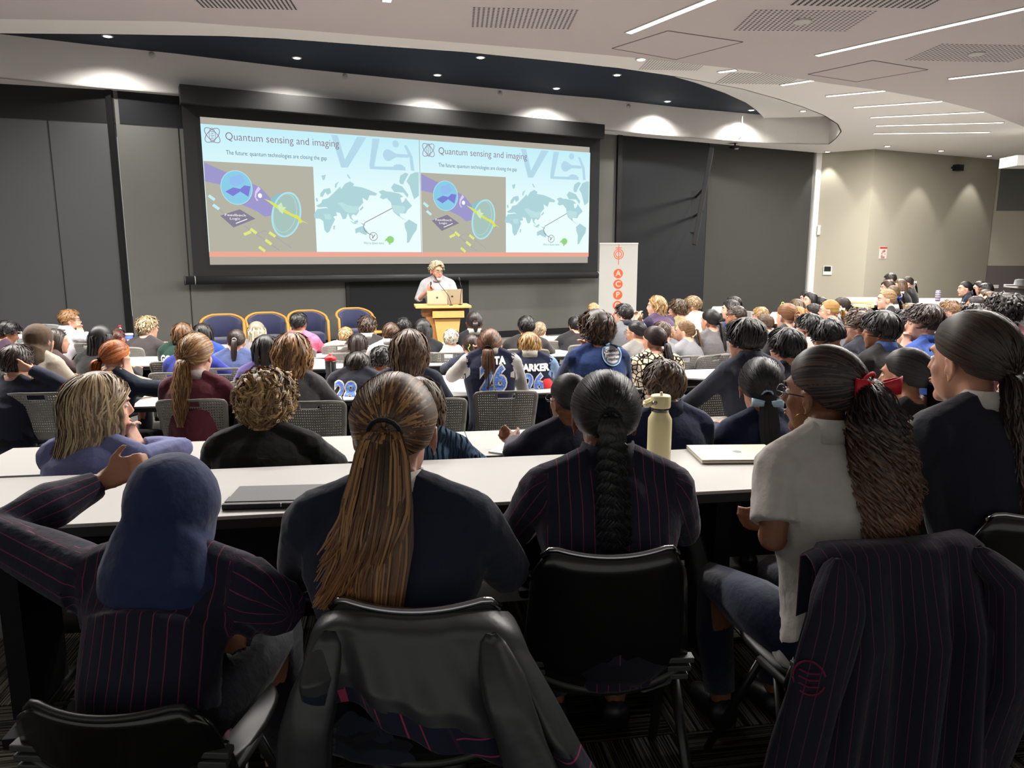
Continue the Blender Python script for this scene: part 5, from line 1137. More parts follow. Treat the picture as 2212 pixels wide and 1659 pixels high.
P(1017, 719, 38, 'person with dark bun and lime squiggle hair clip', 'bun', (58, 42, 36), 'fair', (40, 44, 60), -8, -15, tr=0.028)
j26 = P(1058, 706, 56, 'person in navy jersey numbered 26, hand at left ear', 'pony', (98, 66, 46), 'fair', (27, 32, 58), -3, 6, tl=0.28, tr=0.045, tie=(178, 104), arms=('ear', 'desk'), collar=(216, 210, 200), sleeve_mat=(208, 204, 200), lod=1, hl=(140, 98, 66), td=1.3, Y=5.5, shup=0.075, b=1.08, hs=1.08, chair=False)
P(1137, 679, 39, 'person with neat black hair in charcoal suit', 'short', (22, 22, 24), 'fair', (50, 48, 48), 0, -5, back=120, b=1.15, vol=0.02)
P(1166, 692, 25, 'person with grey-blond hair in pale pink shirt', 'short', (160, 142, 112), 'pale', (222, 190, 186), 0, 20, Y=9.8)
jpk = P(1144, 714, 48, 'person with straight short blond hair in white-collared navy jersey', 'short', (170, 130, 74), 'pale', (27, 32, 58), 0, 0, L=0.09, vol=0.022, back=134, collar=(226, 220, 206), sleeve_mat=(118, 150, 190), lod=1, hl=(206, 172, 116), b=1.05, Y=5.9, shup=0.05, chair=False)
P(1243, 679, 34, 'person with black hair in black blazer leaning forward', 'short', BK, 'fair', (36, 35, 37), -12, -22, L=0.08, back=122, b=1.1, lean=0.2)
P(1282, 652, 27, 'person with balding blond head before the banner', 'buzz', (196, 160, 112), 'pale', (120, 120, 126), -10, -15, front=40)
jct = P(1288, 665, 84, 'person with big wavy brown hair in blue patch jacket', 'wavy', (62, 46, 36), 'fair', (40, 62, 116), -8, -42, vol=0.048, L=0.15, back=140, side=108, lod=1, hl=(100, 76, 56), b=1.15, sleeve_mat=(34, 50, 92), n=3.0, arms=('chin', 'desk'), face=True, Y=4.75, chair=False)
P(1346, 653, 31, 'person with black hair in grey blazer before the banner', 'short', (28, 26, 28), 'pale', (112, 114, 120), -25, -62, collar=(50, 52, 66), vol=0.02, face=True, Y=8.3)
P(1373, 689, 33, 'person with sleek black bun in light grey blazer', 'bun', (24, 22, 22), 'fair', (136, 134, 130), -25, -58, tr=0.02, face=True, glasses=True, Y=7.3)
P(1417, 635, 31, 'person with chin-length blond hair in purple blazer, hands clasped', 'shaggy', (160, 126, 84), 'pale', (74, 56, 84), -32, -75, zend=-0.11, arms=('clasp', 'clasp'), lean=0.2, face=True, hl=(196, 164, 118), sleeve_mat=(44, 40, 66), lod=1, Y=8.6, hi=1.45)
P(1464, 641, 32, 'person with tousled brown hair in khaki blazer', 'wavy', (84, 66, 48), 'fair', (156, 142, 100), -35, -72, vol=0.026, L=0.09, back=122, arms=('chin', 'desk'), lean=0.2, face=True, Y=8.8, hi=1.45, lod=1)
P(1495, 636, 29, 'person with short swept blond hair in white shirt, right of khaki blazer', 'short', (150, 126, 92), 'pale', (224, 222, 208), -35, -72, vol=0.018, back=112, side=84, arms=('chin', 'desk'), lean=0.2, face=True, Y=8.9, hi=1.45, lod=1)
P(1429, 690, 31, 'person with short brown hair behind floral blouse', 'short', (86, 66, 54), 'fair', (140, 140, 148), -20, -30, Y=7.9)
P(1451, 701, 24, 'person with messy light brown hair behind table end', 'bob', (126, 98, 66), 'fair', (140, 140, 148), -20, -30, Y=9.0, zend=-0.1)
P(1478, 689, 33, 'person with light brown ponytail and white scrunchie', 'pony', (124, 94, 64), 'pale', (140, 140, 146), -35, -68, tl=0.17, tr=0.022, tiecol=(230, 230, 230), tie=(180, 80), face=True, Y=7.6)
P(1534, 665, 33, 'person with long sleek black ponytail in grey blazer', 'pony', (24, 22, 22), 'fair', (104, 102, 104), -20, -40, tl=0.32, tr=0.03, tie=(180, 100), lod=1, Y=7.4, hi=1.4)
fl = pattern_mat('floral_blouse', [(26, 24, 24), (206, 190, 160), (228, 214, 190), (196, 158, 118)], 24, 'voronoi')
P(1412, 700, 44, 'person with dark low ponytail in floral cream blouse', 'pony', (44, 30, 30), 'fair', fl, -10, -38, tl=0.22, tr=0.036, tie=(172, 108), lod=1, Y=5.9, hi=1.38, face=False, td=1.3, b=1.08, chair=False)
P(1583, 637, 28, 'person with dark fringe partly hidden at far table', 'bob', (36, 28, 26), 'pale', (50, 60, 90), -55, -85, face=True, Y=10.5)
P(1577, 644, 30, 'person with dark bob in blue at far table', 'bob', (34, 28, 28), 'pale', (44, 60, 120), -50, -80, face=True, Y=9.3)
P(1589, 657, 35, 'person with cropped dark brown hair in grey blazer, profile left', 'buzz', (60, 46, 38), 'tan', (92, 92, 96), -35, -68, vol=0.010, face=True, Y=7.6, side=88)
P(1642, 660, 31, 'person with short blond fringe, profile left, back tables', 'short', (170, 136, 90), 'pale', (120, 124, 130), -45, -75, face=True, Y=9.6)
P(1651, 676, 29, 'person with brown low bun below the blond fringe', 'bun', (82, 62, 48), 'pale', (120, 120, 128), -40, -60, tr=0.026, tie=(180, 112), Y=8.6)
P(1699, 652, 41, 'person with auburn wavy ponytail in charcoal coat', 'pony', (124, 84, 56), 'pale', (58, 58, 60), -18, -30, tl=0.27, tr=0.05, wave=0.012, wl=0.09, tie=(178, 84), lod=1, Y=6.8, tiecol=(120, 80, 54), hi=1.42)
P(1719, 643, 26, 'person with smooth ash-brown hair under the dark wall', 'bob', (104, 84, 62), 'pale', (60, 60, 70), -40, -50, Y=10.6)
P(1741, 627, 22, 'person with glasses behind sleek black hair, back row', 'bob', (44, 34, 32), 'pale', (50, 50, 60), -55, -85, face=True, glasses=True, Y=12.5)
P(1750, 629, 25, 'person with sleek centre-parted black hair, face towards left', 'long', (20, 19, 20), 'pale', (30, 30, 36), -60, -100, face=True, Y=11.4, zend=-0.2)
P(1772, 639, 22, 'person with short dark hair before the white wall corner', 'short', (40, 34, 32), 'pale', (60, 60, 66), -45, -70, face=True, Y=12.0)
P(1755, 653, 28, 'person with dark brown hair left of the flower clip', 'bun', (42, 34, 32), 'tan', (50, 50, 54), -35, -55, Y=9.6, tr=0.03, tie=(180, 110))
P(1722, 659, 24, 'person with copper blond hair behind lilac bottle', 'bob', (170, 122, 66), 'pale', (60, 50, 50), -30, -40, Y=10.0, zend=-0.1)
P(1791, 645, 37, 'person with golden wavy ponytail, glasses and white flower clip', 'pony', (166, 128, 72), 'pale', (120, 118, 126), -40, -66, tl=0.2, tr=0.042, wave=0.010, wl=0.08, tiecol=(226, 226, 206), face=True, glasses=True, tie=(178, 90), Y=8.2, lod=1, hi=1.42)
P(1817, 639, 29, 'person with smooth dark hair right of the flower clip', 'pony', (52, 42, 40), 'pale', (122, 122, 126), -40, -62, tl=0.2, Y=9.2, face=True, hi=1.42)
P(1748, 672, 48, 'person with black hair in pale pink tee', 'thick', BK, 'fair', (222, 206, 200), -25, -55, vol=0.022, L=0.07, lod=1, face=True, Y=5.9, side=92, collar=(222, 206, 200))
P(1792, 684, 80, 'person with thick black hair bowing head in navy tee', 'thick', (20, 20, 22), 'tan', (36, 42, 54), -22, -45, pitch=24, lod=1, lean=0.16, Y=4.6, side=92, back=116, sleeve='short', b=1.1, hs=1.0, chair=False)
P(1609, 682, 78, 'person with mushroom-cut black hair in slate jacket', 'thick', (24, 20, 20), 'fair', (42, 46, 60), -22, -42, vol=0.036, L=0.10, lod=1, Y=4.35, side=96, back=120, collar=(42, 46, 58), b=1.08, n=1.5, arms=((( -0.28, 0.28, 0.78), (-0.26, 0.56, 0.80)), 'desk'), hi=1.46, chair=False)
P(1698, 702, 68, 'person with round black haircut in dark navy', 'thick', (20, 19, 20), 'fair', (28, 32, 46), -20, -35, vol=0.030, L=0.095, lod=1, Y=4.55, side=98, back=122, b=1.0, n=1.4, chair=False)
P(1434, 770, 87, 'person with short brown hair in navy blazer by the bottle', 'short', (82, 62, 46), 'pale', (28, 36, 66), -10, -16, lod=1, Y=3.35, back=124, side=92, vol=0.020, n=1.6, hl=(112, 88, 64), collar=(26, 34, 60))
P(1924, 588, 25, 'person with dark bowl of hair and glasses, highest by cream wall', 'short', (44, 36, 32), 'pale', (30, 30, 36), -55, -80, pitch=15, face=True, glasses=True, Y=13.6, hi=1.5, lo=1.3)
P(1917, 603, 27, 'person with brown hair in black, forearm on folders', 'bob', (66, 48, 38), 'pale', (26, 28, 36), -55, -85, face=True, Y=12.2, hi=1.48, lo=1.3, lod=1)
P(1944, 601, 28, 'person with long wavy light brown hair by cream wall', 'long', (112, 88, 66), 'pale', (30, 30, 34), -50, -75, zend=-0.3, wave=0.012, Y=12.8, hi=1.5, lo=1.3)
P(1960, 596, 20, 'person with dark ponytail and white bow in black jacket', 'pony', (50, 40, 34), 'pale', (24, 24, 26), -50, -78, tl=0.2, tiecol=(230, 230, 228), face=True, Y=13.8, hi=1.5, lo=1.3)
P(1928, 615, 27, 'person with brown hair and white bow behind blonde ponytail', 'pony', (106, 84, 60), 'pale', (28, 28, 34), -45, -75, tl=0.2, tiecol=(236, 236, 236), Y=11.2, hi=1.48, lo=1.3)
P(1915, 622, 39, 'person with blonde ponytail and navy bow in black blazer', 'pony', (138, 110, 78), 'pale', (26, 26, 32), -45, -78, tl=0.26, tr=0.03, tie=(178, 88), tiecol=(40, 40, 84), collar=(226, 224, 218), face=True, Y=8.6, lod=1, hi=1.5, td=1.3, hl=(196, 166, 118), hfwd=0.02)
P(1854, 669, 47, 'person with brown curly top and glasses in dark navy', 'short', (70, 50, 38), 'pale', (28, 30, 42), -30, -66, wave=0.008, vol=0.026, L=0.07, side=86, back=112, face=True, glasses=True, Y=5.8, lod=1, collar=(28, 30, 42))
P(1862, 657, 46, 'person with brown curls hidden behind the glasses wearer', 'curly', (74, 54, 40), 'pale', (40, 40, 50), -25, -50, Y=6.9)
P(1904, 666, 75, 'person with black bowl cut and blue collar', 'bowl', (26, 22, 22), 'tan', (48, 46, 46), -18, -52, lod=1, Y=4.7, side=88, back=120, collar=(84, 110, 190), n=1.4, vol=0.034, hi=1.42, chair=False)
P(1955, 661, 38, 'person with black hair drinking from a pale cup', 'curly', (20, 19, 20), 'brown', (28, 28, 32), -35, -62, vol=0.026, Y=6.6, L=0.05)
P(1964, 652, 26, 'person with sandy hair behind the blue tee', 'short', (130, 108, 82), 'pale', (60, 60, 66), -40, -60, Y=9.5)
P(1997, 653, 74, 'person in bright blue tee with hands at chin and watch', 'short', (56, 40, 34), 'pale', (56, 84, 170), -22, -66, lod=1, Y=4.75, vol=0.032, L=0.08, side=86, back=120, arms=('chin', 'chin'), face=True, sleeve='short', collar=(56, 84, 170), n=1.4, lean=0.2, hi=1.44, wave=0.004, chair=False)
P(2051, 644, 38, 'person with cropped ginger-blond hair, profile left', 'short', (132, 100, 70), 'pale', (200, 190, 180), -40, -68, Y=7.7, face=True, side=82, back=112, lod=1, hi=1.42)
P(2085, 606, 27, 'person in black jacket with white lettering by far counter', 'pony', (18, 18, 20), 'pale', (24, 28, 42), -55, -82, face=True, Y=12.0, lod=1, tl=0.2, tie=(180, 100), hi=1.5, lo=1.3, collar=(24, 28, 42))
P(2116, 605, 25, 'person with glasses and dark hair, first of the far right cluster', 'bob', (34, 28, 28), 'pale', (90, 80, 84), -55, -85, face=True, glasses=True, Y=12.3, zend=-0.08, hi=1.5, lo=1.3)
P(2130, 609, 26, 'person with black hair behind the glasses wearer, far right cluster', 'short', (22, 20, 22), 'brown', (50, 40, 44), -55, -85, face=True, Y=11.6, hi=1.5, lo=1.3)
P(2129, 623, 17, 'person with pale face low in the far right cluster', 'bob', (100, 84, 70), 'pale', (90, 40, 44), -55, -85, face=True, Y=11.0, hi=1.44, lo=1.2)
P(2140, 627, 22, 'person with light brown wavy hair in maroon, far right cluster', 'bob', (118, 90, 64), 'pale', (110, 40, 48), -55, -85, face=True, Y=10.2, hi=1.44)
P(2107, 637, 34, 'person with dark hair and pale hairband', 'bun', (42, 34, 34), 'tan', (50, 44, 50), -40, -55, Y=8.6, tr=0.03, hi=1.44)
P(2073, 647, 22, 'person with dark curls between ginger crop and hairband', 'curly', (40, 32, 32), 'tan', (50, 50, 54), -40, -50, Y=9.6, vol=0.03)
P(2108, 650, 52, 'person with dense dark curls above the nearest brown ponytail', 'curly', (30, 25, 26), 'tan', (50, 50, 54), -30, -45, Y=6.6, hi=1.42)
P(2170, 627, 70, 'person with dark curly hair and glasses in maroon sweater', 'curly', (34, 28, 26), 'pale', (90, 38, 48), -18, -58, Y=5.3, lod=1, face=True, glasses=True, vol=0.045, side=92, back=122, b=1.2, hi=1.5, n=1.3)
# ---- third row, left half
P(35, 739, 62, 'person with short dark hair in navy blazer, hand behind neck', 'short', (52, 38, 32), 'fair', (34, 38, 56), 5, 8, lod=1, Y=5.15, hs=1.08, back=122, arms=('desk', ((0.34, 0.12, 0.88), (0.14, 0.06, 1.00), (-1, 0.1, 0.05), (0, -0.3, 1), 0.5)), n=1.4, b=1.15, vol=0.02, L=0.07, chair=False)
P(248, 728, 62, 'person with ginger updo in navy tee, head on hand', 'pony', GI, 'pale', (28, 40, 56), 12, 22, roll=8, lod=1, Y=5.0, tl=0.12, tr=0.04, tie=(200, 112), sleeve='short', arms=('desk', 'ear'), hl=(206, 132, 72), lean=0.18, tiecol=(18, 18, 20), chair=False)
P(424, 721, 76, 'person with light brown ponytail in maroon jumper', 'pony', (140, 102, 66), 'pale', (86, 32, 44), 0, 8, lod=1, Y=4.95, b=1.14, tl=0.38, tr=0.052, tie=(186, 100), collar=(222, 208, 206), n=2.2, td=1.2, hl=(180, 140, 94), hs=1.15, tiecol=(160, 120, 80), wave=0.006, wl=0.12, vol=0.026, chair=False)
P(630, 714, 76, 'person with shaggy golden brown hair in grey blazer', 'shaggy', (128, 90, 56), 'fair', (78, 76, 78), 8, 5, lod=1, Y=5.0, hs=1.12, n=2.2, zend=-0.18, hl=(176, 136, 90), collar=(50, 50, 52), b=1.2, vol=0.030, chair=False)
P(772, 759, 56, 'person with dark hair slumped over in jersey numbered 28', 'short', (44, 36, 32), 'tan', (34, 36, 48), 0, 10, pitch=18, lod=1, Y=5.6, vol=0.03, L=0.10, lo=0.98, n=1.3, shup=0.10, chair=False)
P(825, 739, 40, 'person with black curls behind the slumped jersey wearer', 'curly', (26, 23, 23), 'tan', (34, 34, 38), 0, 10, pitch=15, Y=6.2, vol=0.03, lo=1.05)
P(884, 707, 86, 'person with brown hair tucked into navy hood', 'bob', (86, 64, 50), 'fair', (36, 40, 58), 0, 3, lod=1, Y=5.1, hs=1.14, n=2.0, zend=-0.17, vol=0.030, hl=(120, 94, 72), wave=0.008, wl=0.1, b=1.1, chair=False)
# ---- second row
KNIT = mat('cable_knit_blue', (70, 92, 116), rough=0.9, spec=0.1); _nt = KNIT.node_tree; _w = _nt.nodes.new('ShaderNodeTexWave'); _w.inputs['Scale'].default_value = 14; _w.inputs['Distortion'].default_value = 6; _w.inputs['Detail'].default_value = 1
_tc = _nt.nodes.new('ShaderNodeTexCoord'); _nt.links.new(_tc.outputs['Object'], _w.inputs['Vector']); _b = _nt.nodes.new('ShaderNodeBump'); _b.inputs['Strength'].default_value = 1.0; _b.inputs['Distance'].default_value = 0.02
_nt.links.new(_w.outputs['Fac'], _b.inputs['Height']); _nt.links.new(_b.outputs['Normal'], _nt.nodes['Principled BSDF'].inputs['Normal'])
P(214, 797, 136, 'person with blonde-grey bob in periwinkle shirt, chin on hand', 'bob', (158, 134, 104), 'pale', (116, 122, 178), 8, 48, lod=0, Y=2.98, hs=1.12, zend=-0.19, vol=0.030, hl=(206, 186, 150), arms=('desk', 'chin'), collar=(116, 122, 178), b=1.15, roll=4, lean=0.16, chair=False, n=1.7, face=True, folds_amp=0.007, var=0.35)
P(572, 784, 150, 'person with big blond curls in black tee', 'bigcurly', (138, 108, 70), 'pale', (26, 27, 27), -3, 4, lod=0, Y=3.1, hl=(200, 168, 118), b=1.2, chair=False, n=2.0, vol=0.050, lean=0.14)
P(905, 806, 84, 'person with brown hair in blue cable-knit, behind the long ponytail', 'bob', (96, 76, 56), 'fair', KNIT, 0, 6, lod=1, Y=3.1, zend=-0.13, b=1.05, chair=False, n=1.6, arms=('desk', 'desk'), wave=0.01)
P(1228, 800, 78, 'person with black hair and glasses writing in navy blazer', 'bun', (26, 23, 23), 'brown', (30, 32, 48), -6, -36, lod=1, Y=3.25, glasses=True, chair=False, tr=0.03, arms=(((-0.25, 0.16, 0.80), (-0.22, 0.40, 0.79), (-0.3, 1, 0.1), (0.6, 0.3, 0.6), 0.9), 'desk'), lean=0.14, b=1.1)
P(1645, 768, 100, 'person with black ponytail and pale blue bow in navy blazer', 'pony', (20, 19, 20), 'tan', (26, 33, 62), -6, 5, lod=1, Y=3.5, hs=1.14, tl=0.34, tr=0.036, tie=(178, 108), tiecol=(150, 178, 196), chair=False, n=2.2, b=1.05, vol=0.014)
P(1955, 750, 100, 'person with dark hair tied by thin navy ribbon', 'pony', (32, 27, 27), 'tan', (34, 28, 30), -18, -44, lod=1, Y=3.65, hs=1.12, tl=0.32, tr=0.07, tie=(172, 104), tiecol=(40, 50, 110), chair=False, n=2.2, face=True, td=1.4, vol=0.018, hfwd=0.02)
P(2204, 790, 60, 'person with auburn hair cut by the right edge', 'long', (60, 40, 34), 'fair', (44, 40, 46), -20, -30, lod=1, Y=3.6, chair=False)
# ---- the speaker
sx, sy_, sz_ = at_y(944, 556, 10.05)
spk = person('person in white shirt with glasses speaking behind the lectern', sx, sy_+0.10, sz_-0.045, yaw=184, hyaw=146, pitch=8, style='curly', hair=(186, 172, 136), sk='fair', top=(186, 186, 194), sleeve='rolled', lod=1, lean=0.03, b=1.12, stand=True,
  arms=(((-0.25, 0.06, 1.22), (-0.16, 0.26, 1.13), (0.2, 1, -0.3), (0.6, 0.3, 0.3), 0.4), ((0.27, 0.05, 1.17), (0.10, 0.25, 1.305), (-0.7, 0.2, 0.5), (0, 0.3, 1), 1.2)), collar=(214, 214, 222), face=True, glasses=True, seed=77, pants=(60, 62, 80), vol=0.020, n=2.0, curl=0.007, L=0.05, front=38, back=112, side=88, hl=(220, 212, 186), hs=1.04)
g = G(); g.ell((0, 0.064, -0.090), (0.032, 0.022, 0.024), 10, spk[1]); g.obj('beard', mat('white_beard', (206, 190, 168), rough=0.9), spk[0], True)
g = G(); g.box((0, 0.105, spk[3]['sh']-0.12), (0.012, 0.03, 0.02), bev=0.003); g.obj('lapel_microphone', M_BK, spk[0])
# ---- nearest row
ST = stripe_mat('blazer_pinstripe', (30, 30, 46), (112, 48, 70), 0.028, 0.075)
nr = dict(lod=0, chair=False, fix=False)
g1 = P(375, 962, 262, 'person in navy hijab and pinstripe blazer stretching out an arm', 'hijab', BK, 'tan', ST, 5, -4, Y=1.68, b=1.14, lean=0.10, shup=0.02, armw=1.35, arms=(((-0.50, 0.20, 0.84), (-0.37, 0.45, 0.905), (0.85, 0.05, 0.42), (0.25, 0.3, 0.9), 1.0), 'lap'), folds_amp=0.008, ears=False, **nr)
P(852, 797, 190, 'person with long brown ponytail in navy jumper', 'pony', (92, 66, 44), 'fair', (34, 39, 56), 0, 1, Y=1.70, flick=-0.08, tl=0.50, tr=0.062, tie=(181, 84), n=1.9, td=2.2, collar=(226, 222, 212), b=1.12, hl=(176, 132, 82), sway=-0.03, vol=0.012, ease=0.020, folds_amp=0.004, armw=1.08, tipcol=(132, 84, 48), var=0.4, hs=1.12, side=92, **nr)
P(1308, 795, 158, 'person with thick black braid in pinstripe blazer', 'braid', (26, 25, 26), 'brown', ST, -3, 0, Y=1.96, tl=0.52, tr=0.045, tie=(180, 84), n=1.6, td=2.0, b=1.06, collar=NV2, hl=(46, 44, 44), folds_amp=0.006, wave=0.003, vol=0.016, side=98, **nr)
g4 = P(1775, 745, 180, 'person in white shirt with red bow in long curly hair', 'pony', (34, 28, 26), 'brown', (206, 200, 190), -14, -42, Y=2.0, tl=0.50, tr=0.085, tie=(178, 80), n=1.8, td=3.0, curl=0.019, turns=1.9, wave=0.010, wl=0.16, sleeve='short', arms=(((-0.215, 0.0, 0.80), (-0.10, 0.20, 0.74), (0.9, 0.4, 0.0), (0, 0.2, 1), 0.8), ((0.22, 0.05, 0.76), (-0.02, 0.24, 0.76), (-0.9, 0.1, 0.0), (0.1, 0.1, 1), 0.7)), collar=(206, 200, 190), glasses=True, gcol=(170, 120, 70), face=True, tipcol=(168, 120, 84), folds_amp=0.008, pants=(26, 32, 56), tiecol=(196, 30, 44), vol=0.018, hl=(84, 64, 54), **nr)
P(2098, 672, 172, 'person with dark brown low ponytail in black jumper, far right', 'pony', (58, 44, 34), 'fair', (29, 31, 42), -12, -27, Y=2.2, tl=0.46, tr=0.055, tie=(182, 112), n=1.9, td=1.8, collar=(214, 208, 200), b=1.16, tipcol=(96, 66, 48), face=True, wave=0.010, wl=0.12, vol=0.022, hs=1.12, side=94, ease=0.018, hfwd=0.02, **nr)
flush_jobs()

for (px, py, yw, lb, lt) in [(75, 850, -4, 'grey perforated chair at the left edge below the navy blazer', 0), (408, 864, -6, 'grey perforated chair of the maroon jumper person, third row', 0), (668, 868, -4, 'grey perforated chair behind the big blond curls', 0),
    (1094, 846, -6, 'grey perforated chair right under the number 26', 0), (935, 862, -6, 'grey perforated chair partly behind the long ponytail', 0), (1572, 832, -18, 'dark perforated chair under the slate jacket', 0), (1900, 818, -20, 'grey chair top between the red bow and the blue ribbon', 0),
    (372, 782, 0, 'grey chair of the green jersey person', 0), (1720, 846, -18, 'grey chair of the round black haircut person', 0)]:
    chair_at(px, py, lb, yw, bool(lt))
# ================================================================ head scarves
def hijab(res, col, big, m=None, seed=1, tail=0.0):
    body, Hm, sh_o, inf = res; g = G(); sh, l = inf['sh'], inf['l']
    g.ell((0, -0.032, 0.034), (0.098*big, 0.112*big, 0.106*big), 16, Hm); g.ell((0, -0.02, -0.03), (0.084*big, 0.088*big, 0.095*big), 12, Hm)
    nb = Hm @ Vector((0, -0.03, -0.08))
    g.tube([tuple(nb), (0, l-0.015, sh+0.08), (0, l-0.02, sh+0.02), (-tail*0.3, l-0.045, sh-0.08), (-tail, l-0.06, sh-0.17-tail)], [(0.094*big, 0.094*big), (0.106*big, 0.095*big), (0.132*big, 0.105*big), (0.125*big, 0.085), (0.07, 0.05)], 14)
    def post(o, me, V):
        N = normals(me); put(me, folds(V, N, 0.006, seed, 6.0))
    raw('headscarf', g, 0.009, 3, m or cloth(col), body, post)
hijab(hj1, (74, 58, 44), 1.0, seed=4)
hijab(g1, (36, 48, 84), 1.12, seed=9, tail=0.05)
flush_jobs()
# ================================================================ prints on clothes
from mathutils.bvhtree import BVHTree
def decal(res, me, name, cx, cz, m, rot=0.0, off=0.006, parent=None, ax=0.0):
    """flat letters laid on the back of a garment; (cx, cz) in the wearer's own frame"""
    body, Hm, so, inf = res; bm = bmesh.new(); bm.from_mesh(so.data); bvh = BVHTree.FromBMesh(bm)
    for v in me.vertices:
        x = v.co.x*math.cos(rot)-v.co.y*math.sin(rot)+cx; z = v.co.x*math.sin(rot)+v.co.y*math.cos(rot)+cz
        h = bvh.ray_cast(Vector((x, -0.8, z)), Vector((0, 1, 0)))
        y = h[0].y if h[0] is not None else -0.1
        v.co = Vector((x, y-off, z))
    bm.free(); return link(name, me, parent or so, m)
def ring_me(rx, rz, wd, n=36):
    V = []
    for k in range(n):
        a = 2*math.pi*k/n; V += [((rx+wd/2)*math.cos(a), (rz+wd/2)*math.sin(a), 0), ((rx-wd/2)*math.cos(a), (rz-wd/2)*math.sin(a), 0)]
    return me_np('ring', V, [(2*k, 2*((k+1) % n), 2*((k+1) % n)+1, 2*k+1) for k in range(n)])
def disc_me(rx, rz, n=36):
    V = [(0, 0, 0)]+[(f*rx*math.cos(2*math.pi*k/n), f*rz*math.sin(2*math.pi*k/n), 0) for f in (0.5, 1) for k in range(n)]
    return me_np('disc', V, [(0, 1+k, 1+(k+1) % n) for k in range(n)]+[(1+k, 1+n+k, 1+n+(k+1) % n, 1+(k+1) % n) for k in range(n)])
def who(txt): return next(q for q in PEOPLE if txt in q[1])
PWH = mat('print_white', (222, 222, 220), rough=0.7); PBL = pattern_mat('print_blue_marble', [(88, 118, 206), (120, 160, 222), (52, 72, 160), (150, 190, 236)], 60, 'noise')
i_ = j26[3]; zb = i_['zt']
decal(j26, text_mesh('L  STA', 0.070, bold=0.004, sx=0.9), 'name_print', 0.02, zb-0.225, PWH)
decal(j26, text_mesh('26', 0.235, bold=0.018, sx=0.80), 'number_outline', 0.02, zb-0.355, PWH, off=0.005)
decal(j26, text_mesh('26', 0.235, bold=0.006, sx=0.80), 'number_print', 0.02, zb-0.355, PBL, off=0.009)
i_ = jpk[3]; zb = i_['zt']
decal(jpk, text_mesh('PARKER', 0.070, bold=0.004, sx=0.95), 'name_print', 0.03, zb-0.262, PWH)
decal(jpk, text_mesh('26', 0.19, bold=0.013, sx=0.85), 'number_outline', 0.03, zb-0.385, PWH, off=0.005)
decal(jpk, text_mesh('26', 0.19, bold=0.004, sx=0.85), 'number_print', 0.03, zb-0.385, PBL, off=0.009)
gd = who('green jersey')[4]
decal(gd, text_mesh('GOODI', 0.09, bold=0.004, sx=0.9), 'name_print', -0.03, gd[3]['zt']-0.33, PWH)
sl = who('numbered 28')[4]
decal(sl, text_mesh('28', 0.19, bold=0.013, sx=0.9), 'number_outline', -0.06, sl[3]['zt']-0.27, PWH, off=0.005)
decal(sl, text_mesh('28', 0.19, bold=0.004, sx=0.9), 'number_print', -0.06, sl[3]['zt']-0.27, PBL, off=0.009)
i_ = jct[3]; zb = i_['zt']-0.30; xc = 0.085
decal(jct, disc_me(0.062, 0.062), 'patch_disc', xc, zb, mat('patch_cream', (196, 190, 190), rough=0.7), off=0.006)
decal(jct, ring_me(0.066, 0.066, 0.012), 'patch_ring_dark', xc, zb, mat('patch_teal', (62, 92, 118)), off=0.007)
decal(jct, ring_me(0.075, 0.075, 0.007), 'patch_ring_light', xc, zb, mat('patch_sky', (168, 200, 226)), off=0.007)
for k, wd in enumerate(['Creating', 'Tomorrow', 'Together']): decal(jct, text_mesh(wd, 0.030, bold=0.0006), 'patch_lettering', xc, zb+0.025-0.027*k, mat('patch_ink', (44, 40, 56)), off=0.010)
# ================================================================ bows and clips, worn: parts of the person
def bow(res, local, m, w_, tails, name='hair_bow', rotz=0.0, th=0.02):
    body, Hm = res[0], res[1]; M = Hm @ Matrix.Translation(local) @ Matrix.Rotation(rotz, 4, 'Z'); g = G()
    for s in (-1, 1):
        n = 14; V = []; Fc = []
        for k in range(n+1):
            a = math.pi*2*k/n; r = w_*0.5; x = s*(r-r*math.cos(a)); hw = th*(0.28+0.42*math.sin(a/2)); yy = -0.012-0.014*math.sin(a); z = 0.10*w_*math.sin(a/2)-(0.06*w_ if a > math.pi else 0)
            V += [(x, yy, z-hw), (x, yy, z+hw)]
        for k in range(n): Fc.append((2*k, 2*k+1, 2*k+3, 2*k+2))
        g.add(V, Fc, M)
    g.ell((0, -0.008, 0), (0.012, 0.012, 0.014), 8, M)
    for (dx, dz, sw) in tails:
        n = 8; V = []
        for k in range(n+1):
            t = k/n; x = dx*t+sw*math.sin(t*5); z = -dz*t
            V += [(x-th*0.38, -0.014-0.012*math.sin(t*3), z), (x+th*0.38, -0.018-0.012*math.sin(t*3), z)]
        g.add(V, [(2*k, 2*k+1, 2*k+3, 2*k+2) for k in range(n)], M)
    o = g.obj(name, m, body, True); s = o.modifiers.new('s', 'SOLIDIFY'); s.thickness = 0.0016; return o
def who(txt): return next(q for q in PEOPLE if txt in q[1])
RES = {}
bow(g4, (0.02, -0.140, 0.040), mat('red_ribbon', (190, 26, 40), rough=0.5), 0.072, [(0.0, 0.060, 0.0), (0.05, 0.17, 0.010)], rotz=-0.45, th=0.034)
pb = who('pale blue bow')[4]; bow(pb, (0.0, -0.135, -0.035), mat('pale_blue_ribbon', (160, 190, 208), rough=0.5), 0.062, [(-0.01, 0.05, 0.0)], rotz=-0.1, th=0.024)
nb_ = who('thin navy ribbon')[4]; bow(nb_, (0.0, -0.135, 0.0), mat('navy_ribbon', (44, 54, 120), rough=0.5), 0.04, [(0.0, 0.07, 0.0), (0.03, 0.05, 0.01)], rotz=-0.5, th=0.016)
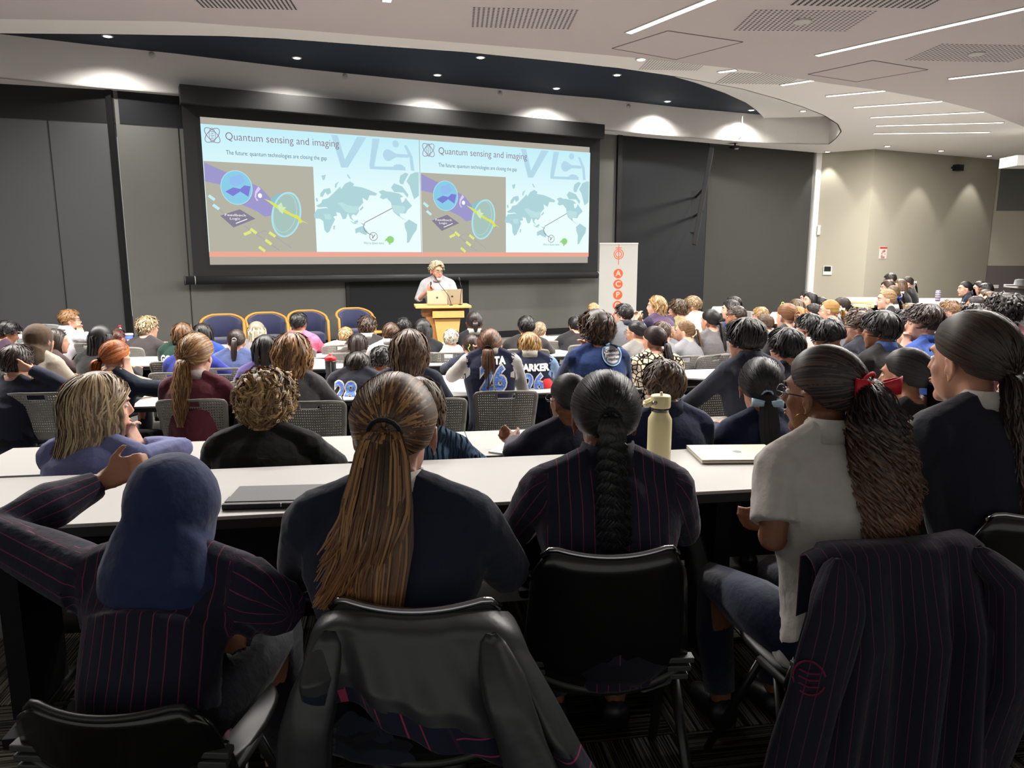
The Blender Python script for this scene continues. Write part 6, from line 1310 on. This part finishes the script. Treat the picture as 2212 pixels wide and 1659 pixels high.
bb_ = who('blonde ponytail and navy bow')[4]; bow(bb_, (0.0, -0.13, 0.03), mat('navy_ribbon', (44, 54, 120), rough=0.5), 0.05, [(0.01, 0.08, 0.0)], rotz=-1.0, th=0.022)
for txt, c_ in (('white flower clip', (226, 222, 200)), ('dark ponytail and white bow', (230, 230, 230)), ('brown hair and white bow', (230, 230, 230))):
    r_ = who(txt)[4]; bow(r_, (0.0, -0.125, 0.02), mat('clip_%d' % c_[2], c_, rough=0.6), 0.04, [(0.0, 0.07, 0.0)], rotz=-1.0, th=0.03)
g = G(); r_ = who('lime squiggle')[4]; g.tube([r_[1] @ Vector((-0.045+0.010*math.sin(k*1.3), -0.125, -0.04+0.012*k)) for k in range(8)], 0.004, 6); g.obj('hair_clip', mat('lime_clip', (200, 226, 90), rough=0.4), r_[0], True)
g = G(); r_ = g4; g.tube([r_[1] @ Vector((-0.086, 0.0+0.022*math.cos(a), -0.062+0.026*math.sin(a))) for a in [2*math.pi*k/16 for k in range(17)]], 0.0018, 6, cap=False); g.obj('hoop_earring', mat('gold_hoop', (150, 110, 50), rough=0.25, metal=1.0), r_[0], True)
# clicker in the speaker's hand
pc = Vector(spk[0].location)+Matrix.Rotation(spk[0].rotation_euler.z, 3, 'Z') @ (spk[3]['AR'][1][2]+Vector((-0.05, 0.03, 0.075)))
g = G(); g.box((0, 0, 0), (0.018, 0.018, 0.09), bev=0.005); o = g.obj('presentation_clicker', M_BK); o.location = pc; tag(o, 'small black clicker held up in the speaker\'s hand', 'clicker')
# ================================================================ things on the tables
M_W = mat('clear_bottle', (220, 228, 230), rough=0.08, spec=0.5, trans=0.85)
def bottle(name, label, xy, z, prof, m, parts_=(), n=24, cat='bottle'):
    t = thing(name, label, cat, (xy[0], xy[1], z)); g = G(); g.lathe(prof, n); g.obj('body', m, t, True)
    for (nm, pr, mm) in parts_: g = G(); g.lathe(pr, n); g.obj(nm, mm, t, True)
    return t
CRM = mat('cream_enamel', (222, 212, 164), rough=0.4)
xy = on_z(1422, 1011, ZA)
ft = bottle('flask', 'tall cream insulated flask with straw lid and carry loop', xy, ZA, [(0.040, 0), (0.044, 0.006), (0.044, 0.175), (0.043, 0.19), (0.032, 0.21), (0.030, 0.222)], CRM,
            [('steel_band', [(0.0325, 0.218), (0.0325, 0.234)], mat('steel_band', (90, 86, 92), rough=0.2, metal=1.0)), ('lid', [(0.036, 0.232), (0.037, 0.236), (0.037, 0.272), (0.034, 0.277)], CRM)])
g = G(); g.tube([(0.002, -0.005, 0.275), (0.0, -0.006, 0.290)], 0.005, 8); g.obj('straw_spout', CRM, ft, True)
g = G(); g.tube([(-0.034, -0.022, 0.254), (-0.055, -0.03, 0.244), (-0.062, -0.01, 0.240), (-0.055, 0.02, 0.244), (-0.03, 0.024, 0.254)], [(0.004, 0.010)]*5, 8); g.obj('carry_loop', CRM, ft, True)
g = G(); g.tube([(-0.024, -0.028, 0.254), (-0.031, -0.036, 0.254)], 0.007, 12); g.obj('rivet', STEEL, ft, True)
xy = on_z(716, 836, 0.74)
GRYB = mat('smoke_bottle', (62, 64, 66), rough=0.25, trans=0.35)
bt2 = bottle('sports_bottle', 'dark translucent sports bottle with red lid on third row table', xy, 0.74, [(0.038, 0), (0.042, 0.01), (0.042, 0.09), (0.036, 0.11), (0.042, 0.13), (0.042, 0.20), (0.040, 0.215)], GRYB,
             [('red_lid', [(0.043, 0.212), (0.044, 0.22), (0.043, 0.238), (0.03, 0.245), (0.012, 0.248), (0.012, 0.262), (0.010, 0.264)], mat('red_plastic', (196, 36, 40), rough=0.4))])
g = G(); g.box((0.012, -0.0425, 0.11), (0.006, 0.003, 0.19)); g.obj('measuring_stripe', mat('stripe_grey', (150, 150, 150)), bt2)
xy = on_z(562, 803, 0.74); tb_ = bottle('tumbler', 'milky tumbler with white lid and straw', xy, 0.74, [(0.034, 0), (0.046, 0.12), (0.047, 0.125)], mat('milky_cup', (196, 186, 184), rough=0.3), [('lid', [(0.050, 0.122), (0.051, 0.128), (0.050, 0.145), (0.044, 0.150)], mat('lid_white', (222, 216, 222), rough=0.3))], cat='cup')
g = G(); g.tube([(-0.03, 0, 0.14), (-0.036, 0, 0.20)], 0.006, 8); g.obj('straw', mat('white_plastic2', (228, 228, 226), rough=0.4), tb_, True)
for i, (px, py, lb) in enumerate([(44, 740, 'leftmost'), (172, 738, 'middle'), (262, 738, 'rightmost')]):
    xy = on_z(px, py, 0.74)
    bottle('water_bottle', 'clear water bottle with red cap, %s of three on the front table' % lb, xy, 0.74, [(0.03, 0), (0.033, 0.01), (0.033, 0.11), (0.028, 0.14), (0.013, 0.165), (0.012, 0.178)], M_W,
           [('cap', [(0.016, 0.176), (0.016, 0.196), (0.014, 0.198)], mat('red_cap', (200, 40, 60), rough=0.4)), ('paper_label', [(0.0336, 0.05), (0.0336, 0.10)], mat('label_white', (226, 226, 226)))], 14)
xy = on_z(2030, 872, ZB); bottle('tumbler', 'pale grey tumbler on the second row table before the far right ponytail', xy, ZB, [(0.034, 0), (0.042, 0.13), (0.043, 0.14)], mat('cup_grey', (150, 152, 160), rough=0.4), [('lid', [(0.045, 0.138), (0.045, 0.152), (0.03, 0.156)], M_FR)], 18, 'cup')
xy = on_z(280, 744, 0.74); bottle('paper_cup', 'blue and white paper cup on the front table', xy, 0.74, [(0.035, 0), (0.047, 0.11)], mat('cup_blue', (70, 96, 170)), [('lid', [(0.049, 0.108), (0.050, 0.125), (0.044, 0.13)], mat('lid_white', (222, 216, 222)))], 16, 'cup')
LIL = mat('lilac_enamel', (188, 152, 196), rough=0.4)
p_ = at_y(1719, 703, 9.6); bottle('flask', 'lilac insulated bottle among the ponytails on the right', p_[:2], max(0.74, p_[2]), [(0.045, 0), (0.046, 0.01), (0.046, 0.13), (0.036, 0.15)], LIL, [('lid', [(0.036, 0.148), (0.037, 0.155), (0.037, 0.195), (0.034, 0.2)], LIL)], 18)
p_ = at_y(1861, 752, 6.6); z_ = 0.74; xy = on_z(1861, 770, 0.74)
bottle('flask', 'white steel-capped flask beside the black bowl cut', xy, 0.74, [(0.042, 0), (0.046, 0.01), (0.046, 0.19), (0.040, 0.22), (0.028, 0.24)], mat('white_enamel', (222, 216, 206), rough=0.4), [('cap', [(0.026, 0.238), (0.026, 0.268), (0.023, 0.272)], STEEL)], 18)
xy = at_y(1557, 712, 8.0)[:2]; bottle('flask', 'pale blue marbled bottle with black lid beside sleek black ponytail', xy, 0.90 if False else 0.74, [(0.05, 0), (0.052, 0.01), (0.052, 0.21)], pattern_mat('marble_blue', [(176, 192, 214), (206, 214, 226), (220, 226, 232), (190, 200, 220)], 30, 'noise'), [('lid', [(0.047, 0.208), (0.047, 0.236), (0.03, 0.24)], M_BK)], 18)
p_ = at_y(1690, 672, 10.9); gb = bottle('flask', 'bottle with bright lime lid and loop on a back table', p_[:2], 0.78, [(0.045, 0), (0.046, 0.2), (0.03, 0.23)], mat('bottle_frost', (206, 214, 200), rough=0.3), [('lime_lid', [(0.035, 0.228), (0.036, 0.275), (0.02, 0.28)], mat('lime', (170, 224, 110), rough=0.4))], 18)
g = G(); g.tube([(0.018*math.cos(a), 0, 0.295+0.018*math.sin(a)) for a in [2*math.pi*k/12 for k in range(13)]], 0.006, 6, cap=False); g.obj('loop', mat('lime', (170, 224, 110)), gb, True)
p_ = at_y(1672, 672, 10.6); hb = thing('sun_hat', 'small pale green hat with dark band on a back table', 'hat', (p_[0], p_[1], 0.80)); g = G(); g.lathe([(0.13, 0), (0.13, 0.008), (0.07, 0.012), (0.065, 0.08), (0.04, 0.095)], 20); g.obj('brim_and_crown', mat('pale_green_felt', (206, 220, 170)), hb, True); g = G(); g.lathe([(0.068, 0.02), (0.067, 0.045)], 20); g.obj('band', M_BK, hb, True)
p_ = at_y(2025, 651, 13.0); cn = thing('drink_can', 'tall pale violet striped can on the pale desk', 'can', (p_[0], p_[1], p_[2])); g = G(); g.lathe([(0.03, 0), (0.042, 0.01), (0.042, 0.18), (0.034, 0.19)], 16); g.obj('body', mat('can_violet', (150, 142, 164), rough=0.4, metal=0.3), cn, True)
for k in range(4): g = G(); g.lathe([(0.0426, 0.03+k*0.038), (0.0426, 0.045+k*0.038)], 16); g.obj('stripe', mat('can_stripe', (196, 186, 208)), cn, True)
# folders on the pale desk
for k, (px, py, lb) in enumerate([(1858, 655, 'upper yellow folder on the pale desk'), (1856, 663, 'lower yellow folder nearer the blonde ponytail')]):
    p_ = at_y(px, py, 13.2-k); t = thing('document_folder', lb, 'folder', (p_[0], p_[1], p_[2]), 0.2); g = G(); g.box((0, 0, 0.02), (0.30, 0.34, 0.03), bev=0.004); g.obj('cover', mat('folder_yellow', (226, 206, 132)), t); g = G(); g.box((0, 0, 0.0), (0.29, 0.33, 0.014)); g.obj('pages', PWH, t)
# closed laptop, tablet folio
t = thing('laptop', 'closed pale laptop lying on the nearest table beside the flask', 'laptop', (0.88, 2.84, ZA), R(2)); PAL = mat('laptop_starlight', (206, 198, 182), rough=0.35, metal=0.4)
g = G(); g.box((0, 0, 0.007), (0.325, 0.225, 0.010), bev=0.003); g.obj('base', PAL, t); g = G(); g.box((0, 0, 0.0155), (0.325, 0.225, 0.005), bev=0.002); ld = g.obj('lid', PAL, t)
g = G(); g.ell((0.01, 0.0, 0.0182), (0.017, 0.019, 0.0006), 14); g.obj('round_badge', mat('badge_grey', (150, 160, 170), rough=0.2), ld, True)
g = G(); g.ell((0.03, 0.06, 0.0182), (0.016, 0.010, 0.0006), 10); g.obj('sticker', mat('sticker_white', (240, 238, 220), rough=0.4), ld, True)
t = thing('tablet_folio', 'dark grey tablet folio case on the nearest table by the navy hijab', 'tablet', (-0.76, 2.31, ZA), R(5)); DG = mat('folio_grey', (66, 67, 70), rough=0.6, bump=0.1, bscale=200)
g = G(); g.box((0, 0.045, 0.010), (0.30, 0.12, 0.014), bev=0.004); g.obj('upper_flap', DG, t); g = G(); g.box((0, -0.045, 0.0125), (0.30, 0.055, 0.018), bev=0.004); g.obj('lower_flap', DG, t)
g = G(); g.box((0, -0.0855, 0.010), (0.305, 0.022, 0.020), bev=0.006); g.obj('spine', M_BK, t); g = G(); g.box((0.03, -0.094, 0.014), (0.004, 0.01, 0.01)); g.obj('charging_port', STEEL, t)
def sheet(label, px, py, z, w_, d_, rz, name='paper_sheet', cat='paper', thick=0.003, col=(226, 222, 214), lines=True):
    x, y = on_z(px, py, z); t = thing(name, label, cat, (x, y, z), rz); g = G(); g.box((0, 0, thick/2+0.0005), (w_, d_, thick)); g.obj('page', mat('paper_%d' % col[0], col, rough=0.8), t)
    if lines:
        g = G(); random.seed(int(px))
        for k in range(7): L_ = random.uniform(0.4, 0.85)*w_; g.box((-(w_*0.9-L_)/2, d_*0.4-k*d_*0.12, thick+0.001), (L_, 0.004, 0.0006))
        o = g.obj('handwriting', mat('ink_grey', (120, 118, 124)), t); o['kind'] = 'stuff'
    return t
sheet('handwritten sheet on second row table left of the pale blue bow', 1562, 912, ZB, 0.2, 0.26, 0.2)
sheet('second handwritten sheet, nearer the navy blazer shoulder', 1550, 945, ZB, 0.2, 0.2, -0.1)
sheet('small notepad under the writing hand on the second row table', 1105, 972, ZB, 0.14, 0.20, -0.5, 'notepad', 'notepad', 0.008, lines=False)
sheet('open notebook on the nearest table behind the long curly ponytail', 1925, 958, ZA, 0.20, 0.16, 0.1, 'notebook', 'notebook', 0.006)
sheet('loose white sheets on the table left of the round black haircut', 1646, 770, 0.74, 0.36, 0.24, 0.2, lines=False)
sheet('white paper on the table end beside the grey chair', 1490, 736, 0.74, 0.2, 0.2, 0.3, lines=False)
sheet('pink-edged paper on the nearest table between the two right persons', 1905, 1000, ZA, 0.12, 0.1, 0.3, lines=False, col=(206, 196, 196))
laptop('laptop', 'open laptop under the slate jacket sleeve, third row', (*on_z(1500, 825, 0.74), 0.74), R(-20), 0.30, m=mat('laptop_dark', (70, 68, 68), rough=0.4, metal=0.4), ang=15)
# red cap
x, y = on_z(1172, 836, 0.74); t = thing('baseball_cap', 'red baseball cap lying on the third row table', 'cap', (x, y, 0.74), R(200)); RC = mat('cap_red', (212, 44, 44), rough=0.75, bump=0.2, bscale=60)
g = G(); V = []; n = 20
for i in range(7):
    p = math.pi/2*i/6
    for k in range(n): a = 2*math.pi*k/n; V.append((0.092*math.cos(a)*math.cos(p)*(1+0.1*math.cos(a)), 0.082*math.sin(a)*math.cos(p), 0.105*math.sin(p)))
g.add(V, [(i*n+k, i*n+(k+1) % n, (i+1)*n+(k+1) % n, (i+1)*n+k) for i in range(6) for k in range(n)]); g.obj('crown', RC, t, True)
g = G(); V = []
for i in range(9):
    a = -1.0+2.0*i/8
    V += [(0.088*math.cos(a), 0.082*math.sin(a), 0.012), (0.088*math.cos(a)+0.075*math.cos(a*0.7), 0.085*math.sin(a), 0.004)]
g.add(V, [(2*i, 2*i+1, 2*i+3, 2*i+2) for i in range(8)]); o = g.obj('brim', RC, t, True); s_ = o.modifiers.new('s', 'SOLIDIFY'); s_.thickness = 0.003
g = G(); g.ell((0, 0, 0.106), (0.008, 0.008, 0.005), 8); g.obj('top_button', RC, t, True)
# counter and hat at the far right, bag at the left
a = at_y(2168, 614, 10.5); b = at_y(2240, 640, 9.2)
t = thing('service_counter', 'tall counter with white top and grey side at the right edge', 'counter', (a[0], a[1], 0), R(-12)); zc = a[2]
g = G(); g.box((0.9, -0.6, zc-0.02), (1.8, 1.2, 0.04), bev=0.004); g.obj('countertop', T_TOP, t); g = G(); g.box((0.93, -0.6, (zc-0.04)/2), (1.72, 1.12, zc-0.05)); g.obj('side_panel', mat('counter_grey', (84, 84, 86), rough=0.6), t)
g = G(); g.box((0.02, -1.15, (zc-0.04)/2), (0.07, 0.07, zc-0.05)); g.obj('corner_post', M_FR, t)
hp = at_y(2206, 618, 9.9); t = thing('wide_brim_hat', 'black wide-brimmed hat lying on the far counter', 'hat', (hp[0], hp[1], zc)); g = G(); g.lathe([(0.17, 0.0), (0.17, 0.01), (0.09, 0.015), (0.08, 0.08), (0.04, 0.09)], 22); g.obj('felt', M_BK, t, True)
t = thing('backpack', 'black backpack on the floor between chairs at left', 'bag', (*on_z(28, 1005, 0.30), TB), 0.4); BKF = mat('bag_black', (22, 22, 24), rough=0.7, bump=0.3, bscale=20)
g = G(); g.box((0, 0, 0.21), (0.34, 0.22, 0.42), bev=0.07); g.obj('body', BKF, t, True); g = G(); g.box((0, -0.13, 0.14), (0.26, 0.08, 0.22), bev=0.03); g.obj('front_pocket', BKF, t, True)
g = G(); g.tube([(-0.06, 0.02, 0.41), (-0.05, 0.02, 0.46), (0.05, 0.02, 0.46), (0.06, 0.02, 0.41)], 0.01, 6); g.obj('grab_handle', BKF, t, True)
# ================================================================ black chairs of the nearest row
M_BP = mat('chair_black_plastic', (14, 14, 15), rough=0.28, spec=0.5, coat=0.3); M_BB = mat('chair_bracket', (58, 60, 58), rough=0.45); M_RIM = mat('chair_rim_chrome', (170, 172, 175), rough=0.15, metal=1.0); M_FRM = mat('frame_black', (26, 26, 27), rough=0.4, spec=0.5)
def black_chair(x, y, yaw, label, w_=0.42, ztop=0.83, rim=None):
    t = thing('black_chair', label, 'chair', (x, y, TA), -R(yaw), 'black stacking chairs of the nearest row')
    n, m = 18, 8; V = []
    for sgn in (0, 1):
        for j in range(m+1):
            v = j/m; hw = w_/2*(1.06-0.12*v)*(1-0.12*max(0, (v-0.8)/0.2)**2)
            for i in range(n+1):
                u = -1+2*i/n; z = 0.50+(ztop-0.50)*v-0.016*(1-u*u)*v-0.028*max(0, (abs(u)-0.8)/0.2)**2*v-0.075*(1-u*u)*(1-v)*0.6; V.append((u*hw, -0.20-0.04*v+0.045*u*u-(0.012 if sgn else 0), z))
    N1 = (n+1)*(m+1); Fc = []
    for j in range(m):
        for i in range(n):
            a = j*(n+1)+i; Fc.append((a, a+1, a+n+2, a+n+1)); Fc.append((N1+a, N1+a+n+1, N1+a+n+2, N1+a+1))
    for i in range(n): Fc.append((m*(n+1)+i, m*(n+1)+i+1, N1+m*(n+1)+i+1, N1+m*(n+1)+i)); Fc.append((i+1, i, N1+i, N1+i+1))
    for j in range(m): a = j*(n+1); Fc.append((a, a+n+1, N1+a+n+1, N1+a)); b_ = a+n; Fc.append((b_+n+1, b_, N1+b_, N1+b_+n+1))
    g = G(); g.add(V, Fc); g.obj('backrest', M_BP, t, True)
    top = [V[m*(n+1)+i] for i in range(n+1)]; bot = [V[i] for i in range(n+1)]
    g = G(); g.tube([(p[0], p[1]-0.006, p[2]+0.004) for p in top], 0.0085, 8); g.obj('top_rim', rim or M_RIM, t, True)
    g = G(); g.tube([(p[0], p[1]-0.006, p[2]-0.002) for p in bot], [(0.013, 0.009)]*(n+1), 8); g.obj('bottom_rim', M_BB, t, True)
    for s in (-1, 1):
        g = G()
        for k in range(3): g.box((s*(w_/2-0.015), -0.175, 0.515-0.022*k), (0.075-0.014*k, 0.03, 0.015), bev=0.003)
        g.obj('side_bracket', M_BB, t)
        g = G(); g.tube([(s*w_/2, -0.16, 0.52), (s*(w_/2+0.01), -0.14, 0.44), (s*(w_/2+0.005), 0.0, 0.43)], 0.012, 8); g.obj('back_upright', M_FRM, t, True)
        g = G(); g.tube([(s*(w_/2+0.0), -0.08, 0.43), (s*(w_/2+0.035), -0.25, 0.01)], [(0.014, 0.010)]*2, 8); g.ell((s*(w_/2+0.035), -0.25, 0.012), (0.018, 0.018, 0.012), 8); g.obj('leg', M_FRM, t, True)
        g = G(); g.tube([(s*(w_/2+0.0), 0.0, 0.43), (s*(w_/2+0.03), 0.22, 0.01)], [(0.014, 0.010)]*2, 8); g.obj('leg', M_FRM, t, True)
    # seat with curved rear lip
    V = []; 
    for (r, zz) in ((1.0, 0.452), (1.03, 0.440), (1.0, 0.424), (0.86, 0.412)):
        for k in range(28):
            a = 2*math.pi*k/28; sx = math.copysign(abs(math.cos(a))**0.7, math.cos(a)); sy = math.copysign(abs(math.sin(a))**0.7, math.sin(a)); V.append((sx*0.22*r, 0.02+sy*0.21*r, zz+0.015*(sy < -0.6)*abs(sx)))
    g = G(); g.add(V, [(i*28+k, (i+1)*28+k, (i+1)*28+(k+1) % 28, i*28+(k+1) % 28) for i in range(3) for k in range(28)]+[tuple(range(28)), tuple(range(111, 83, -1))]); g.obj('seat', mat('seat_shell_dark', (30, 31, 31), rough=0.4), t, True)
    return t
c1 = black_chair(-0.80, 1.56, 3, 'black chair in deep shadow under the pinstriped hijab wearer', 0.42, 0.64, M_FRM)
c2 = black_chair(-0.20, 1.63, 0, 'black chair hidden beneath a grey-lined blazer')
c3_ = black_chair(0.228, 1.90, -3, 'black stacking chair with bright top rim below the thick braid', 0.40)
c4 = black_chair(0.90, 1.92, -12, 'black chair hidden beneath the hanging pinstripe blazer', 0.44, 0.80)
c5 = black_chair(1.45, 2.16, -8, 'black chair with steel rim at the right edge', 0.44)
# ================================================================ jackets over the chairs
def drape(name, label, x, y, yaw, w0, w1, ztop, zbot, m, fold=0.02, nf=5, seed=1, skew=0.0, yb=-0.262, parts=None, edge=None, mi=None, mats=None, inner=0.16):
    t = thing(name, label, 'jacket', (x, y, TA), -R(yaw)); NU, NV_ = 90, 60; rg = np.random.default_rng(seed); V = []; st = []
    ph = rg.uniform(0, 6.28, 6)
    for j in range(NV_+1):
        v = j/NV_
        for i in range(NU+1):
            u = -1+2*i/NU; zt_ = ztop-0.05*abs(u)**5-0.018*(1-u*u)
            Ltot = inner+(zt_-zbot); s_ = v*Ltot
            if s_ < inner: yy = yb+0.055; z = zt_-0.012-(inner-s_); dep = 0
            else:
                dep = s_-inner; z = zt_-max(0, dep-0.0); k_ = min(1, dep/0.04); yy = yb+0.055*(1-math.sin(k_*math.pi/2)); z += 0.012*math.sin(min(1, dep/0.05)*math.pi)
            g_ = min(1, dep/0.22); wv = w0/2+(w1-w0)/2*min(1, dep/(ztop-zbot))**0.8; lo_ = zbot+(edge(u) if edge else 0)
            z = max(z, lo_-0.0) if False else z
            f = sum(math.sin(u*(nf+k*1.7)*2.2+ph[k]+dep*2.0*((-1)**k))/(1+k*0.6) for k in range(4))
            X = u*wv+skew*dep; Yv = yy-fold*g_*(1.0+0.6*f)+0.05*abs(u)**3*(1-g_)*1.0-0.03*g_*(1-abs(u)**2)
            if edge: z = zt_-(zt_-z)*((zt_-lo_)/(zt_-zbot)) if dep > 0 else z
            V.append((X, Yv, z)); st.append(u*0.27+0.010*f*g_ if (mats is None or u < 0.0) else z*1.2)
    Fc = [(j*(NU+1)+i, j*(NU+1)+i+1, (j+1)*(NU+1)+i+1, (j+1)*(NU+1)+i) for j in range(NV_) for i in range(NU)]
    me = me_np('cloth', V, Fc); set_attr(me, 'st', st)
    o = link('cloth', me, t, mats or m, smooth=True)
    if mi: me.polygons.foreach_set('material_index', [mi(((f // NU)+0.5)/NV_, -1+2*((f % NU)+0.5)/NU) for f in range(len(Fc))])
    s = o.modifiers.new('s', 'SOLIDIFY'); s.thickness = 0.006; s.offset = 0
    return t
def hang_sleeve(t, pts, r0, r1, m, seed=0):
    n = 24; P_ = np.array(pts, float); k = len(P_); tt = np.linspace(0, k-1, 26); Q = np.stack([np.interp(tt, range(k), P_[:, c]) for c in range(3)], 1); V = []; st = []
    rg = np.random.default_rng(seed); ph = rg.uniform(0, 6, 4)
    for i, q in enumerate(Q):
        f = i/25; r = (r0+(r1-r0)*f)*(0.25+0.75*min(1, f*5)**0.5)
        for a_ in range(n):
            a = 2*math.pi*a_/n; rr = r*(1+0.10*math.sin(3*a+ph[0]+f*5)+0.06*math.sin(5*a+ph[1]-f*9)); V.append((q[0]+rr*math.cos(a), q[1]+0.55*rr*math.sin(a), q[2])); st.append((a if a < math.pi else 2*math.pi-a)*0.062)
    Fc = [(i*n+a_, i*n+(a_+1) % n, (i+1)*n+(a_+1) % n, (i+1)*n+a_) for i in range(25) for a_ in range(n)]+[tuple(range(n))]
    me = me_np('sleeve', V, Fc); set_attr(me, 'st', st); return link('sleeve', me, t, m, smooth=True)
SD = stripe_mat('blazer_pinstripe_wide', (30, 29, 42), (84, 46, 64), 0.030, 0.07)
bz = drape('hanging_blazer', 'dark pinstripe blazer hung over a chair back, right foreground', 0.895, 1.90, -12, 0.47, 0.56, 0.87, 0.20, SD, fold=0.030, nf=4, seed=3)
hang_sleeve(bz, [(-0.19, -0.24, 0.83), (-0.235, -0.30, 0.72), (-0.285, -0.31, 0.5), (-0.30, -0.27, 0.22)], 0.062, 0.075, SD, 2)
hang_sleeve(bz, [(0.18, -0.25, 0.83), (0.24, -0.30, 0.75), (0.262, -0.31, 0.5), (0.25, -0.27, 0.25)], 0.058, 0.066, SD, 5)


cr_ = G(); CRS = mat('crest_crimson', (104, 24, 54), rough=0.85)
cr_.tube([(0.034*math.cos(a), 0, 0.040*math.sin(a)) for a in [math.pi*(0.1+k/12) for k in range(12)]], 0.0025, 5); cr_.tube([(0.034*math.cos(a), 0, 0.040*math.sin(a)) for a in [math.pi*(1.05+k/13) for k in range(12)]], 0.0025, 5)
for k in range(3): cr_.tube([(-0.022, 0, 0.016-0.016*k), (0.0, 0, 0.010-0.016*k), (0.022, 0, 0.016-0.016*k)], 0.0022, 5)
q = cr_.obj('embroidered_crest', CRS, bz); q.location = (-0.315, -0.338, 0.60); q.rotation_euler = (0, 0, R(-40))
LIN = mat('satin_lining', (50, 53, 53), rough=0.42, spec=0.5, bump=0.5, bscale=9, noise=0.15, nscale=5)
SH = stripe_mat('blazer_pinstripe_v', (30, 32, 50), (150, 52, 84), 0.045, 0.09)
lj = drape('lined_blazer', 'blazer thrown inside out over a chair back showing grey lining', -0.20, 1.61, 0, 0.39, 0.62, 0.83, 0.46, None, fold=0.028, nf=3, seed=8, skew=0.30, edge=lambda u: 0.11-0.11*u, mats=[LIN, SH], mi=lambda v, u: 1 if v > 0.84-0.05*u+0.02*math.sin(u*4) else 0)
hang_sleeve(lj, [(0.16, -0.26, 0.79), (0.19, -0.33, 0.68), (0.24, -0.35, 0.55), (0.30, -0.34, 0.45)], 0.04, 0.055, LIN, 4)
hang_sleeve(lj, [(-0.16, -0.25, 0.79), (-0.20, -0.30, 0.6), (-0.23, -0.28, 0.35), (-0.22, -0.24, 0.12)], 0.045, 0.06, LIN, 6)
g = G(); g.box((0, 0, 0), (0.05, 0.002, 0.016)); lb_ = g.obj('maker_tag', mat('tag_black', (20, 20, 22)), lj); lb_.location = (-0.075, -0.345, 0.625); lb_.rotation_euler = (0.2, -0.35, 0)
# extra empty chairs seen at the front left and by the dark wall
grey_chair(*at_y(42, 700, 10.2)[:2], 0, 10, 'empty light grey chair against the folding wall, leftmost', True)
grey_chair(*at_y(125, 692, 10.4)[:2], 0, 10, 'empty light grey chair behind the white-shirted person', True)
